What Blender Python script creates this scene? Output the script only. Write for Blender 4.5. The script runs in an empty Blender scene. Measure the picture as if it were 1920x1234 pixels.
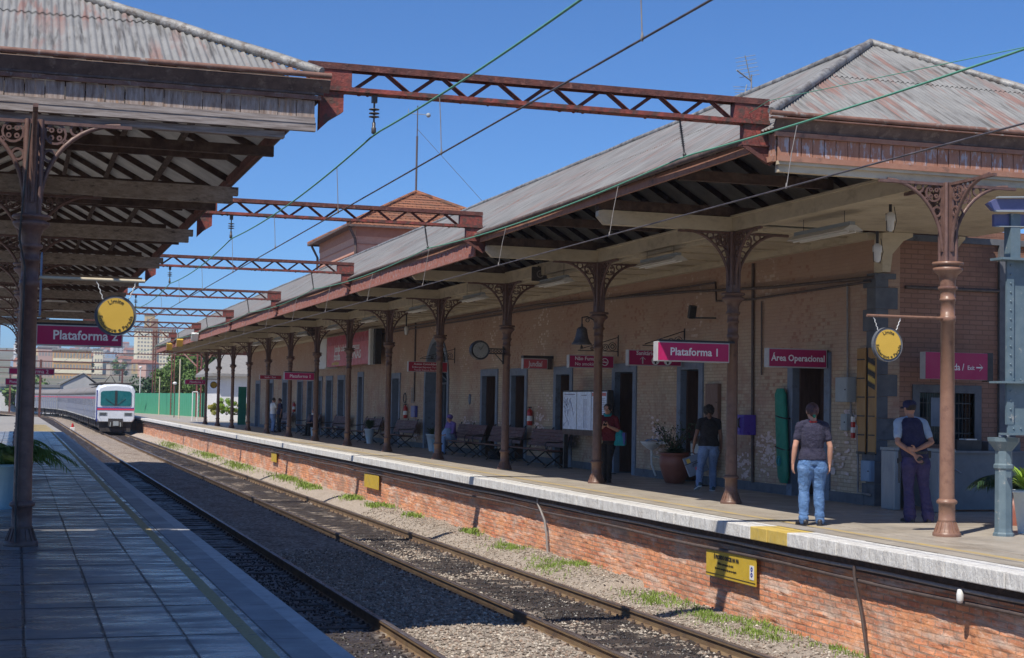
import bpy, math, random
from math import sin, cos, pi, radians, sqrt, atan2
from mathutils import Vector, Matrix, noise as mnoise
R = random.Random(7)
scene = bpy.context.scene
# ---------------------------------------------------------------- camera
CAM_H = 1.56
cam_d = bpy.data.cameras.new('camera')
cam = bpy.data.objects.new('camera', cam_d)
scene.collection.objects.link(cam)
cam_d.sensor_width = 36.0
cam_d.lens = 2907.64 / 1920 * 36.0
cam_d.clip_start = 0.05
cam_d.clip_end = 8000
_m = Matrix.Rotation(-0.30841, 4, 'Z') @ Matrix.Rotation(pi / 2 + 0.048605, 4, 'X') @ Matrix.Rotation(0.017721, 4, 'Z')
_m.translation = (0, 0, CAM_H)
cam.matrix_world = _m
cam_d.dof.use_dof = True
cam_d.dof.focus_distance = 24.0
cam_d.dof.aperture_fstop = 11.0
scene.camera = cam
# ---------------------------------------------------------------- light
SUN_TO = Vector((-0.535, -0.455, 1.0)).normalized()
SUN_EL = math.asin(SUN_TO.z)
SUN_AZ = atan2(SUN_TO.x, SUN_TO.y)
world = bpy.data.worlds.new("World")
scene.world = world
world.use_nodes = True
wn = world.node_tree
for n in list(wn.nodes): wn.nodes.remove(n)
sky = wn.nodes.new('ShaderNodeTexSky')
sky.sky_type = 'NISHITA'
sky.sun_disc = False
sky.sun_elevation = SUN_EL
sky.sun_rotation = SUN_AZ
sky.altitude = 700
sky.air_density = 0.85
sky.dust_density = 0.3
sky.ozone_density = 6.0
bg = wn.nodes.new('ShaderNodeBackground')
bg.inputs['Strength'].default_value = 0.13
wo = wn.nodes.new('ShaderNodeOutputWorld')
tint = wn.nodes.new('ShaderNodeMix'); tint.data_type = 'RGBA'; tint.blend_type = 'MULTIPLY'; tint.inputs[0].default_value = 1.0
tint.inputs[7].default_value = (.375, .575, .77, 1)
wn.links.new(sky.outputs[0], tint.inputs[6]); wn.links.new(tint.outputs[2], bg.inputs[0]); wn.links.new(bg.outputs[0], wo.inputs[0])
sun_d = bpy.data.lights.new('sun', 'SUN')
sun_d.energy = 4.2
sun_d.angle = radians(0.53)
sun_d.color = (1.0, 0.93, 0.82)
sun = bpy.data.objects.new('sun', sun_d)
sun.rotation_euler = SUN_TO.to_track_quat('Z', 'Y').to_euler()
sun.location = (-30, -30, 60)
scene.collection.objects.link(sun)
scene.view_settings.view_transform = 'Standard'
scene.view_settings.look = 'None'
scene.view_settings.exposure = 0.42
scene.view_settings.gamma = 1.0
scene.render.engine = 'CYCLES'
scene.cycles.max_bounces = 8
scene.cycles.diffuse_bounces = 4

# ---------------------------------------------------------------- mesh builder
class MB:
    def __init__(s): s.v = []; s.f = []; s.sm = []; s.st = []
    def add(s, vs, fs, smooth=False):
        o = len(s.v); s.st.append((o, len(s.f))); s.v += [tuple(v) for v in vs]
        s.f += [tuple(i + o for i in f) for f in fs]; s.sm += [smooth] * len(fs); return s
    def box(s, x0, x1, y0, y1, z0, z1):
        vs = [(x, y, z) for z in (z0, z1) for y in (y0, y1) for x in (x0, x1)]
        return s.add(vs, [(0, 2, 3, 1), (4, 5, 7, 6), (0, 1, 5, 4), (2, 6, 7, 3), (0, 4, 6, 2), (1, 3, 7, 5)])
    def obox(s, c, ax, ay, az, hx, hy, hz):
        c = Vector(c); vs = [c + ax * (hx * i) + ay * (hy * j) + az * (hz * k) for k in (-1, 1) for j in (-1, 1) for i in (-1, 1)]
        return s.add(vs, [(0, 2, 3, 1), (4, 5, 7, 6), (0, 1, 5, 4), (2, 6, 7, 3), (0, 4, 6, 2), (1, 3, 7, 5)])
    def beam(s, a, b, w, h, up=(0, 0, 1)):
        a = Vector(a); b = Vector(b); d = (b - a); L = d.length; d.normalize(); u = Vector(up)
        if abs(d.dot(u)) > .98: u = Vector((1, 0, 0))
        sx = d.cross(u).normalized(); uu = sx.cross(d)
        return s.obox((a + b) / 2, d, sx, uu, L / 2, w / 2, h / 2)
    def loft(s, rings, smooth=True, cap=True):
        n = len(rings[0]); vs = [p for r in rings for p in r]; fs = []
        for i in range(len(rings) - 1):
            for j in range(n):
                k = (j + 1) % n; fs.append((i * n + j, i * n + k, (i + 1) * n + k, (i + 1) * n + j))
        s.add(vs, fs, smooth)
        if cap:
            s.add(rings[0], [tuple(range(n))[::-1]]); s.add(rings[-1], [tuple(range(n))])
        return s
    def tube(s, pts, r, n=8, smooth=True, cap=True, flat=1.0, side=None):
        pts = [Vector(p) for p in pts]; rs = r if isinstance(r, (list, tuple)) else [r] * len(pts)
        rings = []; u = None
        for i, p in enumerate(pts):
            d = (pts[min(i + 1, len(pts) - 1)] - pts[max(i - 1, 0)]).normalized()
            if side is not None: u = Vector(side); u = (u - d * u.dot(d)).normalized()
            elif u is None:
                u = Vector((0, 0, 1)) if abs(d.z) < .9 else Vector((1, 0, 0)); u = (u - d * u.dot(d)).normalized()
            else: u = (u - d * u.dot(d)).normalized()
            w = d.cross(u); rings.append([p + (u * cos(2 * pi * k / n) + w * sin(2 * pi * k / n) * flat) * rs[i] for k in range(n)])
        return s.loft(rings, smooth, cap)
    def lathe(s, prof, n=20, c=(0, 0, 0), smooth=True, cap=True):
        c = Vector(c)
        return s.loft([[c + Vector((r * cos(2 * pi * k / n), r * sin(2 * pi * k / n), z)) for k in range(n)] for r, z in prof], smooth, cap)
    def ring(s, c, ax, ay, r0, r1, t, n=14, a0=0, a1=2 * pi):   # flat ring/arc band, thickness t along ax x ay
        c = Vector(c); ax = Vector(ax); ay = Vector(ay); az = ax.cross(ay); full = abs(a1 - a0 - 2 * pi) < 1e-6
        m = n if full else n + 1; rings = []
        for k in range(m):
            a = a0 + (a1 - a0) * k / n; d = ax * cos(a) + ay * sin(a)
            rings.append([c + d * r0 - az * t / 2, c + d * r1 - az * t / 2, c + d * r1 + az * t / 2, c + d * r0 + az * t / 2])
        if full: rings.append(rings[0])
        return s.loft(rings, False, not full)
    def prism(s, poly, ax, ay, c, t):
        c = Vector(c); ax = Vector(ax); ay = Vector(ay); az = ax.cross(ay); n = len(poly)
        a = [c + ax * x + ay * y - az * t / 2 for x, y in poly]; b = [p + az * t for p in a]
        return s.add(a + b, [tuple(range(n))[::-1], tuple(range(n, 2 * n))] + [(i, (i + 1) % n, n + (i + 1) % n, n + i) for i in range(n)])
    def sphere(s, c, r, n=10, m=7, sc=(1, 1, 1)):
        c = Vector(c); rings = []
        for i in range(m + 1):
            a = -pi / 2 + pi * i / m; rr = max(cos(a), .02) * r
            rings.append([c + Vector((rr * cos(2 * pi * k / n) * sc[0], rr * sin(2 * pi * k / n) * sc[1], r * sin(a) * sc[2])) for k in range(n)])
        return s.loft(rings)
    def build(s, name, mat, parent=None, local=False, bevel=0):
        me = bpy.data.meshes.new(name)
        off = Vector((0, 0, 0)) if (parent is None or local) else WORLD_LOC(parent)
        me.from_pydata([(v[0] - off.x, v[1] - off.y, v[2] - off.z) for v in s.v], [], s.f)
        me.polygons.foreach_set('use_smooth', s.sm)
        me.materials.append(mat)
        o = bpy.data.objects.new(name, me); scene.collection.objects.link(o)
        if parent is not None: o.parent = parent
        if bevel:
            b = o.modifiers.new('bevel', 'BEVEL'); b.width = bevel; b.segments = 2; b.limit_method = 'ANGLE'
        return o
def build_each(mb, name, mat, parent, limit=100, **k):
    """one object per added piece; past `limit` the rest is one stuff part"""
    b = mb.st + [(len(mb.v), len(mb.f))]; rest = MB()
    for i in range(len(mb.st)):
        v0, f0 = b[i]; v1, f1 = b[i + 1]; fs = [tuple(j - v0 for j in f) for f in mb.f[f0:f1]]
        if i < limit: MB().add(mb.v[v0:v1], fs).build(name, mat, parent, **k)
        else: rest.add(mb.v[v0:v1], fs)
    if rest.v: tag(rest.build(name + 's', mat, parent), kind='stuff')
def WORLD_LOC(o):
    l = Vector(o.location)
    while o.parent: o = o.parent; l = l + Vector(o.location)
    return l
def tag(o, label=None, cat=None, group=None, kind=None):
    if label: o['label'] = label
    if cat: o['category'] = cat
    if group: o['group'] = group
    if kind: o['kind'] = kind
    return o
def thing(name, loc, label, cat, group=None, rz=0, kind=None):
    o = bpy.data.objects.new(name, None); scene.collection.objects.link(o)
    o.location = loc; o.rotation_euler = (0, 0, rz); o.empty_display_size = .2
    return tag(o, label, cat, group, kind)
def dup(root, loc, label=None, rz=None):
    def cp(o, par):
        c = o.copy(); scene.collection.objects.link(c)
        if par is not None: c.parent = par
        for ch in list(o.children): kids.append((ch, c))
        return c
    kids = []; r = cp(root, None); r.location = loc
    if rz is not None: r.rotation_euler = (0, 0, rz)
    if label: r['label'] = label
    while kids:
        ch, par = kids.pop(0); cp(ch, par)
    return r
def text(s, size, loc, mat, parent, name='lettering', ax='x', depth=.004, align='CENTER', rot=None, sx=1.0, arc=None, bold=0.0):
    cu = bpy.data.curves.new('t', 'FONT'); cu.body = s; cu.size = size; cu.align_x = align; cu.align_y = 'CENTER'
    cu.extrude = depth / 2; cu.resolution_u = 2; cu.offset = bold * size * 1.7
    o = bpy.data.objects.new('t', cu); scene.collection.objects.link(o)
    dg = bpy.context.evaluated_depsgraph_get(); dg.update()
    me = bpy.data.meshes.new_from_object(o.evaluated_get(dg)); bpy.data.objects.remove(o)
    for v in me.vertices:
        x, y, z = v.co.x * sx, v.co.y, v.co.z
        if arc:
            rad, mid, sgn = arc
            if sgn > 0: a = mid - x / rad; rr = rad + y
            else: a = mid + x / rad; rr = rad - y
            x, y = rr * cos(a), rr * sin(a)
        v.co = (x, y, z)
    rr = rot or {'x': (pi / 2, 0, 0), 'y': (pi / 2, 0, -pi / 2)}[ax]
    me.transform(Matrix.LocRotScale(Vector(loc) - (WORLD_LOC(parent) if parent else Vector()), __import__('mathutils').Euler(rr), None))
    me.materials.clear(); me.materials.append(mat)
    t = bpy.data.objects.new(name, me); scene.collection.objects.link(t)
    if parent: t.parent = parent
    return t

# ---------------------------------------------------------------- materials
def newmat(name):
    m = bpy.data.materials.new(name); m.use_nodes = True; nt = m.node_tree
    return m, nt, nt.nodes['Principled BSDF']
def N(nt, typ, **kw):
    n = nt.nodes.new(typ)
    for k, v in kw.items():
        if k.startswith('i_'):
            n.inputs[k[2:].replace('_', ' ')].default_value = v
        else: setattr(n, k, v)
    return n
def coords(nt, scale=(1, 1, 1), src='Object', xy=False):
    tc = N(nt, 'ShaderNodeTexCoord'); out = tc.outputs[src]
    if xy:   # walls: (x+y, z)
        sp = N(nt, 'ShaderNodeSeparateXYZ'); nt.links.new(out, sp.inputs[0])
        ad = N(nt, 'ShaderNodeMath', operation='ADD'); nt.links.new(sp.outputs[0], ad.inputs[0]); nt.links.new(sp.outputs[1], ad.inputs[1])
        cb = N(nt, 'ShaderNodeCombineXYZ'); nt.links.new(ad.outputs[0], cb.inputs[0]); nt.links.new(sp.outputs[2], cb.inputs[1]); out = cb.outputs[0]
    mp = N(nt, 'ShaderNodeMapping'); mp.inputs['Scale'].default_value = scale; nt.links.new(out, mp.inputs[0])
    return mp.outputs[0]
def noisef(nt, co, scale, detail=4, rough=.6, lo=.35, hi=.65):
    n = N(nt, 'ShaderNodeTexNoise'); n.inputs['Scale'].default_value = scale; n.inputs['Detail'].default_value = detail
    n.inputs['Roughness'].default_value = rough; nt.links.new(co, n.inputs['Vector'])
    r = N(nt, 'ShaderNodeMapRange'); r.inputs[1].default_value = lo; r.inputs[2].default_value = hi; nt.links.new(n.outputs[0], r.inputs[0])
    return r.outputs[0]
def mixc(nt, fac, a, b, mode='MIX'):
    m = N(nt, 'ShaderNodeMix', data_type='RGBA', blend_type=mode)
    for sock, val in ((0, fac), (6, a), (7, b)):
        if hasattr(val, 'is_output'): nt.links.new(val, m.inputs[sock])
        elif sock == 0: m.inputs[0].default_value = val
        else: m.inputs[sock].default_value = (*val, 1)
    return m.outputs[2]
def mathn(nt, op, a, b=None, clamp=False):
    m = N(nt, 'ShaderNodeMath', operation=op); m.use_clamp = clamp
    for i, x in enumerate((a, b)):
        if x is None: continue
        if hasattr(x, 'is_output'): nt.links.new(x, m.inputs[i])
        else: m.inputs[i].default_value = x
    return m.outputs[0]
def bump(nt, bs, h, strength=.5, dist=.01, prev=None):
    b = N(nt, 'ShaderNodeBump'); b.inputs['Strength'].default_value = strength; b.inputs['Distance'].default_value = dist
    nt.links.new(h, b.inputs['Height'])
    if prev is not None: nt.links.new(prev, b.inputs['Normal'])
    nt.links.new(b.outputs[0], bs.inputs['Normal']); return b.outputs[0]
def mat(name, c, c2=None, rough=.7, metal=0, scale=6, stretch=(1, 1, 1), c3=None, s3=2, bmp=.3, bd=.004, lo=.35, hi=.65, lo3=.55, hi3=.7, spec=None, emis=None):
    m, nt, bs = newmat(name)
    co = coords(nt, stretch)
    out = None
    if c2:
        out = mixc(nt, noisef(nt, co, scale, 6, .65, lo, hi), c, c2)
        if c3: out = mixc(nt, noisef(nt, coords(nt, stretch), s3, 5, .7, lo3, hi3), out, c3)
        nt.links.new(out, bs.inputs['Base Color'])
        if bmp: bump(nt, bs, noisef(nt, co, scale * 2.5, 5, .7, .2, .8), bmp, bd)
        rr = N(nt, 'ShaderNodeMapRange'); rr.inputs[3].default_value = max(rough - .12, .03); rr.inputs[4].default_value = min(rough + .12, 1)
        nt.links.new(noisef(nt, co, scale * 1.7), rr.inputs[0]); nt.links.new(rr.outputs[0], bs.inputs['Roughness'])
    else:
        bs.inputs['Base Color'].default_value = (*c, 1); bs.inputs['Roughness'].default_value = rough
    bs.inputs['Metallic'].default_value = metal
    if spec is not None: bs.inputs['Specular IOR Level'].default_value = spec
    if emis: bs.inputs['Emission Color'].default_value = (*emis[0], 1); bs.inputs['Emission Strength'].default_value = emis[1]
    return m
def brickmat(name, bw, bh, mort, c1, c2, cm, mortar_size=.012, patches=(), rough=.9, bmp=.6, bd=.012, zgrad=None, broken=0, spots=()):
    m, nt, bs = newmat(name)
    co = coords(nt, xy=True)
    if broken:
        w = N(nt, 'ShaderNodeTexNoise'); w.inputs['Scale'].default_value = 5; nt.links.new(co, w.inputs['Vector'])
        vm = N(nt, 'ShaderNodeVectorMath', operation='SCALE'); vm.inputs['Scale'].default_value = broken; nt.links.new(w.outputs[1], vm.inputs[0])
        va = N(nt, 'ShaderNodeVectorMath', operation='ADD'); nt.links.new(co, va.inputs[0]); nt.links.new(vm.outputs[0], va.inputs[1]); cb = va.outputs[0]
    else: cb = co
    b = N(nt, 'ShaderNodeTexBrick'); nt.links.new(cb, b.inputs['Vector'])
    b.inputs['Scale'].default_value = 1; b.inputs['Brick Width'].default_value = bw; b.inputs['Row Height'].default_value = bh
    b.inputs['Mortar Size'].default_value = mortar_size; b.inputs['Mortar Smooth'].default_value = .3; b.inputs['Bias'].default_value = 0
    b.inputs['Color1'].default_value = (*c1, 1); b.inputs['Color2'].default_value = (*c2, 1); b.inputs['Mortar'].default_value = (*cm, 1)
    out = b.outputs[0]
    for (col, sc, lo, hi, st) in patches:
        cc = coords(nt, st, xy=True); f = noisef(nt, cc, sc, 6, .7, lo, hi); out = mixc(nt, f, out, col)
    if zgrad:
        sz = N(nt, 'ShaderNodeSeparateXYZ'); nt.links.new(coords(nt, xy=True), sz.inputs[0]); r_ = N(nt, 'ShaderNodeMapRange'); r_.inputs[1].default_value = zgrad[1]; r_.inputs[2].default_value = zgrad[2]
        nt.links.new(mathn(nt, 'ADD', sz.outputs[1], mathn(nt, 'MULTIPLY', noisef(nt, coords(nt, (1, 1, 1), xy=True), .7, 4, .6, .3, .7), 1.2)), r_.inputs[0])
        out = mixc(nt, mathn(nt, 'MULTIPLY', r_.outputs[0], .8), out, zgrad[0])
    if spots:
        b2 = N(nt, 'ShaderNodeTexBrick'); nt.links.new(cb, b2.inputs['Vector'])
        for k_, v_ in (('Scale', 1), ('Brick Width', bw * .5), ('Row Height', bh), ('Mortar Size', .004), ('Bias', 0)): b2.inputs[k_].default_value = v_
        b2.inputs['Color1'].default_value = (0, 0, 0, 1); b2.inputs['Color2'].default_value = (1, 1, 1, 1); b2.inputs['Mortar'].default_value = (0, 0, 0, 1)
        for (col, th, sc, lo, hi) in spots:
            reg = noisef(nt, coords(nt, xy=True), sc, 3, .6, lo, hi); thr = mathn(nt, 'GREATER_THAN', mathn(nt, 'ADD', b2.outputs[0], mathn(nt, 'MULTIPLY', noisef(nt, co, 9, 2, .5, .2, .8), .3)), th)
            out = mixc(nt, mathn(nt, 'MULTIPLY', mathn(nt, 'MULTIPLY', reg, thr), .8), out, col)
    fine = noisef(nt, co, 60, 3, .7, .3, .7)
    out = mixc(nt, mathn(nt, 'MULTIPLY', fine, .25), out, (c1[0] * .4, c1[1] * .4, c1[2] * .4))
    nt.links.new(out, bs.inputs['Base Color']); bs.inputs['Roughness'].default_value = rough
    h = mathn(nt, 'SUBTRACT', mathn(nt, 'MULTIPLY', noisef(nt, co, 14, 6, .75, .2, .8), .6), b.outputs['Fac'])
    bump(nt, bs, h, bmp, bd)
    return m
M = {}
M['iron_shaded'] = mat('painted_iron_tan_shaded', (.135, .072, .052), (.18, .10, .072), .45, 0, 9, c3=(.09, .048, .038), s3=5, bmp=.2)  # column tan darkened to put the canopy shade into the colour
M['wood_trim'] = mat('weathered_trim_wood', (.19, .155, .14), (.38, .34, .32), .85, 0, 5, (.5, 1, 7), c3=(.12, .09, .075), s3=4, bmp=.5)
M['iron'] = mat('painted_iron_brown_shaded', (.11, .062, .053), (.18, .105, .088), .5, 0, 9, c3=(.22, .125, .10), s3=5, lo3=.6, hi3=.72, bmp=.25)  # left column's brown; also the shade-darkened upper posts and brackets
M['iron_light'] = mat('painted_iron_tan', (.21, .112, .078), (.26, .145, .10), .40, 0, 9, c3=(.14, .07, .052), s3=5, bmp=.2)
M['red'] = mat('red_steel', (.14, .04, .034), (.33, .072, .055), .7, 0, 6, c3=(.10, .055, .045), s3=8, lo3=.48, hi3=.58, bmp=.8, bd=.012)
M['red_dark'] = mat('red_steel_rusty', (.075, .03, .026), (.17, .055, .043), .75, 0, 9, c3=(.27, .12, .09), s3=13, lo3=.58, hi3=.68, bmp=.8, bd=.012)
M['wood_grey'] = mat('weathered_wood', (.20, .145, .115), (.43, .36, .32), .85, 0, 5, (6, 6, 1), c3=(.42, .26, .16), s3=4, bmp=.5)
M['wood_dark'] = mat('dark_timber', (.045, .027, .022), (.11, .07, .055), .9, 0, 6, c3=(.12, .09, .07), s3=3, bmp=.4)
M['wood_beamL'] = mat('grey_timber_beam', (.22, .175, .14), (.40, .34, .29), .9, 0, 6, (1.5, .5, 4), c3=(.05, .035, .03), s3=3, bmp=.4)
M['cream'] = mat('dirty_cream_paint', (.52, .445, .32), (.60, .52, .38), .7, 0, 2.5, (1, 1, 2), c3=(.36, .30, .21), s3=2.2, lo3=.5, hi3=.75, bmp=.2)
M['fascia'] = mat('peeling_red_board', (.28, .095, .07), (.37, .15, .11), .85, 0, 7, (3, 3, .8), c3=(.36, .32, .33), s3=9, lo3=.54, hi3=.62, bmp=.6)
M['fascia_tan'] = mat('peeling_tan_board', (.33, .16, .105), (.40, .21, .145), .85, 0, 6, (3, 3, .8), c3=(.42, .39, .42), s3=7, lo3=.53, hi3=.62, bmp=.6)
M['fascia_trim'] = mat('tan_trim', (.32, .15, .10), (.38, .20, .14), .8, 0, 6, c3=(.16, .10, .08), s3=5, bmp=.4)
def corr(name, sa, sb):
    m, nt, bs = newmat(name)
    co = coords(nt, (1, 1, 1)); st = coords(nt, (1.0, 1.0, .25))
    base = mixc(nt, noisef(nt, co, 1.1, 6, .7, .3, .7), (.17, .17, .17), (.27, .27, .265))
    base = mixc(nt, noisef(nt, coords(nt, (sa, sb, .6)), 1.2, 4, .7, .6, .8), base, (.24, .20, .165))
    rust = mathn(nt, 'MULTIPLY', noisef(nt, coords(nt, (sa * .8, sb * .8, .4)), 1.0, 4, .6, .52, .60), noisef(nt, co, .5, 3, .6, .44, .58))
    base = mixc(nt, mathn(nt, 'MULTIPLY', rust, .6), base, (.23, .085, .055))
    base = mixc(nt, noisef(nt, coords(nt, (sa * 1.3, sb * 1.3, .8)), 1.3, 3, .6, .52, .7), base, (.10, .095, .09))
    gb = N(nt, 'ShaderNodeNewGeometry'); base = mixc(nt, gb.outputs['Backfacing'], base, mixc(nt, noisef(nt, co, 3, 4, .6, .35, .65), (.50, .48, .45), (.66, .64, .60)))  # paler underside: cleaner zinc, raised to imitate light bounced off the ground
    nt.links.new(base, bs.inputs['Base Color']); bs.inputs['Roughness'].default_value = .62; bs.inputs['Metallic'].default_value = .0
    bump(nt, bs, noisef(nt, co, 25, 4, .7), .15, .004); return m
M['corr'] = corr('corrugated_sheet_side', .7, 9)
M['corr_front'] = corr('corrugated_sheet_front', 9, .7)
M['cap'] = mat('ridge_cap_metal', (.20, .195, .185), (.34, .335, .325), .5, .1, 4, c3=(.13, .11, .095), s3=7, lo3=.48, hi3=.62, bmp=.7, bd=.02)
M['gutter'] = mat('rusty_gutter', (.15, .075, .055), (.24, .13, .10), .75, 0, 6, c3=(.30, .28, .26), s3=9, bmp=.5)
M['gutter_dark'] = mat('dark_gutter', (.075, .052, .05), (.15, .105, .09), .8, 0, 5, c3=(.22, .17, .14), s3=9, bmp=.5)
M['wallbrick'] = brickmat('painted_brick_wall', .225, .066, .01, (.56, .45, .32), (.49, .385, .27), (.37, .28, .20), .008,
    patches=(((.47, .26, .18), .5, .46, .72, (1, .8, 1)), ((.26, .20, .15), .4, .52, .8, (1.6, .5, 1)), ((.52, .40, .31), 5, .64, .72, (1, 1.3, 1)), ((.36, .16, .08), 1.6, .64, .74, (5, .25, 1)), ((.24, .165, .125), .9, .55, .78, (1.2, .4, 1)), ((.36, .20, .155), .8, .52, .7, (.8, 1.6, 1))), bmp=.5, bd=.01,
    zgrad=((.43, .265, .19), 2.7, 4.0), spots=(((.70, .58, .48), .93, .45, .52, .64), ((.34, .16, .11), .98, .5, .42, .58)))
M['wallbrick_side'] = brickmat('red_brick_side_wall', .25, .082, .01, (.34, .19, .14), (.29, .155, .11), (.20, .115, .085), .009,
    patches=(((.24, .12, .08), .8, .5, .75, (1, 1, 1)), ((.10, .055, .045), .5, .52, .75, (1, .6, 1))), bmp=.45, bd=.01)
M['retbrick'] = brickmat('eroded_brick', .26, .078, .012, (.82, .34, .17), (.64, .21, .11), (.38, .24, .17), .012,
    patches=(((.85, .38, .18), 1.3, .47, .62, (1, 1, 1)), ((.80, .62, .50), 2.0, .50, .66, (.5, 2.6, 1)), ((.25, .10, .06), 3.0, .60, .70, (.35, 4.5, 1)), ((.50, .40, .33), .9, .52, .68, (1, 1.6, 1)), ((.80, .56, .42), 9, .56, .66, (1, 2.6, 1)), ((.75, .66, .60), 5, .66, .72, (1, 1.5, 1)), ((.17, .085, .06), 4, .60, .72, (1, 2.5, 1)), ((.36, .25, .19), .5, .50, .74, (1, 1.2, 1)), ((.80, .70, .62), .7, .62, .72, (1, 2.5, 1))), bmp=.9, bd=.018, broken=.010)
M['plaster_pink'] = mat('peeled_pink_plaster', (.60, .46, .43), (.72, .60, .56), .9, 0, 8, c3=(.44, .28, .22), s3=9, bmp=.4)
M['bluegrey'] = mat('blue_grey_paint', (.15, .185, .24), (.195, .23, .29), .75, 0, 3, c3=(.11, .12, .145), s3=5, bmp=.15)
M['bluegrey_dark'] = mat('dark_blue_grey_stone', (.095, .105, .125), (.135, .145, .165), .8, 0, 4, c3=(.07, .075, .09), s3=3, bmp=.2)
M['door'] = mat('dark_door_wood', (.06, .03, .022), (.10, .055, .042), .6, 0, 5, (3, 3, .5), bmp=.2)
M['door_brown'] = mat('brown_door_wood', (.16, .085, .06), (.20, .115, .085), .6, 0, 5, (3, 3, .5), bmp=.2)
M['dark'] = mat('dark_interior', (.018, .017, .018), rough=.9)
M['glass_dark'] = mat('dark_glass', (.03, .045, .06), rough=.12)
M['coping'] = mat('coping_concrete', (.58, .56, .53), (.76, .75, .72), .85, 0, 3.5, (2, 2, .8), c3=(.38, .36, .32), s3=2.6, lo3=.58, hi3=.72, bmp=.9, bd=.022)
M['coping_yellow'] = mat('yellow_coping', (.52, .36, .07), (.60, .44, .12), .8, 0, 7, c3=(.35, .27, .12), s3=6, bmp=.3)
M['dark_course'] = mat('dark_brick_course', (.055, .04, .035), (.115, .075, .06), .9, 0, 9, c3=(.18, .11, .08), s3=5, bmp=.8, bd=.02)  # darker than the brick face; also used for the left platform base
def tilemat(name, ca, cb, cj, bw, bh, off, rough, patch=None, ms=.006, rot=True, wet=False, offset=0.0, sc3=1.1):
    m, nt, bs = newmat(name)
    tc = N(nt, 'ShaderNodeTexCoord'); mp = N(nt, 'ShaderNodeMapping'); mp.inputs['Location'].default_value = off
    nt.links.new(tc.outputs['Object'], mp.inputs[0])
    b = N(nt, 'ShaderNodeTexBrick', offset=offset); nt.links.new(mp.outputs[0], b.inputs['Vector']); b.inputs['Scale'].default_value = 1
    b.inputs['Brick Width'].default_value = bw; b.inputs['Row Height'].default_value = bh; b.inputs['Mortar Size'].default_value = ms; b.inputs['Mortar Smooth'].default_value = .1
    b.inputs['Color1'].default_value = (*ca, 1); b.inputs['Color2'].default_value = (*cb, 1); b.inputs['Mortar'].default_value = (*cj, 1)
    co = coords(nt); out = mixc(nt, mathn(nt, 'MULTIPLY', noisef(nt, co, 3.2, 6, .65, .3, .7), .5), b.outputs[0], (ca[0] * .55, ca[1] * .55, ca[2] * .55))
    out = mixc(nt, mathn(nt, 'MULTIPLY', noisef(nt, coords(nt), 120, 2, .6, .4, .7), .3), out, (cb[0] * 1.35, cb[1] * 1.35, cb[2] * 1.35))
    if patch: out = mixc(nt, noisef(nt, coords(nt, (1, .6, 1)), sc3, 5, .7, .5, .7), out, patch)
    nt.links.new(out, bs.inputs['Base Color'])
    rr = N(nt, 'ShaderNodeMapRange'); rr.inputs[3].default_value = rough - .2; rr.inputs[4].default_value = rough + .15
    nt.links.new(noisef(nt, coords(nt, (.6, 2.0, 1)) if wet else co, 1.6 if wet else 1.3, 5, .7, .38, .62), rr.inputs[0]); nt.links.new(rr.outputs[0], bs.inputs['Roughness'])
    h = mathn(nt, 'SUBTRACT', mathn(nt, 'MULTIPLY', noisef(nt, co, 40, 4, .7), .25), b.outputs['Fac'])
    bump(nt, bs, h, .45, .006); return m
M['tileP2'] = tilemat('grey_platform_slab', (.15, .15, .155), (.36, .36, .365), (.03, .03, .035), .505, 1.5, (-.095, .02, 0), .36, ms=.014, wet=True, patch=(.12, .115, .11), sc3=1.6)
M['tileGran'] = tilemat('granite_strip', (.27, .265, .27), (.34, .335, .34), (.07, .07, .075), 5, .86, (.5, .1, 0), .6, ms=.008)
M['bandP2'] = mat('smooth_edge_band', (.36, .36, .365), (.46, .46, .465), .55, 0, 4, c3=(.26, .25, .25), s3=6, bmp=.2)
M['yellowP2'] = mat('worn_yellow_line', (.36, .29, .15), (.42, .33, .16), .7, 0, 14, c3=(.16, .15, .13), s3=9, bmp=.1)
M['tileP1'] = tilemat('worn_platform_floor', (.40, .355, .295), (.43, .385, .325), (.33, .285, .23), 6, 3.1, (0, 0, 0), .52, patch=(.31, .265, .21), ms=.01, offset=.5)
M['yellowP1'] = mat('faded_yellow_line', (.50, .36, .13), (.42, .33, .18), .7, 0, 7, (1, .4, 1), c3=(.36, .31, .24), s3=5, lo3=.52, hi3=.66, bmp=.1)
M['steel'] = mat('polished_railhead', (.16, .12, .11), (.30, .26, .25), .35, .6, 12, (1, .2, 1), bmp=.1)
M['rail'] = mat('rusty_rail_web', (.14, .085, .05), (.21, .145, .08), .8, .0, 10, (1, .3, 1), c3=(.09, .06, .045), s3=6, bmp=.4)
M['sleeper'] = mat('oily_sleeper', (.028, .022, .022), (.065, .05, .043), .6, 0, 9, c3=(.10, .075, .06), s3=5, bmp=.7, bd=.01)
M['spike'] = mat('rusty_clip', (.05, .035, .03), (.10, .065, .05), .8, 0, 30)
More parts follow.
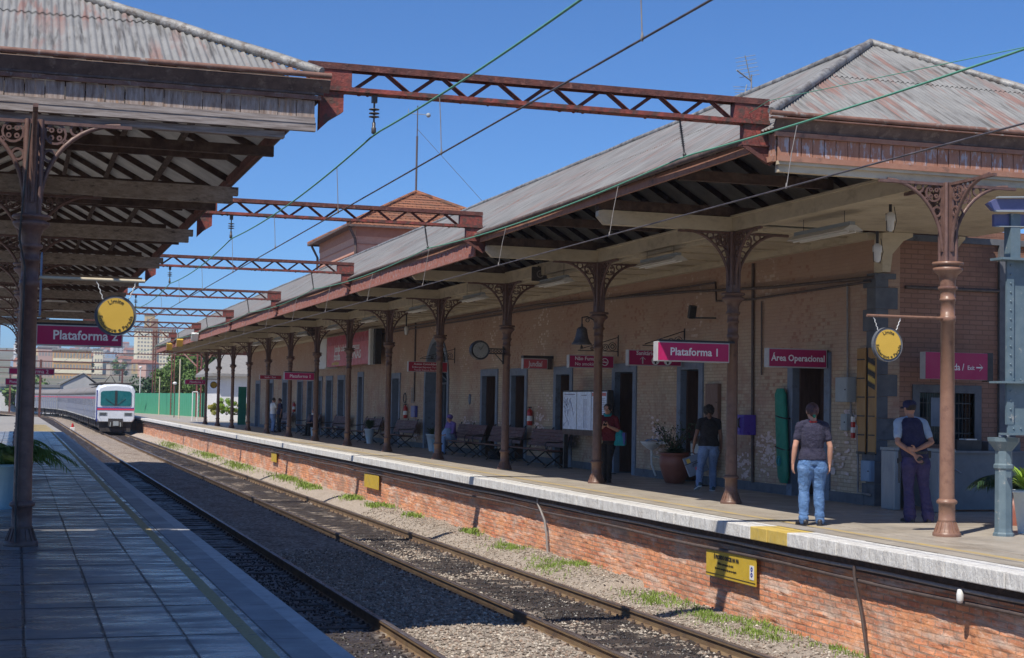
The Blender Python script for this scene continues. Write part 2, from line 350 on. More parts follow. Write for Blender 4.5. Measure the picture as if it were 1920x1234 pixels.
def ballast():
    m, nt, bs = newmat('track_ballast')
    co = coords(nt); v = N(nt, 'ShaderNodeTexVoronoi'); v.inputs['Scale'].default_value = 17; nt.links.new(co, v.inputs['Vector'])
    sp = N(nt, 'ShaderNodeSeparateColor'); nt.links.new(v.outputs['Color'], sp.inputs[0])
    base = mixc(nt, sp.outputs[0], (.12, .10, .085), (.52, .46, .39))
    base = mixc(nt, noisef(nt, coords(nt, (1, .4, 1)), 1.4, 5, .7, .5, .75), base, (.13, .10, .08))
    base = mixc(nt, mathn(nt, 'MULTIPLY', sp.outputs[1], .35), base, (.24, .13, .08))
    # oil between the rails of the far track, in patches
    tc = N(nt, 'ShaderNodeTexCoord'); s3 = N(nt, 'ShaderNodeSeparateXYZ'); nt.links.new(tc.outputs['Object'], s3.inputs[0])
    def strip(c, w):
        d = mathn(nt, 'ABSOLUTE', mathn(nt, 'SUBTRACT', s3.outputs[0], c)); r = N(nt, 'ShaderNodeMapRange'); r.inputs[1].default_value = w; r.inputs[2].default_value = w - .25
        nt.links.new(d, r.inputs[0]); return r.outputs[0]
    f = mathn(nt, 'MULTIPLY', strip(7.75, .75), noisef(nt, coords(nt, (1.1, .33, 1)), 1.3, 4, .6, .36, .5))
    f2 = mathn(nt, 'MULTIPLY', strip(3.8, .8), .92)
    f = mathn(nt, 'MAXIMUM', f, f2)
    base = mixc(nt, mathn(nt, 'MULTIPLY', f, .93), base, (.022, .019, .02))
    nt.links.new(base, bs.inputs['Base Color'])
    rr = N(nt, 'ShaderNodeMapRange'); rr.inputs[3].default_value = .92; rr.inputs[4].default_value = .38; nt.links.new(f, rr.inputs[0]); nt.links.new(rr.outputs[0], bs.inputs['Roughness'])
    bump(nt, bs, v.outputs['Distance'], .9, .03); return m
M['ballast'] = ballast()
def stonemat(name, a, b, c, rough):
    m, nt, bs = newmat(name); g = N(nt, 'ShaderNodeNewGeometry'); rp = N(nt, 'ShaderNodeValToRGB'); nt.links.new(g.outputs['Random Per Island'], rp.inputs[0])
    e = rp.color_ramp.elements; e[0].color = (*a, 1); e[1].color = (*b, 1); x = e.new(.55); x.color = tuple((a[i] + b[i]) * .5 for i in range(3)) + (1,); x = e.new(.8); x.color = (*c, 1); x = e.new(.86); x.color = tuple((a[i] * .4 + b[i] * .6) for i in range(3)) + (1,)
    nt.links.new(rp.outputs[0], bs.inputs['Base Color']); bs.inputs['Roughness'].default_value = rough; return m
M['stone'] = stonemat('ballast_stone', (.13, .105, .085), (.58, .52, .44), (.27, .19, .14), .9)
_u = (lambda *a, **k: None)('ballast_stone', (.24, .20, .165), (.50, .44, .37), .9, 0, 3.1, c3=(.30, .17, .11), s3=2.3, lo3=.56, hi3=.66, lo=.42, hi=.58, bmp=0)
M['stone_dark'] = stonemat('oily_stone', (.014, .013, .015), (.085, .075, .07), (.05, .035, .028), .4)
M['dirt'] = mat('gravelly_dirt', (.36, .30, .25), (.52, .45, .38), .95, 0, 18, c3=(.28, .22, .165), s3=2.0, bmp=.9, bd=.03)
M['earth'] = mat('dry_earth', (.16, .125, .09), (.24, .19, .14), .95, 0, .6, c3=(.10, .13, .05), s3=.15, bmp=.3)
M['grass'] = mat('weed_green', (.14, .22, .035), (.24, .33, .06), .8, 0, 6, bmp=0)
M['leaf'] = mat('leaf_green', (.06, .12, .025), (.12, .20, .04), .7, 0, 3, bmp=0)
M['leaf_dark'] = mat('dark_leaf_green', (.015, .045, .018), (.035, .085, .03), .6, 0, 5, bmp=0)
M['leaf_bright'] = mat('bright_leaf_green', (.16, .30, .03), (.28, .42, .05), .6, 0, 5, bmp=0)
M['leaf_yellow'] = mat('yellow_green_leaf', (.30, .28, .03), (.16, .20, .03), .7, 0, 3, c3=(.40, .20, .04), s3=2, bmp=0)
M['bark'] = mat('bark', (.07, .05, .035), (.13, .10, .075), .9, 0, 8)
M['wire_green'] = mat('green_patina_wire', (.10, .30, .20), (.13, .36, .25), .55, .0, 9, bmp=0)
M['wire'] = mat('dark_wire', (.07, .062, .07), (.17, .15, .155), .5, .3, 6, bmp=0)
M['insul'] = mat('dark_insulator', (.045, .04, .04), (.09, .08, .075), .4, 0, 20)
M['white'] = mat('white_paint', (.74, .74, .72), (.66, .66, .64), .5, 0, 6, bmp=.05)
M['lampshade'] = mat('white_enamel', (.62, .60, .55), (.52, .50, .45), .45, 0, 6, bmp=.05)
M['tubeglass'] = mat('unlit_tube', (.78, .76, .70), rough=.3)
M['magenta'] = mat('magenta_sign_face', (.40, .012, .10), (.37, .012, .095), .5, 0, 3, bmp=.02)
M['magenta_bright'] = mat('bright_magenta_sign_face', (.50, .01, .125), (.46, .01, .115), .5, 0, 3, bmp=.02)  # brighter opaque copy of the magenta sign face
M['pink'] = mat('faded_red_sign_face', (.60, .11, .14), (.52, .09, .12), .45, 0, 3, bmp=.02)
M['red_sign'] = mat('red_sign_face', (.42, .02, .06), (.36, .02, .05), .4, 0, 3, bmp=.02)
M['signframe'] = mat('grey_sign_frame', (.50, .49, .49), (.42, .41, .42), .45, 0, 6, bmp=.05)
M['text_white'] = mat('white_lettering', (.82, .80, .82), rough=.5)
M['text_black'] = mat('black_lettering', (.03, .025, .02), rough=.5)
M['text_yellow'] = mat('yellow_lettering', (.75, .60, .12), rough=.5)
M['black'] = mat('black_paint', (.02, .02, .022), (.035, .033, .035), .5, 0, 9, bmp=.1)
M['yellow'] = mat('yellow_sign_face', (.66, .42, .06), (.60, .38, .055), .4, 0, 3, bmp=.02)
M['ysign'] = mat('yellow_warning_plate', (.60, .41, .04), (.52, .35, .035), .5, 0, 6, c3=(.42, .32, .08), s3=4, bmp=.1)
M['blue_post'] = mat('peeling_blue_steel', (.095, .145, .18), (.135, .19, .225), .6, 0, 5, c3=(.30, .31, .30), s3=7, lo3=.6, hi3=.68, bmp=.3)
M['blue_dark'] = mat('blue_violet_steel', (.09, .10, .22), (.12, .13, .27), .5, 0, 5, bmp=.2)
M['terracotta'] = mat('terracotta_glaze', (.24, .075, .05), (.30, .10, .065), .45, 0, 4, bmp=.2)
M['pot_white'] = mat('white_plastic_pot', (.62, .70, .74), (.55, .63, .68), .5, 0, 5, bmp=.05)
M['pot_blue'] = mat('pale_blue_pot', (.26, .42, .52), (.22, .37, .47), .5, 0, 5, bmp=.05)
M['bin_blue'] = mat('blue_plastic_bin', (.02, .12, .36), (.03, .15, .40), .4, 0, 5, bmp=.05)
M['bench_wood'] = mat('dark_red_bench_wood', (.095, .036, .033), (.14, .056, .05), .6, 0, 6, (1, .4, 1), bmp=.1)
M['ext_red'] = mat('extinguisher_red', (.45, .02, .02), rough=.3)
M['purple'] = mat('purple_phone_shell', (.10, .05, .38), (.085, .04, .33), .35, 0, 4, bmp=.02)
M['stretcher'] = mat('green_canvas', (.006, .17, .11), (.01, .22, .145), .6, 0, 5, bmp=.2)
M['board_wood'] = mat('varnished_board', (.30, .155, .045), (.38, .21, .065), .45, 0, 5, (2, 2, .4), bmp=.1)
M['metalbox'] = mat('grey_enamel_box', (.33, .36, .37), (.29, .32, .33), .5, 0, 4, bmp=.05)
M['stainless'] = mat('brushed_steel', (.28, .30, .34), (.34, .36, .40), .4, .5, 6, (1, 1, .3), bmp=.05)
M['counter'] = mat('grey_counter', (.135, .15, .17), (.17, .185, .205), .6, 0, 4, bmp=.1)
M['pipe'] = mat('grey_conduit', (.30, .28, .27), (.22, .20, .19), .6, 0, 9, bmp=.1)
M['pipe_dark'] = mat('brown_conduit', (.075, .055, .05), (.12, .09, .08), .6, 0, 9, bmp=.1)
M['bluebox'] = mat('pale_blue_box', (.22, .33, .48), (.19, .29, .43), .5, 0, 5, bmp=.05)
M['tile_roof'] = brickmat('clay_roof_tile', .24, .34, .01, (.42, .17, .085), (.30, .12, .065), (.10, .045, .03), .03,
    patches=(((.16, .09, .06), 1.3, .5, .7, (1, 1, 1)), ((.50, .24, .13), 3, .58, .7, (1, 1, 1))), bmp=.9, bd=.05)
M['tower_wall'] = mat('salmon_tower_brick', (.58, .30, .21), (.64, .37, .27), .85, 0, 4, (1, 1, 3), c3=(.60, .38, .27), s3=2, bmp=.3)
M['tower_band'] = mat('reddish_band_brick', (.42, .19, .13), (.48, .23, .16), .85, 0, 4, bmp=.3)
M['fence_green'] = mat('green_sheet_fence', (.055, .26, .16), (.07, .31, .20), .6, 0, 3, (3, 3, .4), bmp=.1)
M['house_white'] = mat('white_plaster', (.70, .70, .70), (.62, .62, .62), .8, 0, 2, bmp=.1)
M['ramp'] = mat('dusty_ramp_concrete', (.26, .25, .23), (.34, .32, .30), .9, 0, 2)
M['roof_grey'] = mat('grey_roof', (.20, .195, .19), (.28, .27, .26), .8, 0, 3, (1, 4, 1), bmp=.3)
M['hillgreen'] = mat('hill_ground', (.10, .12, .06), (.20, .17, .13), .95, 0, .02, bmp=0)
M['clay'] = mat('far_clay_roof', (.32, .13, .08), (.26, .10, .065), .9, 0, .5, bmp=0)
M['w_beige'] = mat('beige_render', (.50, .44, .36), rough=.9)
M['w_pink'] = mat('pink_render', (.52, .34, .28), rough=.9)
M['w_grey'] = mat('grey_render', (.36, .36, .36), (.44, .44, .43), .9, 0, .4, bmp=0)
M['w_ochre'] = mat('ochre_render', (.58, .42, .20), rough=.9)
M['w_blue'] = mat('blue_render', (.26, .36, .48), rough=.9)
M['farwin'] = mat('far_window', (.30, .29, .27), rough=.4)
M['w_cream'] = mat('cream_render', (.88, .80, .58), (.82, .74, .52), .9, 0, .3, bmp=0)
M['w_orange'] = mat('orange_render', (.62, .36, .12), (.56, .32, .11), .9, 0, .3, bmp=0)
M['w_brown'] = mat('brown_strip_render', (.28, .17, .09), rough=.9)
M['dialface'] = mat('aged_dial', (.30, .29, .25), (.25, .24, .21), .5, 0, 4, bmp=0)
M['mapface'] = mat('pale_blue_printed_panel', (.62, .70, .86), (.66, .74, .90), .25, 0, 3, bmp=.0)
M['mapink'] = mat('grey_blue_ink', (.20, .22, .34), rough=.5)
# people
M['skin_light'] = mat('light_skin', (.52, .27, .19), (.56, .30, .21), .5, 0, 12, bmp=.05)
M['skin_tan'] = mat('tan_skin', (.40, .20, .135), (.44, .225, .155), .5, 0, 12, bmp=.05)
M['skin_dark'] = mat('brown_skin', (.17, .08, .052), (.20, .10, .065), .5, 0, 12, bmp=.05)
M['jeans'] = mat('blue_denim', (.07, .155, .34), (.12, .235, .46), .85, 0, 9, c3=(.22, .34, .55), s3=4, lo3=.55, hi3=.75, bmp=.9, bd=.02)
M['jeans_light'] = mat('washed_denim', (.15, .23, .40), (.21, .30, .48), .85, 0, 8, c3=(.10, .17, .33), s3=5, bmp=.9, bd=.02)
M['tee_navy'] = mat('charcoal_violet_cotton', (.026, .025, .052), (.036, .034, .068), .9, 0, 8, bmp=.9, bd=.02)
M['navy'] = mat('dark_navy_cloth', (.014, .016, .06), (.022, .024, .085), .85, 0, 8, bmp=.9, bd=.02)
M['navy_trousers'] = mat('navy_violet_trousers', (.035, .03, .10), (.055, .045, .14), .8, 0, 7, bmp=.9, bd=.022)
M['shirt_blue'] = mat('pale_blue_shirt', (.33, .44, .60), (.40, .52, .68), .85, 0, 7, bmp=.9, bd=.02)
M['black_cloth'] = mat('black_cloth', (.012, .011, .014), (.022, .02, .024), .9, 0, 7, bmp=.9, bd=.02)
M['maroon'] = mat('maroon_knit', (.14, .012, .022), (.18, .018, .03), .9, 0, 9, bmp=.9, bd=.02)
M['teal'] = mat('teal_cloth', (.01, .26, .30), (.012, .31, .36), .8, 0, 7, bmp=.9, bd=.02)
M['violet_cloth'] = mat('violet_cloth', (.16, .11, .34), (.20, .14, .40), .85, 0, 7, bmp=.9, bd=.02)
M['paleblue_cloth'] = mat('sky_blue_cloth', (.22, .35, .56), (.28, .41, .62), .85, 0, 7, bmp=.9, bd=.02)
M['hair'] = mat('dark_brown_hair', (.05, .018, .018), (.11, .045, .04), .5, 0, 40, (1, 1, .3), bmp=.6, bd=.004)
M['hair_black'] = mat('black_curly_hair', (.012, .009, .009), (.03, .022, .02), .6, 0, 50, bmp=.8, bd=.008)
M['shoe'] = mat('dark_shoe', (.02, .018, .02), (.035, .03, .033), .45, 0, 9, bmp=.1)
M['shoe_blue'] = mat('dark_teal_shoe', (.015, .05, .08), (.02, .07, .10), .6, 0, 9, bmp=.1)
M['sole'] = mat('white_sole', (.55, .58, .60), rough=.7)
# train
M['train_steel'] = mat('ribbed_stainless', (.30, .315, .345), (.36, .375, .405), .4, .45, 3, (1, .1, 1), bmp=0)
M['train_roof'] = mat('dusty_train_roof', (.20, .185, .175), (.26, .24, .23), .7, 0, 3, bmp=.1)
M['train_white'] = mat('white_cab_paint', (.66, .69, .74), (.60, .63, .68), .35, 0, 3, bmp=0)
M['train_glass'] = mat('teal_windscreen', (.012, .11, .125), (.02, .15, .165), .12, 0, 3, bmp=0)
M['train_blue'] = mat('blue_train_paint', (.035, .05, .26), rough=.4)
M['train_door'] = mat('grey_blue_train_door', (.20, .22, .32), rough=.5)
M['train_red'] = mat('red_train_stripe', (.62, .05, .10), rough=.4)
M['headlight_glass'] = mat('headlight_glass', (.08, .09, .10), rough=.1)
M['train_under'] = mat('grimy_underframe', (.03, .027, .028), (.06, .05, .048), .8, 0, 6, bmp=.3)
# ================================================================ setting
def off(Y): return 0.0 if Y < 200 else -(Y - 200) ** 2 / 775.0
Y0 = 17.03; SP = 6.1965; HB = 4.47
def colY(n): return Y0 + n * SP
b = MB(); b.add([(-4000, -300, -1.75), (4000, -300, -1.75), (4000, 6000, -1.75), (-4000, 6000, -1.75)], [(0, 1, 2, 3)])
tag(b.build('ground', M['earth']), kind='structure')
# ballast bed
def gridmesh(xs, ys, zf, xo=off):
    mb = MB(); vs = [(x + xo(y), y, zf(x, y)) for y in ys for x in xs]; n = len(xs)
    fs = [(j * n + i, j * n + i + 1, (j + 1) * n + i + 1, (j + 1) * n + i) for j in range(len(ys) - 1) for i in range(n - 1)]
    return mb.add(vs, fs, True)
def lin(a, b, n): return [a + (b - a) * i / n for i in range(n + 1)]
def zb(x, y):
    z = -1.375 + .022 * mnoise.noise((x * 3, y * 3, 0)) + .014 * mnoise.noise((x * 11, y * 11, 5))
    for c in (3.77, 7.4):
        d = abs(x - c)
        if d < .75: z -= .02
    if 4.9 < x < 6.3: z += .04 * sin((x - 4.9) / 1.4 * pi)
    return z
tag(gridmesh(lin(1.9, 9.75, 110), lin(3, 34, 430) + lin(34, 90, 150)[1:] + lin(90, 340, 50)[1:], zb).build('ballast_bed', M['ballast']), kind='structure')
def zd(x, y):
    t = max(0, min(1, (x - 8.42) / .75)); t = t * t * (3 - 2 * t)
    foot = -1.21 + .05 * mnoise.noise((y * .35, 3, 0)) + .035 * mnoise.noise((y * 1.3, 7, 0))
    if y < 23: foot -= .10
    return -1.43 + (foot + 1.43) * t + .03 * mnoise.noise((x * 4, y * 4, 2)) + .012 * mnoise.noise((x * 17, y * 17, 2))
tag(gridmesh(lin(8.42, 9.75, 26), lin(3, 34, 430) + lin(34, 140, 300)[1:], zd).build('gravel_verge', M['dirt']), kind='structure')
# loose stones
def stones(n, xr, yr, zf, s0, s1, pred=None):
    mb = MB(); rr = random.Random(n)
    for _ in range(n):
        y = yr[0] + (yr[1] - yr[0]) * rr.random() ** 1.25; x = rr.uniform(*xr)
        if pred and not pred(x, y): continue
        s = rr.uniform(s0, s1); z = zf(x, y) + s * .3; a = rr.random() * 6.28; ca, sa = cos(a), sin(a)
        vs = []
        for dx, dy, dz in ((1, 0, .1), (-.2, 1, 0), (-1, -.1, .15), (.1, -1, -.1), (.15, .1, .75), (0, 0, -.7)):
            dx *= rr.uniform(.6, 1.1); dy *= rr.uniform(.6, 1.0); dz *= rr.uniform(.7, 1.1)
            vs.append((x + s * (dx * ca - dy * sa), y + s * (dx * sa + dy * ca), z + s * dz))
        mb.add(vs, [(0, 1, 4), (1, 2, 4), (2, 3, 4), (3, 0, 4), (1, 0, 5), (2, 1, 5), (3, 2, 5), (0, 3, 5)])
    return mb
def oil(x, y): return 7.0 < x < 8.12 and mnoise.noise((x * .9, y * .45, 9)) > -.12
tag(stones(15000, (4.68, 6.5), (8, 30), zb, .014, .036).build('ballast_stones', M['stone']), kind='stuff')
mb1 = stones(9000, (6.72, 8.1), (8, 34), zb, .014, .036, lambda x, y: not oil(x, y))
tag(mb1.build('ballast_stones', M['stone']), kind='stuff')
tag(stones(9000, (6.72, 8.1), (8, 34), zb, .012, .03, oil).build('oily_ballast_stones', M['stone_dark']), kind='stuff')
tag(stones(5000, (3.1, 4.4), (8, 30), zb, .012, .03).build('oily_ballast_stones', M['stone_dark']), kind='stuff')
tag(stones(15000, (8.34, 9.6), (8, 40), lambda x, y: max(zd(x, y), zb(x, y)), .008, .028).build('verge_stones', M['stone']), kind='stuff')
# weeds along the wall: blades
def weeds():
    mb = MB(); rr = random.Random(3)
    spots = [(9.2, 28.8, .35, .9), (9.05, 25.7, .45, 1.1), (9.5, 25.4, .25, .5), (9.1, 21.6, .3, .9), (9.45, 21.5, .25, .6), (9.2, 19.6, .35, 1.0), (9.45, 18.6, .25, .8), (9.1, 18.0, .3, .8),
             (9.5, 16.6, .2, .6), (9.3, 40.5, .3, 1.0), (9.3, 44, .3, .8), (9.25, 36.8, .2, .6), (9.2, 55, .35, 3), (9.0, 66, .35, 4), (9.1, 78, .4, 5), (9.1, 50, .25, 1.5), (9.35, 32, .2, .5), (9.2, 15.0, .25, .7), (8.9, 95, .5, 7)]
    for cx, cy, rx, ry in spots:
        for _ in range(int(850 * min(1.4, max(.5, rx * ry * 3.2)))):
            x = rr.gauss(cx, rx * .45); y = rr.gauss(cy, ry * .5)
            if x > 9.58 or x < 8.45: continue
            if mnoise.noise((x * 5, y * 5, 1)) < -.1: continue
            z = zd(x, y); h = rr.uniform(.03, .085) * (1.0 if y < 30 else 1.5); w = rr.uniform(.003, .007) * (1 if y < 30 else 2.2); a = rr.random() * 6.28
            lx, ly = cos(a) * h * .5, sin(a) * h * .5; px, py = -sin(a) * w, cos(a) * w
            mb.add([(x - px, y - py, z - .01), (x + px, y + py, z - .01), (x + lx * .5 + px, y + ly * .5 + py, z + h * .7), (x + lx, y + ly, z + h)], [(0, 1, 2), (0, 2, 3)])
    return mb
tag(weeds().build('weeds', M['grass']), kind='stuff')

# ---------------------------------------------------------------- tracks
TY = lin(2, 50, 12) + lin(50, 200, 15)[1:] + lin(200, 340, 28)[1:]
def rail_mb(X, prof):
    mb = MB(); rings = [[(X + off(y) + px, y, -1.23 + pz) for px, pz in prof] for y in TY]
    return mb.loft(rings, False)
WEB = [(-.07, -.17), (.07, -.17), (.07, -.155), (.012, -.135), (.012, -.05), (.034, -.038), (.034, -.014), (-.034, -.014), (-.034, -.038), (-.012, -.05), (-.012, -.135), (-.07, -.155)]
HEAD = [(-.0355, -.0138), (.0355, -.0138), (.034, -.002), (.026, 0), (-.026, 0), (-.034, -.002)]
def track(xc, label):
    t = thing('railway_track', (xc, 10, -1.4), label, 'railway track', 'railway tracks between the platforms')
    for s in (-1, 1):
        X = xc + s * .801
        r = rail_mb(X, WEB).build('rail', M['rail'], t); rail_mb(X, HEAD).build('rail_head', M['steel'], r)
        cl = MB(); y = 6.0
        while y < 60:
            for q in (-1, 1):
                cx = X + q * .085
                cl.lathe([(.024, -1.41), (.026, -1.375), (.018, -1.36), (.018, -1.345)], 7, (cx, y + q * .02, 0), False)
                cl.box(cx - .05, cx + .05, y - .028, y + .028, -1.40, -1.382)
            y += .30 if y < 34 else .6
        cl.build('rail_clips', M['spike'], r)
    first = None; y = 5.1
    for k in range(92):
        if first is None:
            m_ = MB(); m_.box(xc - 1.38, xc + 1.38, y - .12, y + .12, -1.52, -1.383)
            first = m_.build('sleeper', M['sleeper'], t, bevel=.012)
        else:
            c = first.copy(); scene.collection.objects.link(c); c.parent = t; c.location = (R.uniform(-.02, .02), k * .6 + R.uniform(-.02, .02), R.uniform(-.012, .004)); c.rotation_euler = (0, 0, R.uniform(-.004, .004))
    m_ = MB(); y = 5.1 + 92 * .6
    while y < 330:
        m_.box(xc - 1.38 + off(y), xc + 1.38 + off(y), y - .12, y + .12, -1.5, -1.385); y += .6
    tag(m_.build('sleepers', M['sleeper'], t), kind='stuff')
    return t
track(3.771, 'empty oil-blackened track beside the shaded left platform')
track(7.400, 'sunlit track beside the brick wall, the train standing on it far off')

# ---------------------------------------------------------------- right platform (platform 1)
XE = 9.362
b = MB(); b.add([(XE + .42, -6, 0), (40, -6, 0), (40, 175, 0), (XE + .42, 175, 0)], [(0, 1, 2, 3)])
tag(b.build('platform_floor', M['tileP1']), kind='structure')
b = MB(); b.box(10.17, 10.27, -4, 60, -.001, .004); b.box(10.17, 10.27, 60, 125, -.001, .006)
tag(b.build('platform_edge_line', M['yellowP1']), kind='structure')
b = MB(); b.box(10.62, 10.628, -4, 120, -.001, .0035)
tag(b.build('floor_joint', M['dirt']), kind='structure')
pw = thing('platform_wall', (9.6, 10, -1.4), 'eroded orange brick retaining wall under white concrete edging, right of the tracks', 'platform wall')
def wallx(y, z):
    n = .5 + .5 * mnoise.noise((y * .9, z * 2.2, 4))
    d = .016 * mnoise.noise((y * 3.8, math.floor(z / .078) * 3.9, 1)) + .006 * mnoise.noise((y * 13, z * 9, 8)) + (.05 * max(0, mnoise.noise((y * .8, z * 1.6, 6)) - .15))
    return 9.60 + d
mb = MB(); ys = lin(4, 34, 560) + lin(34, 70, 240)[1:] + lin(70, 175, 60)[1:]; zs = [-1.6 + .039 * i for i in range(33)]
vs = [(wallx(y, z + .001), y, z) for y in ys for z in zs]; n = len(zs)
mb.add(vs, [(j * n + i, j * n + i + 1, (j + 1) * n + i + 1, (j + 1) * n + i) for j in range(len(ys) - 1) for i in range(n - 1)])
mb.build('brick_face', M['retbrick'], pw)
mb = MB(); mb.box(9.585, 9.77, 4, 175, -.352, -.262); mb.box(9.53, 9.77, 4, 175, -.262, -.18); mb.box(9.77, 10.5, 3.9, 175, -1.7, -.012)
mb.build('dark_brick_band', M['dark_course'], pw)
rr = random.Random(11); y = 5.0; cuts = [5.0, 6.2, 7.4, 8.6, 9.8, 11.0, 12.1, 13.2, 14.25, 15.0, 15.79, 16.52, 17.2, 17.76, 18.30, 18.79, 19.61, 20.61, 21.3, 21.91, 23.0, 24.2]
while cuts[-1] < 132: cuts.append(cuts[-1] + rr.uniform(1.0, 1.7) * (1 if cuts[-1] < 60 else 1.7))
for i in range(len(cuts) - 1):
    a, c = cuts[i] + .006, cuts[i + 1] - .006; dz = rr.uniform(-.006, 0); dx = rr.uniform(-.006, .006); yel = 17.7 < a < 18.5
    m_ = MB(); m_.box(XE + dx, XE + .418, a, c, -.178, dz)
    o = m_.build('coping_stone', M['coping_yellow'] if yel else M['coping'], pw, bevel=.012)
    if yel: o['label'] = 'yellow painted edging stone'
m_ = MB(); m_.box(XE, XE + .418, 132.1, 175, -.178, 0); m_.build('coping_stone', M['coping'], pw)
def pipe_thing(name, pts, r, m, label, cat, group=None, n=8):
    o = MB().tube(pts, r, n).build(name, m); return tag(o, label, cat, group)
pipe_thing('conduit', [(9.47 + .01 * sin(y * .7), y, -.285 + .008 * sin(y * 1.7)) for y in lin(4, 130, 120)], .021, M['pipe'], 'long pale grey conduit running just below the white platform edging', 'conduit')
pipe_thing('conduit', [(9.5 + .008 * sin(y * .5), y, -.43 + .012 * sin(y * 1.1)) for y in lin(4, 130, 120)], .026, M['pipe_dark'], 'long dark pipe along the brick wall below the pale conduit', 'conduit')
pipe_thing('conduit', [(9.44, 27.85, -.2), (9.44, 27.84, -.3), (9.46, 27.72, -.42), (9.5, 27.6, -.6), (9.53, 27.55, -.9), (9.54, 27.5, -1.22)], .022, M['pipe'], 'bent grey downpipe on the brick wall between the two yellow plates', 'conduit')
pipe_thing('conduit', [(9.42, 16.2, -.26), (9.43, 16.2, -.4), (9.5, 16.16, -.8), (9.56, 16.12, -1.3)], .02, M['pipe_dark'], 'dark leaning downpipe at the right end of the brick wall', 'conduit')
o = MB().lathe([(.0, .085), (.026, .08), (.038, .03), (.038, -.03), (.024, -.06), (0, -.065)][::-1], 12, (9.42, 14.05, -.36)).build('bulkhead_lamp', M['white'])
tag(o, 'small white lamp hanging from the conduit at the right end of the wall', 'lamp')
def wall_plate(y0, y1, z0, z1, label, txt=True):
    t = thing('warning_plate', (9.52, (y0 + y1) / 2, z0), label, 'sign', 'yellow plates on the platform wall')
    MB().box(9.50, 9.515, y0, y1, z0, z1).build('plate', M['ysign'], t)
    if txt:
        c = (y0 + y1) / 2; w = y1 - y0
        MB().box(9.494, 9.4985, y0, y1, z0 + .035, z0 + .043).build('border_line', M['text_black'], t)
        text('É PROIBIDO DESCER NA VIA', .078, (9.496, c + .12, z1 - .10), M['text_black'], t, ax='y', sx=.80, bold=.02)
        text('Utilize a passagem de nível', .052, (9.496, c + .15, z1 - .185), M['text_black'], t, ax='y', sx=.9)
        text('Em caso de emergência fale com um Agente', .045, (9.496, c + .14, z1 - .255), M['text_black'], t, ax='y', sx=.85)
        MB().box(9.494, 9.4985, y0 + .045, y0 + .17, z0 + .08, z1 - .11).build('emblem_panel', M['white'], t)
        e = MB(); e.ring((9.4925, y0 + .107, (z0 + z1) / 2 + .03), (0, 0, 1), (0, 1, 0), .012, .032, .003, 12); e.ring((9.4925, y0 + .107, (z0 + z1) / 2 - .045), (0, 0, 1), (0, 1, 0), .012, .032, .003, 12)
        e.build('emblem', M['train_blue'], t)
    return t
wall_plate(18.89, 20.45, -.82, -.44, 'nearest yellow warning plate with black writing on the brick wall')
wall_plate(41.6, 43.4, -.84, -.46, 'plain yellow plate on the wall, middle distance, in line with the third gantry shadow', False)
wall_plate(59.1, 60.3, -.8, -.46, 'small yellow plate farther along the brick wall', False)
# ---------------------------------------------------------------- left platform (platform 2)
b = MB(); b.add([(-9, -6, 0), (1.64, -6, 0), (1.64, 71, 0), (-9, 71, 0)], [(0, 1, 2, 3)]); tag(b.build('left_platform_floor', M['tileP2']), kind='structure')
b = MB(); b.add([(1.64, -6, 0), (1.885, -6, 0), (1.885, 71, 0), (1.64, 71, 0)], [(0, 1, 2, 3)]); tag(b.build('granite_strip', M['tileGran']), kind='structure')
rj = random.Random(4); b = MB()
for x in (-1.415, -.91, -.40, .10, .605, 1.11):
    y = -2.0
    while y < 70: L_ = rj.uniform(.8, 1.8); w_ = rj.uniform(.004, .009); o_ = rj.uniform(-.006, .006); b.box(x - w_ + o_, x + w_ + o_, y, y + L_, -.001, .0022); y += L_ + .001
b.box(.10, 1.62, -2.0, -1.99, -.001, .002)
y = 7.48
while y < 60:
    for x in (-1.415, -.91, -.40, .10, .605, 1.11):
        yy = y + rj.uniform(-.02, .02); w_ = rj.uniform(.002, .006); b.box(x + .01, x + .495 if x < 1.1 else 1.47, yy - w_, yy + w_, -.001, .0021)
    y += 1.5
tag(b.build('left_floor_joints', M['black']), kind='structure')
b = MB(); b.box(1.885, 2.022, -6, 71, -.16, 0); tag(b.build('left_platform_edging', M['bandP2']), kind='structure')
b = MB(); b.box(1.48, 1.575, -6, 71, -.001, .004); tag(b.build('left_platform_line', M['yellowP2']), kind='structure')
b = MB(); b.box(1.634, 1.646, -6, 71, -.001, .0025); tag(b.build('floor_joint', M['black']), kind='structure')
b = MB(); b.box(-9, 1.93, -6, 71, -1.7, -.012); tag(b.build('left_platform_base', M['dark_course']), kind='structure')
b = MB(); b.add([(-9, 71, -.004), (2.0, 71, -.004), (2.0, 150, -.35), (-9, 150, -.35), (2.0, 71, -1.7), (2.0, 150, -1.7)], [(0, 1, 2, 3), (1, 4, 5, 2)]); tag(b.build('platform_ramp', M['ramp']), kind='structure')
b = MB()
for k in range(7): b.add([(.5, 74 + k * 3.2, -.0 - k * .014), (1.7, 72.5 + k * 3.2, -.0 - k * .014), (1.7, 73.6 + k * 3.2, -.004 - k * .014), (.5, 75.1 + k * 3.2, -.004 - k * .014)], [(0, 1, 2, 3)])
tag(b.build('hatched_ramp_marking', M['coping_yellow']), kind='structure')

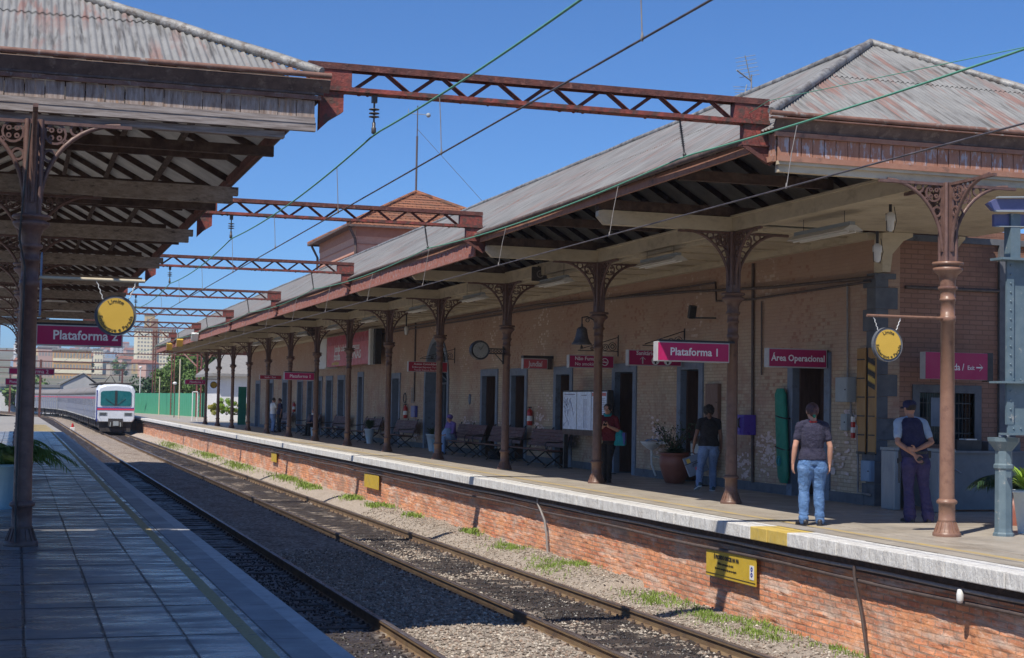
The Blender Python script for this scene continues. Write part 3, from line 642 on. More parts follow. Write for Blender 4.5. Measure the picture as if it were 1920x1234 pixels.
# ---------------------------------------------------------------- cast iron columns
def make_column(loc, mat_, label, group):
    x, y, z = loc; t = thing('iron_column', loc, label, 'column', group)
    MB().lathe([(.175, 0), (.178, .02), (.172, .045), (.150, .06), (.135, .10), (.112, .17), (.104, .19), (.112, .20), (.104, .21), (.101, .40), (.125, .41), (.13, .425), (.128, .445), (.108, .46), (.1, .47)], 24, (x, y, z)).build('base', mat_, t)
    fl = MB()
    for k in range(16):
        a = 2 * pi * k / 16; ca, sa = cos(a), sin(a)
        fl.beam((x + ca * .158, y + sa * .158, z + .05), (x + ca * .112, y + sa * .112, z + .18), .012, .012)
    fl.build('base_fluting', mat_, t)
    MB().lathe([(.094, .46), (.091, 1.6), (.086, 2.70), (.099, 2.705), (.102, 2.74), (.099, 2.775), (.088, 2.78), (.088, 2.96), (.1, 2.965), (.104, 2.985), (.1, 3.0), (.092, 3.005), (.094, 3.10), (.118, 3.11), (.124, 3.13), (.118, 3.15)], 24, (x, y, z)).build('shaft', mat_, t)
    MB().lathe([(.098, 3.15), (.10, 3.24), (.125, 3.30), (.17, 3.335), (.188, 3.36), (.185, 3.385), (.15, 3.40), (.15, 3.415), (.195, 3.425), (.198, 3.44), (.19, 3.46), (.12, 3.468)], 24, (x, y, z)).build('capital', mat_, t)
    p = MB(); p.box(x - .082, x + .082, y - .082, y + .082, z + 3.466, z + HB)
    for sx in (-1, 1):
        for sy in (-1, 1): p.tube([(x + sx * .07, y + sy * .07, z + 3.467), (x + sx * .07, y + sy * .07, z + HB - .002)], .028, 8)
    p.build('upper_post', M['iron'], t)  # on the right columns this darker iron stands in for roof shade
    first = None
    for k in range(4):
        a = k * pi / 2; d = Vector((round(cos(a)), round(sin(a)), 0)); u = Vector((0, 0, 1)); w = .80; h = .88
        q = MB(); c = Vector((x, y, z + HB)) + d * .08
        # arched rib: quarter ellipse from post foot to the beam
        pts = [c + d * (w * (1 - cos(t_))) + u * (-h + h * sin(t_)) for t_ in lin(0, pi / 2, 12)]
        q.tube(pts, [.026] * 13, 6)
        q.beam(c + d * .01 - u * .02, c + d * (w + .12) - u * .02, .05, .035); q.beam(c + d * .012 - u * h, c + d * .012, .035, .03)
        for (rx, rz, r_) in ((.135, .135, .118), (.345, .078, .070), (.082, .37, .070), (.50, .038, .034), (.038, .55, .034), (.245, .225, .036), (.60, .018, .018), (.02, .67, .02)):
            q.ring(c + d * rx - u * rz, d, u, r_ - min(.024, r_ * .5), r_, .022, 14)
        for a2 in lin(0, 2 * pi, 4)[:4]:
            q.ring(c + d * (.135 + .058 * cos(a2 + .78)) - u * (.135 - .058 * sin(a2 + .78)), d, u, .012, .03, .018, 8)
        q.build('bracket', M['iron'], t)  # same darker iron, roof shade put into the bracket colour
    return t
def ordn(i): return ['first', 'second', 'third', 'fourth', 'fifth', 'sixth', 'seventh', 'eighth', 'ninth', 'tenth', 'eleventh', 'twelfth', 'thirteenth', 'fourteenth'][i]
G1 = 'cast iron columns of the right platform'
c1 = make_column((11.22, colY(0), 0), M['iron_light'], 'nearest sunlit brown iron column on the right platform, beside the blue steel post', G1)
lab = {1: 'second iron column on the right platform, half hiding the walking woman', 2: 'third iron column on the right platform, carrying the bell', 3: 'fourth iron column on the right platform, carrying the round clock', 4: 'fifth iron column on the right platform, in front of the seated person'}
c1b = make_column((11.22, colY(1), 0), M['iron_shaded'], lab[1], G1)
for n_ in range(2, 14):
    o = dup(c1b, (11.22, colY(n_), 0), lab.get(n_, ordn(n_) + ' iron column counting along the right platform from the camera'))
c2 = make_column((.095, colY(0), 0), M['iron'], 'big dark brown iron column in the left foreground, next to the palm pot', 'cast iron columns of the left platform')
for n_ in range(1, 9): dup(c2, (.095, colY(n_), 0), ordn(n_) + ' iron column of the left platform counting from the camera, hidden behind the nearest')

# ---------------------------------------------------------------- corrugated roofs
def slope(name, parent, p0, p1, run, rise, Lf, pitch=.078, course=1.75, amp=.014):
    """corrugated sheets: eave line p0->p1, going `run` (unit horizontal) with `rise` per metre; Lf(s)=(start,end) of horizontal run"""
    p0 = Vector(p0); p1 = Vector(p1); e = (p1 - p0); L = e.length; e.normalize(); up = Vector(run) + Vector((0, 0, rise)); nrm = e.cross(up).normalized()
    if nrm.z < 0: nrm = -nrm
    mb = MB(); n = int(L / pitch) * 4; mx = max(Lf(L * i / 60) for i in range(61)); a = 0; k = 0
    while a < mx:
        bnd = a + course; vs = []; ok = []
        for i in range(n + 1):
            s = L * i / n; l = Lf(s); t0 = min(a - (.10 if a else 0), l); t1 = min(bnd, l); w = amp * sin(2 * pi * i / 4 + .4)
            jag = .012 * mnoise.noise((round(s / .72), k, 3))
            vs.append(p0 + e * s + up * (t0 + jag) + nrm * (w + .012)); vs.append(p0 + e * s + up * t1 + nrm * w); ok.append(t1 - t0 > .002)
        fs = [(2 * i, 2 * i + 2, 2 * i + 3, 2 * i + 1) for i in range(n) if ok[i] or ok[i + 1]]
        f = fs[len(fs) // 2]; nz = (vs[f[1]] - vs[f[0]]).cross(vs[f[2]] - vs[f[0]]).z
        if nz < 0: fs = [g_[::-1] for g_ in fs]
        mb.add(vs, fs, True); a = bnd; k += 1
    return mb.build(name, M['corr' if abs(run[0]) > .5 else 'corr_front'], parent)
def board_fascia(parent, a, c, z0, z1, out, mb_mat, trim_mat, bw=.155, sway=.004):
    """boards between two trims, along a->c (horizontal), `out` = outward unit"""
    a = Vector((*a, 0)); c = Vector((*c, 0)); e = (c - a); L = e.length; e.normalize(); o = Vector((*out, 0)); u = Vector((0, 0, 1)); rr = random.Random(5)
    bo = MB(); n = int(L / bw); bw = L / n
    for i in range(n):
        m = a + e * (bw * (i + .5)) + o * rr.uniform(0, sway); bo.obox(m + u * ((z0 + z1) / 2), e, o, u, bw / 2 - rr.uniform(.003, .007), .011, (z1 - z0) / 2)
    f = bo.build('fascia_board', mb_mat, parent)
    t = MB(); m = (a + c) / 2
    t.obox(m + o * .022 + u * (z0 + .012), e, o, u, L / 2, .03, .034)
    t.build('fascia_trim', trim_mat, parent)
def canopy(name, loc, label, xr, xe, s, yb, ye, zf, zs, apex, rear_hip=True, front=True):
    """xe = eave x on the track side, xr = ridge x, s=+1 if the track lies to +x"""
    t = thing(name, loc, label, 'canopy'); k = abs(xe - xr); ax, ay, az = xr, yb + k, apex
    riseS = (az - zs) / k; riseF = (az - zf) / k; xo = 2 * xr - xe
    L = ye - yb
    slope('roof_sheets', t, (xe, yb, zs), (xe, ye, zs), (-s, 0, 0), riseS, lambda q: max(0, min(k, q, L - q + .0)))
    slope('roof_sheets', t, (xo, yb, zs), (xo, ye, zs), (s, 0, 0), riseS, lambda q: max(0, min(k, q, L - q)))
    slope('roof_sheets', t, (min(xe, xo), yb, zf), (max(xe, xo), yb, zf), (0, 1, 0), riseF, lambda q: max(0, min(k, q, 2 * k - q)))
    slope('roof_sheets', t, (min(xe, xo), ye, zs), (max(xe, xo), ye, zs), (0, -1, 0), riseS, lambda q: max(0, min(k, q, 2 * k - q)))
    cp = MB()
    for q in (xe, xo):
        mid = lambda f: (q + (ax - q) * f, yb + k * f, (zf + zs) / 2 + .10 * (1 - f) + (az - (zf + zs) / 2) * f + .03)
        cp.tube([mid(f) for f in lin(.0, 1, 6)], [.05, .062, .055, .066, .055, .062, .058], 10)
        cp.tube([(q + (ax - q) * f, ye - k * f, zs + (az - zs) * f + .03) for f in lin(0, 1, 3)], .06, 8)
    cp.tube([(ax, y, az + .025 + .008 * sin(y * 3)) for y in lin(ay, ye - k, 60)], .055, 8)
    cp.build('ridge_cap', M['cap'], t)
    # flashing strips beside the hips
    fs = MB()
    for q in (xe, xo):
        P = Vector((q, yb, zf + .04)); Q = Vector((ax, ay, az + .02)); sg = 1 if q < ax else -1
        w = Vector((.30 * sg, 0, 0)); fs.add([P + w * .4, P, Q, Q + w * .2 + Vector((0, -.05, -.01))], [(0, 1, 2, 3)])
    return t, dict(k=k, ax=ax, ay=ay, az=az, riseS=riseS, riseF=riseF, xo=xo)

# ---- right canopy
can1, c_ = canopy('platform_canopy', (11.2, 60, 4.4), 'long grey corrugated canopy over the right platform, with peeling brown boards at its near end', 12.0, 8.66, -1, 16.92, 104, 5.15, 4.97, 7.03)
def gutter_run(t, pts, r, m, name='gutter'):
    MB().tube(pts, r, 8).build(name, m, t)
# front end: gutter, soffit board, trims and boards
xa, xb = 8.80, 15.24; yf = 17.03
g = MB(); g.tube([(8.62, 16.86, 5.16), (15.4, 16.86, 5.16)], .032, 8); g.box(8.64, 15.36, 16.84, 16.94, 5.10, 5.115); g.build('gutter', M['gutter'], can1)
g = MB(); g.obox((12.03, 16.955, 5.06), Vector((1, 0, 0)), Vector((0, .80, .6)), Vector((0, -.6, .8)), 3.3, .02, .075); g.box(8.72, 15.32, 16.985, 17.03, 4.965, 5.0); g.build('cornice_board', M['gutter_dark'], can1)
g = MB(); g.box(8.74, 15.3, 16.965, 17.0, 4.90, 4.955); g.build('cornice_trim', M['fascia_trim'], can1)
board_fascia(can1, (xa, yf), (xb, yf), 4.62, 4.90, (0, -1), M['fascia_tan'], M['fascia_trim'], .16)
g = MB(); g.box(8.83, 15.2, 17.045, 17.14, 4.475, 4.60); g.box(8.80, 15.24, 17.0, 17.06, 4.56, 4.605); g.build('end_beam', M['cream'], can1)
# little return of the fascia at the corner, towards the gantry
board_fascia(can1, (8.79, 17.05), (8.79, 17.22), 4.62, 4.95, (-1, 0), M['fascia_tan'], M['fascia_trim'], .08)
# side eave: dark gutter all along, boards only beyond the third column
gutter_run(can1, [(8.63 + .012 * sin(y * .9), y, 4.93 + .010 * sin(y * .37)) for y in lin(17.4, 104.1, 90)], .045, M['gutter_dark'])
g = MB(); g.beam((8.74, 17.4, 4.85), (8.74, 104, 4.85), .05, .13); g.build('eave_batten', M['fascia_trim'], can1)
for i_ in range(1, 7):
    y_a = 17.27 + 12.393 * i_ + .16; y_b = min(17.27 + 12.393 * (i_ + 1) - .12, 103.9)
    board_fascia(can1, (8.70, y_a), (8.70, y_b), 4.54, 4.80, (-1, 0), M['fascia'], M['fascia'], .15, .012)
board_fascia(can1, (8.72, 103.95), (15.2, 103.95), 4.54, 4.80, (0, 1), M['fascia'], M['fascia'], .3)
# timbers under the roof
rf = MB(); y = 18.6
while y < 103:
    l = min(3.3, max(.4, y - 17.0), 104.3 - y)
    rf.beam((8.72, y, 4.93), (8.72 + l, y, 4.93 + l * c_['riseS'] - .02), .06, .10)
    rf.beam((15.28, y, 4.93), (15.28 - l, y, 4.93 + l * c_['riseS'] - .02), .06, .10); y += 1.033
build_each(rf, 'rafter', M['wood_dark'], can1)
rf = MB()
for x in (9.25, 9.85, 10.45, 11.1):
    yy = 17.0 + (x - 8.66) + .1; rf.beam((x, yy, 4.88 + (x - 8.66) * c_['riseS']), (x, 103.5 - (x - 8.66), 4.88 + (x - 8.66) * c_['riseS']), .07, .07)
for q in (0.5, 1.1, 1.8): rf.beam((8.9 + q, 17.0 + q, 5.05 + q * c_['riseF']), (15.1 - q, 17.0 + q, 5.05 + q * c_['riseF']), .06, .07)
build_each(rf, 'purlin', M['wood_dark'], can1)
bm = MB(); lb = MB()
for n_ in range(0, 14):
    y = colY(n_)
    if n_ > 0:
        bm.prism([(8.80, 4.60), (8.92, 4.475), (13.44, 4.475), (13.44, 4.71), (8.88, 4.71), (8.80, 4.69)], (1, 0, 0), (0, 0, 1), (0, y, 0), .13)
        lb.beam((8.80, y, 4.80), (11.6, y, 4.80), .10, .16)
    if 0 < n_: lb.beam((8.85, y - SP / 2, 4.86), (11.3, y - SP / 2, 4.86), .08, .15)
build_each(bm, 'cantilever_beam', M['cream'], can1); build_each(lb, 'tie_beam', M['wood_dark'], can1)
g = MB(); g.box(11.16, 11.28, 17.15, 101, 4.478, 4.72); g.box(11.13, 11.31, 17.15, 101, 4.70, 4.735); g.build('long_beam', M['cream'], can1)
g = MB()
for y in lin(22.6, 94.5, 119): g.box(11.30, 13.455, y, y + .59, 4.50, 4.515)
for y in lin(17.2, 22.1, 26): g.box(11.30, 15.2, y, y + .18, 4.50 + (.0), 4.514)
g.box(13.30, 13.455, 22.5, 95, 4.395, 4.50); g.box(11.3, 11.38, 22.5, 95, 4.42, 4.50)
for y in lin(23.2, 94, 57): g.box(11.38, 13.30, y - .02, y + .02, 4.475, 4.50)
g.build('ceiling_boards', M['cream'], can1)
# ---- left canopy
can2, d_ = canopy('platform_canopy', (.1, 45, 4.4), 'weathered corrugated roof canopy with grey boards over the left platform', .1, 3.12, 1, 16.92, 69.5, 5.15, 5.02, 6.66)
g = MB(); g.tube([(-3.0, 16.86, 5.16), (3.22, 16.86, 5.16)], .032, 8); g.build('gutter', M['gutter'], can2)
g = MB(); g.obox((.1, 16.955, 5.06), Vector((1, 0, 0)), Vector((0, .80, .6)), Vector((0, -.6, .8)), 3.12, .02, .075); g.box(-2.96, 3.16, 16.985, 17.03, 4.965, 5.0); g.build('cornice_board', M['gutter_dark'], can2)
g = MB(); g.box(-2.93, 3.13, 16.965, 17.0, 4.905, 4.95); g.build('cornice_trim', M['gutter'], can2)
board_fascia(can2, (-2.9, yf), (3.07, yf), 4.66, 4.90, (0, -1), M['wood_grey'], M['wood_trim'], .205, .008)
g = MB(); g.box(-2.92, 3.08, 16.985, 17.06, 4.555, 4.65); g.box(-2.8, 2.75, 17.07, 17.2, 4.475, 4.545); g.build('end_beam', M['wood_trim'], can2)
g = MB(); g.beam((3.05, 17.3, 4.96), (3.05, 69.4, 4.96), .06, .12); g.build('eave_batten', M['red_dark'], can2)
gutter_run(can2, [(3.15, y, 4.99) for y in lin(17.4, 69.4, 20)], .045, M['gutter_dark'])
g = MB()
for n_ in range(1, 9):
    y = colY(n_); g.prism([(2.62, 4.48), (2.98, 4.48), (2.98, 4.60), (3.06, 4.60), (3.06, 4.72), (-2.8, 4.72), (-2.8, 4.48)], (1, 0, 0), (0, 0, 1), (0, y, 0), .14)
build_each(g, 'cantilever_beam', M['wood_beamL'], can2)
g = MB()
for n_ in range(0, 8):
    y = colY(n_) + SP / 2; g.beam((-2.8, y, 4.80), (3.10, y, 4.80), .09, .13)
    g.beam((-2.6, y + 1.5, 4.93), (2.7, y + 1.5, 4.93), .07, .09); g.beam((-2.6, y - 1.5, 4.93), (2.7, y - 1.5, 4.93), .07, .09)
g.box(.04, .16, 17.2, 68, 4.48, 4.72)
build_each(g, 'tie_beam', M['wood_dark'], can2)
g = MB(); y = 18.2
while y < 68:
    l = min(3.0, y - 16.9, 69.5 - y + .4)
    for s_ in (-1, 1): g.beam((.1 + 3.0 * s_, y, 4.98), (.1 + (3.0 - l) * s_, y, 4.98 + l * d_['riseS'] - .03), .07, .09)
    y += 1.55
for x in (.7, 1.4, 2.1): 
    for s_ in (-1, 1): g.beam((.1 + x * s_, 17 + 3.02 - x + .1, 5.0 + (3.02 - x) * d_['riseS'] - .12), (.1 + x * s_, 69.4 - (3.02 - x), 5.0 + (3.02 - x) * d_['riseS'] - .12), .07, .07)
build_each(g, 'rafter', M['wood_dark'], can2)

# ---------------------------------------------------------------- overhead line gantries
def make_gantry(y, label):
    t = thing('lattice_gantry', (5.9, y, 5.07), label, 'gantry', 'red lattice gantries between the canopies')
    xl, xr = 3.02, 8.77; zt, zb_ = 5.39, 5.07
    q = MB(); q.box(xl, xr, y - .075, y + .075, zt - .012, zt); q.box(xl, xr, y - .085, y - .075, zt - .075, zt); q.box(xl, xr, y + .075, y + .085, zt - .075, zt)
    q.build('top_chord', M['red_dark'], t)
    q = MB(); q.box(xl + .02, xr, y - .09, y + .09, zb_, zb_ + .012); q.box(xl + .02, xr, y - .10, y - .09, zb_, zb_ + .05); q.box(xl + .02, xr, y + .09, y + .10, zb_, zb_ + .05)
    rr = random.Random(int(y))
    for _ in range(70): x = rr.uniform(3.3, 8.6); q.sphere((x, y + rr.uniform(-.09, .09), zb_ - .004), rr.uniform(.006, .02), 5, 3, (1.6, 1, .8))
    q.build('bottom_chord', M['red'], t)
    q = MB()
    for x0, x1 in ((xl, xl + .50), (xr - .46, xr)):
        q.box(x0, x1, y - .070, y + .070, zb_ + .052, zt - .078)
    build_each(q, 'end_plate', M['red'], t)
    q = MB(); n = 7; a0 = xl + .52; a1 = xr - .48; w = (a1 - a0) / n
    for i in range(n):
        x = a0 + i * w; f = .44 if i % 1 == 0 else .5
        q.beam((x + .0, y + .03, zb_ + .03), (x + w * .47, y + .03, zt - .05), .042, .012, up=(0, 1, 0)); q.beam((x + w * .49, y - .03, zt - .04), (x + w * .98, y - .03, zb_ + .03), .050, .012, up=(0, 1, 0))
        q.beam((x + w * .49 + .02, y - .05, zt - .04), (x + w * .98 + .02, y - .05, zb_ + .03), .010, .045, up=(0, 1, 0))
    q.build('lattice_bars', M['red_dark'], t)
    q = MB(); q.prism([(8.44, zb_ - .003), (xr, zb_ - .003), (xr, 4.80), (8.44, 4.80)], (1, 0, 0), (0, 0, 1), (0, y, 0), .13)
    q.prism([(xl + .14, zb_ - .003), (3.43, zb_ - .003), (3.43, 4.84), (3.28, 4.74), (xl + .14, 4.62)], (1, 0, 0), (0, 0, 1), (0, y, 0), .13)
    build_each(q, 'bearing_plate', M['red'], t)
    q = MB(); q.prism([(8.48, 4.795), (8.86, 4.795), (8.86, 4.60), (8.78, 4.60)], (1, 0, 0), (0, 0, 1), (0, y, 0), .10); q.box(8.40, 8.88, y - .09, y + .09, 4.797, 4.815); q.beam((8.42, y - .07, 4.80), (8.80, y - .07, 4.585), .03, .05); q.build('corner_bracket', M['red_dark'], t)
    return t
def make_insulator(x, y, label, lean=0):
    t = thing('insulator', (x, y, 5.06), label, 'insulator', 'insulators under the gantries')
    if lean == 0:
        q = MB(); q.tube([(x, y, 5.07), (x, y, 4.66)], .011, 6); q.box(x - .03, x + .03, y - .03, y + .03, 4.98, 5.065)
        for z in (4.90, 4.855, 4.815): q.lathe([(.012, z - .012), (.062, z), (.058, z + .008), (.012, z + .018)], 14, (x, y, 0))
        q.lathe([(.012, 4.76), (.02, 4.75), (.02, 4.70), (.028, 4.69), (.028, 4.63), (.01, 4.62)][::-1], 10, (x, y, 0)); q.build('insulator_body', M['insul'], t)
    else:
        q = MB(); a = Vector((x, y, 5.07)); c = Vector((x + .07, y, 4.64)); q.tube([a, c], .013, 6)
        for f in lin(.2, .75, 9): p = a.lerp(c, f); q.lathe([(.012, -.004), (.028, 0), (.012, .006)], 8, p)
        q.sphere(c, .026, 8, 6); q.build('insulator_body', M['insul'], t)
    return t
g0 = make_gantry(17.27, 'nearest red lattice gantry spanning the tracks between the two canopy corners')
i0 = make_insulator(3.80, 17.27, 'nearest disc insulator hanging from the near gantry, left end')
i1 = make_insulator(7.60, 17.27, 'nearest slanting rod insulator hanging from the near gantry, right end', 1)
for k_ in range(1, 7):
    dup(g0, (5.9, 17.27 + 12.393 * k_, 5.07), ordn(k_) + ' red lattice gantry counting away from the camera')
    dup(i0, (3.80, 17.27 + 12.393 * k_, 5.06), 'disc insulator under the left end of the ' + ordn(k_) + ' red gantry')
    dup(i1, (7.60, 17.27 + 12.393 * k_, 5.06), 'rod insulator under the right end of the ' + ordn(k_) + ' red gantry')
# wires: green messenger, dark contact wire, droppers
def zm(y, base):
    ph = ((y - 17.27) % 12.393) / 12.393
    return base - .12 * 4 * ph * (1 - ph)
def wire_pair(xm, xc, zmb, zc, lab):
    t = thing('overhead_line', (xm, 17, zmb), lab, 'overhead wires', 'overhead lines above the tracks')
    ys = lin(-2, 110, 224)
    MB().tube([(xm, y, zm(y, zmb)) for y in ys] + [(xm - .2, 200, zmb)], .0115, 6).build('messenger_wire', M['wire_green'], t)
    MB().tube([(xc, -2, zc), (xc, 40, zc), (xc, 110, zc), (xc - .2, 200, zc)], .0092, 6).build('contact_wire', M['wire'], t)
    y = 4.3
    while y < 110:
        m_ = MB(); m_.tube([(xm, y, zm(y, zmb)), ((xm + xc) / 2, y, (zmb + zc) / 2), (xc, y, zc)], .0048, 5); m_.lathe([(.006, -.03), (.013, -.015), (.008, .02), (.004, .035)], 6, (xc, y, zc + .015)); m_.ring((xm, y, zm(y, zmb) - .01), (0, 1, 0), (0, 0, 1), .014, .019, .004, 8)
        m_.build('dropper', M['pipe'], t); y += 5.05
wire_pair(3.81, 3.84, 4.62, 3.97, 'green and dark overhead wires above the left track, with droppers')
wire_pair(7.67, 7.55, 4.62, 3.86, 'thick green overhead wire and contact wire in front of the right canopy')
pipe_thing('feeder_wire', [(8.2, 6, 4.35), (8.2, 11.3, 4.72), (8.2, 16.1, 5.13), (8.5, 17.2, 5.2)], .0045, M['wire_green'], 'thin pale green wire slanting up in front of the near roof hip', 'wire', n=5)

t = thing('added_shade_roof', (-4, 4, 0), 'added out-of-view blue roof that shades the left platform beside the camera', 'shade roof')  # added out of view only to shade the left platform floor
q = MB(); q.box(-7.5, -.57, -9, 16.55, 4.93, 5.02); q.box(-7.5, -2.35, 16.551, 16.72, 4.93, 5.02); q.box(-1.7, -1.15, 16.551, 16.74, 4.93, 5.02); q.box(-.98, -.88, 16.551, 16.7, 4.93, 5.02); q.build('roof_deck', M['blue_dark'], t)  # end pieces of the added deck break up the sun slit
q = MB(); q.box(-.72, -.62, -9, 16.4, 4.72, 4.925); q.box(-7.5, -7.4, -9, 16.5, 4.70, 4.925); build_each(q, 'edge_girder', M['blue_post'], t)
q = MB()
for y in (-6, 0, 6, 12): q.box(-7.35, -7.2, y, y + .15, 0, 4.69); q.box(-2.6, -2.45, y, y + .15, 0, 4.925)
build_each(q, 'roof_post', M['blue_post'], t)
# ================================================================ station building
WX = 13.46; WB = 95.0; WA = 22.5
st = thing('station_building', (18, 58, 0), 'long beige brick station building with blue-grey door surrounds behind the iron columns', 'building')
ops = [(23.95, 25.50, 2.56), (29.19, 30.49, 2.56), (32.79, 34.29, 2.56), (37.06, 38.49, 2.56), (40.73, 42.33, 2.58), (43.47, 45.23, 2.6),
       (48.9, 52.1, 2.7), (55.6, 57.04, 2.65), (61.95, 63.1, 2.78), (65.7, 67.3, 2.7), (68.4, 70.0, 2.7), (70.9, 72.0, 2.7), (73.2, 74.8, 2.7), (76.0, 77.6, 2.7), (80.4, 82.2, 2.7), (85.2, 87.0, 2.7), (90, 91.8, 2.7)]
FW = .2; TH = .45; ZT = 4.5
w = MB(); prev = WA
for i, (a, c, zt) in enumerate(ops):
    w.box(WX, WX + TH, prev, a + .1, 0, ZT)
    arch = i == 6
    if not arch: w.box(WX + .001, WX + TH, a + .1, c - .1, zt - .1, ZT)
    else:
        cy = (a + c) / 2; r = (c - a) / 2 - .1; pts = [(a + .1, ZT), (a + .1, 2.3)]
        pts = [(cy - r, ZT)] + [(cy - r * cos(t), 2.25 + r * sin(t)) for t in lin(0, pi, 16)] + [(cy + r, ZT)]
        n = len(pts); w.add([(x_, y, z) for x_ in (WX + .001, WX + TH) for y, z in pts], [tuple(range(n)), tuple(range(n, 2 * n))[::-1]] + [(j, j + n, (j + 1) % n + n, (j + 1) % n) for j in range(n)])
    prev = c - .1
w.box(WX, WX + TH, prev, WB, 0, ZT)
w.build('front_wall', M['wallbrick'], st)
# side wall with window
w = MB(); yw = WA; wx0, wx1, wz0, wz1 = 14.28, 15.34, 1.02, 1.88
w.box(WX + TH, wx0, yw, yw + TH, 0, ZT); w.box(wx1, 26, yw, yw + TH, 0, ZT); w.box(wx0, wx1, yw, yw + TH, 0, wz0); w.box(wx0, wx1, yw, yw + TH, wz1, ZT)
w.build('side_wall', M['wallbrick_side'], st)
w = MB(); w.box(26, 26.4, WA, WB, 0, 5.0); w.box(WX + TH, 26, WB - TH, WB, 0, ZT); w.box(WX + .5, 26, WA + .5, WB - .5, 4.55, 4.7); w.build('rear_walls', M['wallbrick_side'], st)
w = MB(); w.box(WX + 1.6, WX + 1.65, WA + .5, WB - .5, 0, 4.5); w.build('inner_partition', M['dark'], st)
# quoins
q = MB(); z = .0; k = 0
while z < 3.7:
    h = .36; lx = .40 if k % 2 else .22; ly = .38 if k % 2 == 0 else .26
    q.box(WX - .022, WX + lx, WA - .022, WA + ly, z + .004, min(z + h, 3.78)); z += h; k += 1
q.build('corner_quoins', M['bluegrey_dark'], st, bevel=.006)
q = MB(); q.box(WX - .06, WX + .34, WA - .06, WA + .2, 3.74, 3.83); q.build('corner_capital', M['bluegrey_dark'], st)
q = MB(); q.prism([(0, 0), (.10, 0), (.14, .30), (.34, .52), (.52, .60), (.52, .66), (0, .66)], (1, 0, 0), (0, 0, 1), (WX + .02, WA - .13, 3.835), .22)
q.prism([(-.06, 0), (.07, 0), (.07, .64), (-.06, .64)], (1, 0, 0), (0, 0, 1), (WX + .02, WA - .13, 3.835), .26)
q.build('corner_bracket', M['cream'], st)
for bx in (14.9, 16.4):
    q = MB(); q.prism([(0, 0), (.06, 0), (.10, .24), (.30, .36), (.30, .40), (0, .40)], (0, -1, 0), (0, 0, 1), (bx, WA, 4.08), .12); q.build('wall_bracket', M['cream'], st)
q = MB(); q.box(WX + .5, 26, WA - .05, WA, 4.40, 4.5); q.box(15.8, 16.12, WA - .06, WA, 0, 4.4); q.build('side_trim', M['bluegrey_dark'], st)
wf = MB(); f_ = .13
wf.box(wx0 - f_, wx0, yw - .03, yw + .1, wz0 - .1, wz1 + f_); wf.box(wx1, wx1 + f_, yw - .03, yw + .1, wz0 - .1, wz1 + f_); wf.box(wx0, wx1, yw - .029, yw + .1, wz1, wz1 + f_)
win = wf.build('ticket_window', M['bluegrey_dark'], st)
wf = MB()
for x in lin(wx0 + .05, wx1 - .05, 14): wf.tube([(x, yw + .06, wz0), (x, yw + .06, wz1)], .009, 5)
for z in (1.2, 1.45, 1.7): wf.box(wx0, wx1, yw + .05, yw + .07, z, z + .02)
wf.build('grille', M['black'], win)
wf = MB(); wf.box(wx0, wx1, yw + .30, yw + .31, wz0, wz1); wf.build('glass', M['glass_dark'], win)
wf = MB(); wf.box(wx0 + .25, wx0 + .5, yw + .03, yw + .04, 1.32, 1.80); wf.build('notice', M['bluegrey'], win)
# plinth, cornice and door surrounds
pl = MB(); prev = WA + .3
for a, c, zt in ops:
    pl.box(WX - .03, WX, prev, a, .0, .17); prev = c
pl.box(WX - .03, WX, prev, WB, 0, .17); build_each(pl, 'plinth', M['bluegrey_dark'], st)
for i, (a, c, zt) in enumerate(ops):
    fr = MB(); arch = i == 6; cy = (a + c) / 2
    if arch:
        zs_ = 2.25; R0 = (c - a) / 2
        fr.box(WX - .035, WX + TH + .05, a, a + FW, 0, zs_); fr.box(WX - .035, WX + TH + .05, c - FW, c, 0, zs_)
        fr.ring((WX + .2, cy, zs_), (0, 1, 0), (0, 0, 1), R0 - FW, R0, .47, 20, 0, pi)
    else:
        fr.box(WX - .035, WX + TH + .05, a, a + FW, 0, zt - FW); fr.box(WX - .035, WX + TH + .05, c - FW, c, 0, zt - FW); fr.box(WX - .035, WX + TH + .05, a, c, zt - FW, zt)
    d = fr.build('door_surround', M['bluegrey'], st)
    lf = MB(); x = WX + TH + .06
    if not arch:
        lf.box(x, x + .05, a + FW, c - FW, .02, zt - FW)
        for z0, z1 in ((.15, .8), (.95, zt - FW - .15)):
            for m_ in ((a + FW + .08, cy - .04), (cy + .04, c - FW - .08)): lf.box(x - .015, x, m_[0], m_[1], z0, z1)
        lf.box(x - .02, x, cy - .01, cy + .01, .02, zt - FW)
        lf.build('door_leaf', M['door'] if i in (0, 4, 5, 3) else (M['door_brown'] if i < 9 else M['bluegrey_dark']), st)
        if i < 6:
            hl = MB(); hl.box(WX + .10, x, c - FW - .05, c - FW - .01, .03, zt - FW - .02); hl.build('folded_leaf', M['door'], st)
    else:
        lf.box(x, x + .04, a + FW, c - FW, 0, 3.6); lf.build('gate_glazing', M['glass_dark'], st)
        lf = MB()
        for t_ in lin(.25, pi - .25, 5): lf.beam((x - .05, cy, 2.25), (x - .05, cy + 1.35 * cos(t_), 2.25 + 1.35 * sin(t_)), .03, .04)
        lf.box(x - .07, x - .03, a + FW, c - FW, 2.2, 2.27)
        for y_ in (a + .9, cy, c - .9): lf.box(x - .07, x - .03, y_ - .02, y_ + .02, 0, 2.2)
        lf.build('gate_bars', M['bluegrey_dark'], st)
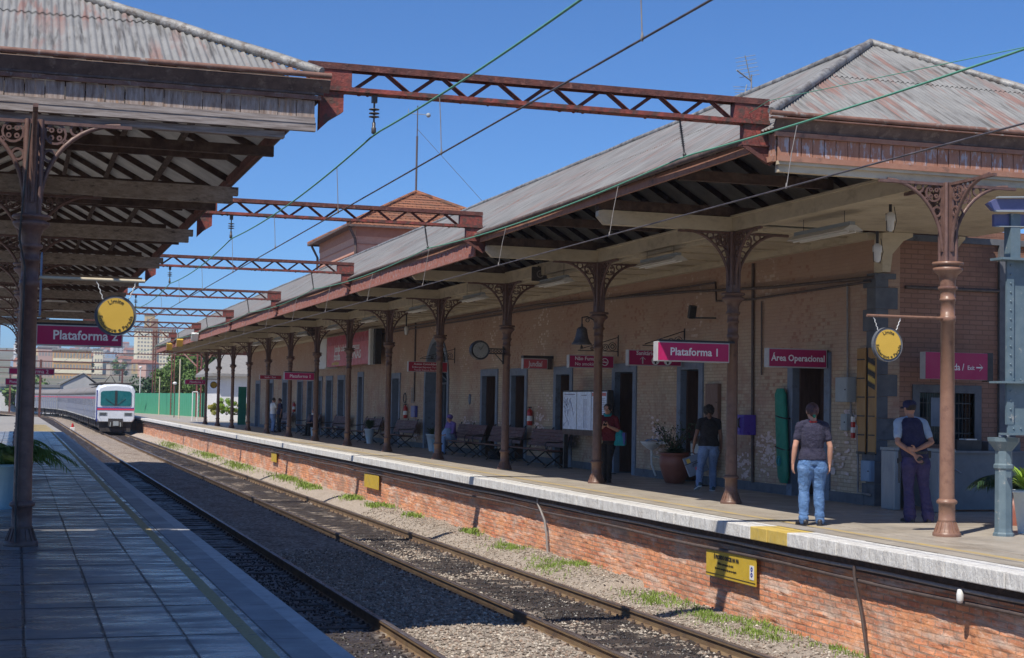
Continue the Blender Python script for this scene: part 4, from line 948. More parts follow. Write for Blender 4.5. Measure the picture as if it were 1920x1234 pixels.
# peeled plaster band is part of the wall: low irregular patches
pp = MB(); rr = random.Random(21)
def blob(y, z, ry, rz):
    n = 11; blob.k = getattr(blob, 'k', 0) + 1; dx_ = .0025 + blob.k * .00004; c = [(WX - dx_, y + ry * cos(2 * pi * k / n) * rr.uniform(.55, 1.1), max(.18, z + rz * sin(2 * pi * k / n) * rr.uniform(.5, 1.1))) for k in range(n)]
    pp.add(c, [tuple(range(n))])
for (ya, yb_, cnt, zc) in ((25.6, 29.1, 55, .75), (30.6, 32.7, 40, .85), (34.4, 37, 30, .8), (38.6, 40.6, 45, .9), (42.4, 43.4, 25, .8), (45.4, 48.7, 60, .9), (22.9, 23.9, 26, .95), (52.3, 55.4, 30, .7), (57.2, 61.8, 40, .6)):
    cs_ = [(rr.uniform(ya + .1, yb_ - .1), rr.gauss(zc, .22)) for _ in range(3)]
    for _ in range(int(cnt * 2.2)):
        cy_, cz_ = cs_[rr.randrange(3)]; blob(min(yb_ - .05, max(ya + .05, rr.gauss(cy_, .22))), rr.gauss(cz_, .15), rr.uniform(.015, .11), rr.uniform(.012, .05))
tag(pp.build('peeled_patches', M['plaster_pink'], st), kind='stuff')
# conduits on the wall
pc = 'wall pipes'
pipe_thing('conduit', [(13.4, 22.45, 3.76), (13.4, 26, 3.83), (13.4, 30, 4.0), (13.4, 40, 4.28), (13.4, 58, 4.3)], .028, M['pipe_dark'], 'upper dark pipe running along the wall below the ceiling', 'pipe', pc)
pipe_thing('conduit', [(13.42, 22.6, 3.70), (13.42, 27, 3.66), (13.42, 28.55, 3.72), (13.42, 28.6, 4.1), (13.42, 40, 4.17), (13.42, 60, 4.2)], .02, M['pipe_dark'], 'second dark pipe just under the upper pipe on the wall', 'pipe', pc)
pipe_thing('conduit', [(13.42, 26.93, 4.35), (13.42, 26.90, 2.0), (13.42, 26.86, .15)], .03, M['pipe_dark'], 'dark vertical pipe on the wall beside the purple telephone', 'pipe', pc)
pipe_thing('conduit', [(13.42, 26.55, 3.60), (13.42, 26.52, 2.2)], .018, M['pipe_dark'], 'short dark vertical cable on the wall left of the operations door', 'pipe', pc)
pipe_thing('conduit', [(13.42, 23.36, 3.72), (13.42, 23.33, 2.1)], .018, M['pipe'], 'thin grey conduit dropping to the grey meter box', 'pipe', pc)
pipe_thing('conduit', [(13.41, 23.20, 1.72), (13.40, 23.18, 1.5), (13.40, 22.95, 1.30), (13.40, 22.93, .2), (13.40, 22.55, .18)], .02, M['pipe'], 'grey conduit dropping from the meter box to the floor', 'pipe', pc)
pipe_thing('conduit', [(13.42, 53.4, 4.4), (13.42, 53.4, 1.6)], .03, M['pipe_dark'], 'dark vertical pipe on the wall beside the hose reel', 'pipe', pc)
pipe_thing('conduit', [(14.0, 22.47, 3.62), (18, 22.47, 3.62)], .03, M['pipe_dark'], 'dark pipe along the red side wall above the exit sign', 'pipe', pc)
def simple(name, mb, m, label, cat, group=None, **k): return tag(mb.build(name, m, **k), label, cat, group)
def box_thing(name, x0, x1, y0, y1, z0, z1, m, label, cat, knob=True):
    t = thing(name, ((x0 + x1) / 2, (y0 + y1) / 2, z0), label, cat)
    MB().box(x0, x1, y0, y1, z0, z1).build('case', m, t, bevel=.008)
    MB().box(x0 - .006, x0, y0 + .02, y1 - .02, z0 + .02, z1 - .02).build('lid', m, t)
    if knob: MB().sphere((x0 - .012, y0 + .05, (z0 + z1) / 2), .012, 8, 5).build('latch', M['black'], t)
    return t
box_thing('meter_box', 13.28, 13.455, 23.10, 23.50, 1.70, 2.12, M['metalbox'], 'larger pale grey electrical box on the wall right of the operations door', 'electrical box')
box_thing('meter_box', 13.34, 13.455, 23.22, 23.42, 1.22, 1.50, M['metalbox'], 'small grey electrical box under the larger one', 'electrical box')
box_thing('wall_box', 13.36, 13.455, 22.48, 22.78, .40, .74, M['bluebox'], 'pale blue box low on the wall under the wooden boards', 'electrical box')
box_thing('wall_cabinet', 13.38, 13.455, 28.35, 28.95, 1.30, 2.05, M['door_brown'], 'brown framed cabinet on the wall behind the walking woman', 'cabinet')
box_thing('wall_box', 13.36, 13.455, 53.0, 53.6, 1.05, 1.45, M['train_blue'], 'dark blue box on the wall beside the hose reel', 'electrical box')
# rescue boards
for (ya, yb_, lab_) in ((22.70, 22.98, 'left varnished rescue board with strap slots'), (22.38, 22.62, 'right varnished rescue board with yellow and black stripes')):
    t = thing('rescue_board', (13.4, (ya + yb_) / 2, .86), lab_ + ' on the wall corner', 'rescue board', 'rescue boards hung on the wall')
    MB().box(13.39, 13.415, ya, yb_, .86, 2.60).build('board', M['board_wood'], t, bevel=.008)
    MB().box(13.383, 13.42, ya + .005, yb_ - .005, .84, .885).build('foot_bar', M['black'], t)
    s_ = MB()
    for z in lin(1.15, 2.4, 4): s_.box(13.384, 13.392, ya + .02, yb_ - .02, z, z + .02)
    s_.build('strap', M['black'], t)
    if yb_ < 22.7:
        for i in range(5):
            z = 1.90 + i * .1
            if i % 2 == 0: MB().add([(13.3835, ya + .01, z), (13.3835, yb_ - .01, z + .07), (13.3835, yb_ - .01, z + .15), (13.3835, ya + .01, z + .08)], [(0, 1, 2, 3)]).build('hazard_stripe', M['black'], t)
            else: MB().add([(13.3835, ya + .01, z), (13.3835, yb_ - .01, z + .07), (13.3835, yb_ - .01, z + .15), (13.3835, ya + .01, z + .08)], [(0, 1, 2, 3)]).build('hazard_stripe', M['yellow'], t)
tb = thing('barrier_tape_roll', (13.37, 23.02, 1.2), 'red and white striped tape bundle hanging beside the rescue boards', 'tape')
for i in range(4): MB().box(13.33, 13.375, 22.99, 23.06, 1.10 + i * .09, 1.187 + i * .09).build('tape_band', M['ext_red'] if i % 2 == 0 else M['white'], tb)
# stretcher bag
t = thing('stretcher_bag', (13.38, 25.52, .22), 'long green stretcher bag leaning on the wall left of the operations door', 'stretcher bag')
q = MB(); rings = []
for f in lin(0, 1, 16):
    z = .22 + 1.72 * f; yc = 25.46 + .16 * f; hw = .20 * (1 if .06 < f < .94 else .72) * (.9 + .1 * sin(pi * f)); hd = .075 * (1 if .05 < f < .95 else .5)
    rings.append([(13.35 + hd * cos(a) * .9, yc + hw * (abs(sin(a)) ** .7) * (1 if sin(a) >= 0 else -1), z) for a in lin(0, 2 * pi, 16)[:16]])
q.loft(rings); q.build('bag', M['stretcher'], t)
for z in (.85, 1.42): MB().tube([(13.36 + .088 * cos(a), 25.54 + .215 * sin(a), z + .03 * sin(a)) for a in lin(.3, 2 * pi - .3 + .6, 20)], .012, 6).build('strap', M['black'], t)
e = MB(); e.ring((13.265, 25.50, .62), (0, 0, 1), (0, 1, 0), .075, .09, .01, 20); e.box(13.26, 13.268, 25.47, 25.53, .57, .67); e.build('emblem', M['teal'], t)
# purple phone
t = thing('public_telephone', (13.35, 27.0, 1.08), 'purple public telephone hood on the wall behind the second column', 'telephone')
q = MB(); q.loft([[(13.455, 26.80, z), (13.20, 26.82, z), (13.14, 26.88, z), (13.14, 27.12, z), (13.20, 27.18, z), (13.455, 27.20, z)] for z in (1.06, 1.12, 1.40, 1.44)], False); q.build('hood', M['purple'], t, bevel=.012)
MB().box(13.125, 13.139, 26.93, 27.07, 1.20, 1.36).build('keypad', M['metalbox'], t)
MB().tube([(13.13, 26.83, 1.2), (13.10, 26.82, 1.22), (13.10, 26.82, 1.36), (13.13, 26.83, 1.38)], .016, 6).build('handset', M['black'], t)
# security camera and floodlight near the wall
t = thing('security_camera', (13.2, 28.7, 3.4), 'dark floodlight on an arm on the wall above the platform sign', 'lamp')
MB().beam((13.45, 28.62, 3.38), (13.05, 28.8, 3.38), .03, .03).build('arm', M['black'], t)
MB().obox((13.02, 28.84, 3.50), Vector((1, 0, 0)), Vector((0, .96, .28)), Vector((0, -.28, .96)), .07, .05, .13).build('lamp_head', M['black'], t)

# ---------------------------------------------------------------- signs
def hanging_sign(x0, x1, y, z0, z1, m, label, cat='sign', group=None, frame=True, name='hanging_sign', dep=.16, endcap=True):
    t = thing(name, ((x0 + x1) / 2, y, z0), label, cat, group)
    MB().box(x0, x1, y, y + dep, z0, z1).build('sign_box', M['signframe'], t, bevel=.006)
    e = .018 if frame else .004
    MB().box(x0 + e, x1 - e, y - .004, y - .0005, z0 + e, z1 - e).build('sign_face', m, t)
    return t
s = hanging_sign(9.80, 11.08, 23.05, 2.30, 2.62, M['magenta_bright'], 'bright magenta Plataforma 1 sign hanging from the second column')
text('Plataforma 1', .175, (10.46, 23.043, 2.455), M['text_white'], s, sx=.98, bold=.012)
q = MB(); q.box(9.85, 11.2, 23.10, 23.15, 2.62, 2.655); q.build('hanger_arm', M['black'], s)
s = hanging_sign(12.27, 13.40, 24.0, 2.28, 2.61, M['magenta'], 'magenta Área Operacional sign above the door beside the green stretcher bag')
text('Área Operacional', .155, (12.84, 23.993, 2.44), M['text_white'], s, sx=.92, bold=.012)
MB().box(13.40, 13.455, 24.05, 24.12, 2.30, 2.6).build('wall_mount', M['black'], s)
def scroll_bracket(t, x0, x1, y, z0):
    q = MB(); q.beam((x0, y, z0), (x1, y, z0), .02, .018); q.beam((x0 + .05, y, z0 + .03), (x1, y, z0 + .33), .016, .016); q.beam((x1, y, z0 - .12), (x1, y, z0 + .38), .02, .02)
    for f, r_ in ((.86, .10), (.68, .08), (.5, .06), (.35, .045)):
        q.ring((x0 + (x1 - x0) * f, y, z0 + r_ + .01), (1, 0, 0), (0, 0, 1), r_ - .014, r_, .012, 14); q.ring((x0 + (x1 - x0) * f, y, z0 + r_ + .01), (1, 0, 0), (0, 0, 1), r_ * .35, r_ * .55, .012, 10)
    q.build('scroll_bracket', M['black'], t)
s = hanging_sign(12.2, 13.32, 33.9, 2.44, 2.74, M['magenta'], 'magenta no smoking sign on a scroll bracket behind the third column')
text('Não Fumar', .12, (12.62, 33.893, 2.655), M['text_white'], s, bold=.008); text('No smoking', .11, (12.62, 33.893, 2.53), M['text_white'], s, bold=.002)
e = MB(); e.ring((13.09, 33.893, 2.59), (1, 0, 0), (0, 0, 1), .072, .09, .003, 20); e.box(13.035, 13.145, 33.891, 33.894, 2.575, 2.597); e.beam((13.035, 33.892, 2.64), (13.145, 33.892, 2.54), .004, .014, up=(0, 1, 0)); e.build('pictogram', M['text_white'], s)
scroll_bracket(s, 12.45, 13.45, 33.98, 2.85)
s = hanging_sign(12.15, 13.36, 30.1, 2.42, 2.75, M['magenta'], 'magenta Sanitários sign with arrow, partly behind the Plataforma 1 sign')
text('Sanitários', .12, (12.56, 30.093, 2.68), M['text_white'], s, bold=.008)
e = MB(); e.beam((12.47, 30.092, 2.47), (12.47, 30.092, 2.59), .004, .026, up=(1, 0, 0)); e.box(12.458, 12.482, 30.09, 30.094, 2.46, 2.58)
e.beam((12.41, 30.092, 2.55), (12.47, 30.092, 2.605), .004, .02, up=(0, 1, 0)); e.beam((12.53, 30.092, 2.55), (12.47, 30.092, 2.605), .004, .02, up=(0, 1, 0)); e.build('arrow', M['text_white'], s)
for xx in (12.76, 13.04):
    e = MB(); e.ring((xx, 30.093, 2.53), (1, 0, 0), (0, 0, 1), .001, .088, .003, 20); c_o = e.build('pictogram', M['text_white'], s)
    e = MB(); e.ring((xx, 30.0895, 2.575), (1, 0, 0), (0, 0, 1), .001, .018, .003, 10); e.box(xx - .03, xx + .03, 30.088, 30.091, 2.50, 2.552); e.box(xx - .018, xx + .018, 30.0881, 30.0911, 2.462, 2.50); e.build('figure', M['black'], c_o)
scroll_bracket(s, 12.5, 13.45, 30.18, 2.85)
s = hanging_sign(12.62, 13.30, 38.6, 2.50, 2.77, M['pink'], 'small faded red station name sign reading Jundiaí below the clock wall'); text('Jundiaí', .20, (12.96, 38.593, 2.63), M['text_white'], s, sx=.72, bold=.01)
MB().box(12.62, 13.45, 38.58, 38.80, 2.785, 2.85).build('lamp_hood', M['black'], s); MB().box(13.30, 13.42, 38.62, 38.76, 2.5, 2.785).build('side_case', M['pipe_dark'], s)
s = hanging_sign(11.9, 13.2, 48.2, 2.55, 2.88, M['red_sign'], 'red three-line sign under a wall arch behind the fifth column')
text('Acesso Comodidades', .095, (12.5, 48.193, 2.80), M['text_white'], s, bold=.008); text('Embarque Expresso Turístico', .088, (12.5, 48.193, 2.70), M['text_white'], s, sx=.9); text('Tourist Express Boarding', .08, (12.5, 48.193, 2.61), M['text_white'], s)
scroll_bracket(s, 12.3, 13.45, 48.28, 2.98)
s = hanging_sign(9.93, 11.12, 60.3, 2.36, 2.66, M['magenta_bright'], 'distant magenta Plataforma 1 sign beside the eighth column'); text('Plataforma 1', .165, (10.56, 60.293, 2.51), M['text_white'], s, bold=.012)
MB().box(9.95, 11.2, 60.35, 60.4, 2.665, 2.70).build('hanger_arm', M['black'], s)
s = hanging_sign(10.72, 11.74, 72, 2.52, 2.72, M['red_sign'], 'distant small red sign left of the far Plataforma 1 sign'); text('Saída / Exit', .12, (11.2, 71.993, 2.62), M['text_white'], s)
s = hanging_sign(9.9, 11.15, 97.4, 2.45, 2.75, M['magenta'], 'farthest dark magenta platform sign beside the yellow disc'); text('Plataforma 1', .165, (10.6, 97.39, 2.6), M['text_white'], s)
s = hanging_sign(13.95, 15.12, 21.8, 2.09, 2.53, M['magenta'], 'large magenta Saída / Exit sign with arrow on the red side wall', frame=False)
text('Saída /', .155, (14.50, 21.793, 2.29), M['text_white'], s, sx=.85, bold=.006); text('Exit', .10, (14.80, 21.793, 2.285), M['text_white'], s, sx=.85, bold=.004)
e = MB(); e.box(14.90, 15.01, 21.79, 21.794, 2.283, 2.305); e.beam((14.96, 21.792, 2.35), (15.02, 21.792, 2.294), .004, .022, up=(0, 1, 0)); e.beam((14.96, 21.792, 2.238), (15.02, 21.792, 2.294), .004, .022, up=(0, 1, 0)); e.build('arrow', M['text_white'], s)
MB().box(15.121, 15.24, 21.82, 21.95, 2.07, 2.54).build('side_case', M['black'], s)
s = hanging_sign(.24, 1.44, 23.0, 2.28, 2.58, M['magenta'], 'large magenta Plataforma 2 sign under the left canopy'); text('Plataforma 2', .185, (.92, 22.993, 2.43), M['text_white'], s, sx=.96, bold=.012)
MB().box(.2, 1.44, 23.05, 23.1, 2.58, 2.61).build('hanger_arm', M['black'], s)
s = hanging_sign(-.2, .92, 41.5, 2.10, 2.27, M['magenta'], 'second magenta Plataforma 2 sign, seen below the large one'); text('Plataforma 2', .14, (.42, 41.493, 2.185), M['text_white'], s)
s = hanging_sign(-.4, .62, 60.3, 1.95, 2.2, M['magenta'], 'third and smallest Plataforma 2 sign, mostly behind the left column'); text('Plataforma 2', .14, (.1, 60.293, 2.07), M['text_white'], s)
# billboard
t = thing('billboard', (13.0, 63, 3.0), 'large faded red and pink advertising board with white words high on the wall', 'billboard')
MB().box(12.95, 13.12, 58.9, 67.4, 3.05, 4.33).build('board', M['pink'], t); MB().box(12.93, 13.14, 58.55, 58.88, 3.0, 4.38).build('edge_frame', M['white'], t)
MB().box(12.93, 13.45, 67.42, 69.5, 3.0, 4.3).build('side_panel', M['white'], t); MB().box(13.05, 13.3, 58.2, 58.5, 3.02, 4.38).build('dark_post', M['black'], t)
MB().box(12.944, 12.949, 59.0, 67.2, 3.95, 4.3).build('colour_band', M['red_sign'], t)
text('Jundiaí cidade dos brancos', .38, (12.942, 63.1, 3.78), M['text_white'], t, ax='y', sx=1.25, bold=.015); text('toda        ZONAS', .46, (12.942, 63.0, 3.45), M['text_white'], t, ax='y', sx=1.6, bold=.015); text('participe', .22, (12.942, 65.4, 3.18), M['text_yellow'], t, ax='y', sx=2, bold=.01)
# round limit signs
def limit_sign(xc, zc, y, xarm, ya, za, label, r=.215, th=1.0):
    t = thing('round_limit_sign', (xc, y, zc), label, 'sign', 'round yellow stopping limit signs')
    n = 36; rings = []
    for yy, rr_ in ((-.022, r * .985), (-.03, r), (.03, r), (.022, r * .985)): rings.append([(xc + rr_ * th * cos(2 * pi * k / n), y + yy, zc + rr_ * sin(2 * pi * k / n)) for k in range(n)])
    MB().loft(rings, False).build('rim', M['bluegrey_dark'], t)
    MB().loft([[(xc + r * .86 * th * cos(2 * pi * k / n), y + yy, zc + r * .86 * sin(2 * pi * k / n)) for k in range(n)] for yy in (-.034, -.028)], False).build('disc', M['yellow'], t)
    text('Limite', .062, (xc, y - .036, zc), M['text_black'], t, arc=(r * .70, pi / 2, 1), sx=1.1); text('Embarque e Parada', .056, (xc, y - .036, zc), M['text_black'], t, arc=(r * .73, -pi / 2, -1), sx=1.12)
    q = MB(); q.tube([(xarm[0], y, za), (xarm[1], y, za)], .018, 8); q.build('arm', M['cream'] if xc < 5 else M['iron_light'], t)
    q = MB()
    for s_ in (-1, 1):
        a_ = Vector((xc + s_ * r * .82 * th * 1.15, y, za - .015)); b_ = Vector((xc + s_ * r * .62 * th, y, zc + r * .80))
        for f in lin(0, 1, 7)[:-1]:
            p_ = a_.lerp(b_, f); p2 = a_.lerp(b_, f + 1 / 6.5); q.tube([p_, p_.lerp(p2, .5) + Vector((.006 * (1 if int(f * 7) % 2 else -1), 0, 0)), p2], .0055, 5)
    q.build('chain', M['white'], t)
limit_sign(.975, 2.425, 16.9, (.19, 1.27), 0, 2.80, 'large round yellow limit sign on chains at the left platform column')
limit_sign(10.33, 2.39, 17.0, (10.04, 11.14), 0, 2.745, 'round yellow limit sign hanging from the arm of the nearest right column', th=.95)
limit_sign(11.72, 2.45, 97.9, (11.2, 12.0), 0, 2.8, 'tiny distant yellow disc at the far end of the right platform', th=1.0)
# slim vertical tube lamp box beside the left column
simple('slim_notice_panel', MB().box(.205, .222, 17.10, 17.45, 2.42, 3.08), M['paleblue_cloth'], 'slim pale blue panel seen edge-on at the left column', 'panel')
pipe_thing('cable', [(.06, 16.83, 4.4), (.0, 16.86, 3.5), (-.02, 16.9, 3.2), (.045, 16.92, 2.9), (.03, 16.93, 1.2), (.03, 16.92, .5), (.04, 16.83, .05)], .011, M['black'], 'dark cable running down the front of the left foreground column', 'cable')

# ---------------------------------------------------------------- clock, bell, lamps, loudspeakers
t = thing('platform_clock', (10.52, 35.5, 2.84), 'round black-rimmed station clock on a bracket of the fourth column', 'clock')
n = 32
MB().loft([[(10.5 + r_ * cos(2 * pi * k / n), 35.5 + yy, 2.84 + r_ * sin(2 * pi * k / n)) for k in range(n)] for yy, r_ in ((-.10, .19), (-.115, .225), (-.06, .235), (.06, .235), (.115, .225), (.10, .19))], False).build('clock_case', M['black'], t)
MB().loft([[(10.5 + .185 * cos(2 * pi * k / n), 35.5 + yy, 2.84 + .185 * sin(2 * pi * k / n)) for k in range(n)] for yy in (-.104, -.10)], False).build('dial', M['dialface'], t)
q = MB()
for h in range(12):
    a = h * pi / 6; q.beam((10.5 + .145 * sin(a), 35.393, 2.84 + .145 * cos(a)), (10.5 + .17 * sin(a), 35.393, 2.84 + .17 * cos(a)), .004, .014, up=(0, 1, 0))
q.beam((10.5, 35.39, 2.84), (10.5 - .055, 35.39, 2.84 + .085), .004, .02, up=(0, 1, 0)); q.beam((10.5, 35.387, 2.84), (10.5 + .075, 35.387, 2.84 + .125), .004, .014, up=(0, 1, 0)); q.build('hands', M['text_black'], t)
q = MB(); q.beam((10.73, 35.5, 2.88), (11.15, 35.5, 2.88), .025, .03); q.beam((10.73, 35.5, 2.77), (11.15, 35.5, 2.77), .025, .03); q.beam((11.10, 35.5, 2.95), (11.10, 35.5, 2.52), .04, .04); q.beam((10.9, 35.5, 2.76), (11.1, 35.5, 2.55), .02, .02)
for xx in (10.79, 10.87, 10.95, 11.03): q.ring((xx, 35.5, 2.825), (1, 0, 0), (0, 0, 1), .018, .036, .02, 10)
q.build('bracket_arm', M['black'], t)
t = thing('station_bell', (10.83, 29.35, 2.8), 'dark bronze bell hanging from the third column', 'bell')
MB().lathe([(.205, 2.79), (.21, 2.80), (.17, 2.85), (.135, 2.93), (.115, 3.03), (.105, 3.10), (.07, 3.14), (.03, 3.15), (.02, 3.17), (.025, 3.20), (.01, 3.21)], 24, (10.83, 29.35, 0)).build('bell_body', M['insul'], t)
q = MB(); q.tube([(10.83, 29.35, 2.9), (10.83, 29.35, 2.72)], .012, 6); q.sphere((10.83, 29.35, 2.735), .03, 8, 6); q.build('clapper', M['black'], t)
q = MB(); q.tube([(11.15, 29.4, 3.28), (10.95, 29.38, 3.36), (10.83, 29.35, 3.34), (10.83, 29.35, 3.2)], .014, 6); q.ring((10.96, 29.38, 3.29), (1, 0, 0), (0, 0, 1), .03, .045, .015, 12); q.build('bell_arm', M['black'], t)
GL = 'fluorescent lamps under the right canopy'
def batten(loc, L, label):
    x, y, z = loc; t = thing('fluorescent_lamp', loc, label, 'lamp', GL)
    MB().prism([(-.17, -.035), (.17, -.035), (.045, .045), (-.045, .045)], (1, 0, 0), (0, 0, 1), (x, y + L / 2, z), L).build('reflector', M['lampshade'], t)
    MB().box(x - .045, x + .045, y + .02, y + L - .02, z + .046, z + .10).build('ballast_box', M['metalbox'], t)
    q = MB()
    for dx in (-.06, .06): q.tube([(x + dx, y + .04, z - .05), (x + dx, y + L - .04, z - .05)], .014, 8)
    q.build('tube', M['tubeglass'], t)
    q = MB()
    for dy in (.25, L - .25): q.tube([(x, y + dy, z + .09), (x, y + dy, z + .40)], .005, 4)
    q.build('suspension', M['black'], t); return t
l0 = batten((11.55, 19.95, 4.22), 1.75, 'nearest fluorescent lamp, above the woman in jeans')
spots = [(11.25, 25.5), (11.1, 31.0), (11.0, 36.9), (10.95, 42.5), (10.95, 49), (10.95, 55), (10.95, 61.4), (10.95, 67.5), (10.95, 74)]
for i, (x, y) in enumerate(spots): dup(l0, (x, y, 4.24), ordn(i + 1) + ' fluorescent lamp under the right canopy counting from the camera')
t = thing('loudspeaker', (11.12, 33.0, 4.5), 'grey square horn loudspeaker between the third and fourth columns', 'loudspeaker')
q = MB(); q.loft([[(11.14 + sx * w_, yy, 4.5 + sz * h_) for sx, sz in ((-1, -1), (1, -1), (1, 1), (-1, 1))] for yy, w_, h_ in ((32.95, .19, .155), (32.97, .20, .165), (33.08, .15, .12), (33.22, .07, .07))], False); q.build('horn_housing', M['insul'], t, bevel=.01)
q = MB(); q.ring((11.14, 32.945, 4.5), (1, 0, 0), (0, 0, 1), .06, .085, .02, 18); q.ring((11.14, 32.94, 4.5), (1, 0, 0), (0, 0, 1), .012, .03, .02, 12); q.build('driver_ring', M['pipe'], t)
MB().tube([(11.14, 33.1, 4.62), (11.14, 33.1, 4.78)], .012, 6).build('mount', M['black'], t)
t = thing('hanging_loudspeaker', (11.2, 61.2, 4.3), 'black hanging loudspeaker beside the eighth column', 'loudspeaker')
MB().lathe([(.05, 4.66), (.14, 4.55), (.18, 4.35), (.17, 4.22), (.10, 4.14)][::-1], 14, (11.1, 61.2, 0)).build('speaker_body', M['black'], t); MB().tube([(11.1, 61.2, 4.6), (11.1, 61.2, 4.8)], .02, 6).build('mount', M['black'], t)
def dome(loc, label, L=.5):
    x, y, z = loc; t = thing('dome_camera', loc, label, 'camera', 'cameras hung under the right canopy')
    MB().tube([(x, y, z + .1), (x, y, z + L)], .022, 8).build('drop_pole', M['black'], t); MB().lathe([(.02, -.16), (.05, -.13), (.055, -.02), (.07, 0), (.07, .08), (.03, .12)], 14, (x, y, z)).build('camera_body', M['white'], t)
    MB().tube([(x + .06, y, z + .2), (x + .10, y, z), (x + .05, y, z - .17), (x - .06, y, z - .15), (x - .07, y, z + .1)], .006, 5).build('cable_loop', M['black'], t); return t
dome((11.77, 19.3, 4.27), 'white camera on a black drop pole near the nearest right column', .55)
dome((12.2, 49.8, 3.95), 'small camera on a drop pole between the fifth and sixth columns', .8)
dome((12.1, 20.2, 3.92), 'tiny white camera under the blue gutter at the right edge', .3)

# ---------------------------------------------------------------- far end floodlights on the eave
for i, (y, dz) in enumerate(((86.5, 0), (92.5, -.03), (79, .05))):
    t = thing('floodlight', (8.55, y, 4.75), ('cream floodlight on the eave near its far end, ', 'second cream floodlight on the eave, ', 'third floodlight on the eave, ')[i] + ('larger one', 'smaller one', 'nearest to camera')[i], 'floodlight', 'floodlights on the far eave')
    MB().obox((8.45, y, 4.62 + dz), Vector((1, 0, 0)), Vector((0, .8, .6)), Vector((0, -.6, .8)), .17, .06, .22).build('lamp_head', M['yellow' if i < 2 else 'white'], t); MB().beam((8.6, y, 4.9), (8.5, y, 4.6), .04, .04).build('yoke', M['black'], t)
# ================================================================ benches
def make_bench(loc, L, label):
    x, y, z = loc; t = thing('platform_bench', loc, label, 'bench', 'slatted benches along the station wall')
    q = MB()
    for k in range(7): q.box(x - .26 + k * .072, x - .26 + k * .072 + .066, y - L / 2, y + L / 2, .42 - .004 * k, .445 - .004 * k)
    q.build('seat', M['bench_wood'], t)
    q = MB()
    for k in range(5):
        zz = .50 + k * .088; xx = x + .255 + k * .032; q.obox((xx, y, zz + .035), Vector((0, 1, 0)), Vector((.94, 0, -.34)), Vector((.34, 0, .94)), L / 2, .012, .041)
    q.build('backrest', M['bench_wood'], t)
    for yy in (y - L / 2 + .12, y, y + L / 2 - .12):
        q = MB()
        q.tube([(x - .24, yy, .41), (x - .05, yy, .22), (x + .22, yy, .0)], .018, 6); q.tube([(x + .26, yy, .40), (x + .02, yy, .22), (x - .27, yy, .0)], .018, 6)
        q.tube([(x + .24, yy, .38), (x + .30, yy, .6), (x + .42, yy, .96), (x + .45, yy, .98)], .02, 6); q.beam((x - .27, yy, .40), (x + .26, yy, .385), .03, .03)
        if yy != y: q.tube([(x - .24, yy, .42), (x - .27, yy, .58), (x - .22, yy, .64), (x + .05, yy, .63), (x + .30, yy, .66)], .017, 6)
        q.build('leg_frame', M['black'], t)
    return t
b0 = make_bench((12.85, 38.0, 0), 3.0, 'nearest slatted wooden bench, right beside the timetable board')
dup(b0, (12.85, 41.7, 0), 'second wooden bench, partly hidden behind the clock column')
dup(b0, (12.85, 45.3, 0), 'third wooden bench, with the seated person in pale blue')
for y, l_ in ((53.6, 'fourth wooden bench, between two white flower pots'), (59.0, 'wooden bench below the billboard'), (65.2, 'wooden bench with the dark dressed person beside it'), (71.5, 'wooden bench farther along the wall, past the seated dark figure'), (79, 'farthest wooden bench by the standing couple')):
    dup(b0, (12.85, y, 0), l_)
# ================================================================ pots and plants
def leaf_tuft(c, n, r, h, w, seed, droop=.5, m='leaf_dark', up=.3):
    rr = random.Random(seed); mb = MB(); c = Vector(c)
    for _ in range(n):
        a = rr.random() * 6.283; d = Vector((cos(a), sin(a), 0)); s = Vector((-sin(a), cos(a), 0)); rad = r * rr.uniform(.4, 1); hh = h * rr.uniform(.4, 1); ww = w * rr.uniform(.6, 1.1); pts = []
        for f in (0, .35, .7, 1): pts.append(c + d * rad * f + Vector((0, 0, hh * (f * (1 + droop) - droop * f * f * (1 + up)))))
        vs = []
        for k_, p in enumerate(pts): wd = ww * (.5, 1, .8, .05)[k_]; vs += [p - s * wd, p + s * wd]
        mb.add(vs, [(0, 1, 3, 2), (2, 3, 5, 4), (4, 5, 7, 6)], True)
    return mb
def pot_thing(x, y, r0, r1, h, m, label, leaf='leaf_dark', n=90, lr=.35, lh=.45, lw=.02, seed=1, z=0):
    t = thing('potted_plant', (x, y, z), label, 'potted plant')
    MB().lathe([(r0, 0), (r0, .012), (r1 * .98, h * .93), (r1 * 1.08, h * .935), (r1 * 1.08, h), (r1 * .95, h), (r1 * .9, h - .05), (.01, h - .055)], 22, (x, y, z), True, False).build('pot', m, t)
    leaf_tuft((x, y, z + h - .04), n, lr, lh, lw, seed).build('foliage', M[leaf], t); return t
pot_thing(12.95, 48.9, .13, .22, .55, M['pot_white'], 'white pot with a low green plant left of the blue bin', seed=2, n=110, lr=.38, lh=.32)
pot_thing(12.7, 57.3, .10, .19, .55, M['pot_white'], 'white tapered pot with a bushy plant in front of the hose reel', seed=3, lh=.5, lr=.34, n=150)
pot_thing(12.75, 69.0, .11, .2, .6, M['pot_white'], 'white tapered pot with a plant next to the dark dressed person', seed=4, lh=.5, n=130)
pot_thing(12.6, 47.2, .09, .15, .42, M['pot_blue'], 'small pale pot half hidden behind the fifth column', seed=5, n=30, lh=.15, lr=.12)
pot_thing(-.15, 22.6, .19, .27, .62, M['pot_blue'], 'pale blue pot with a feathery palm behind the left foreground column', seed=6, n=10, lh=.2, lr=.2)
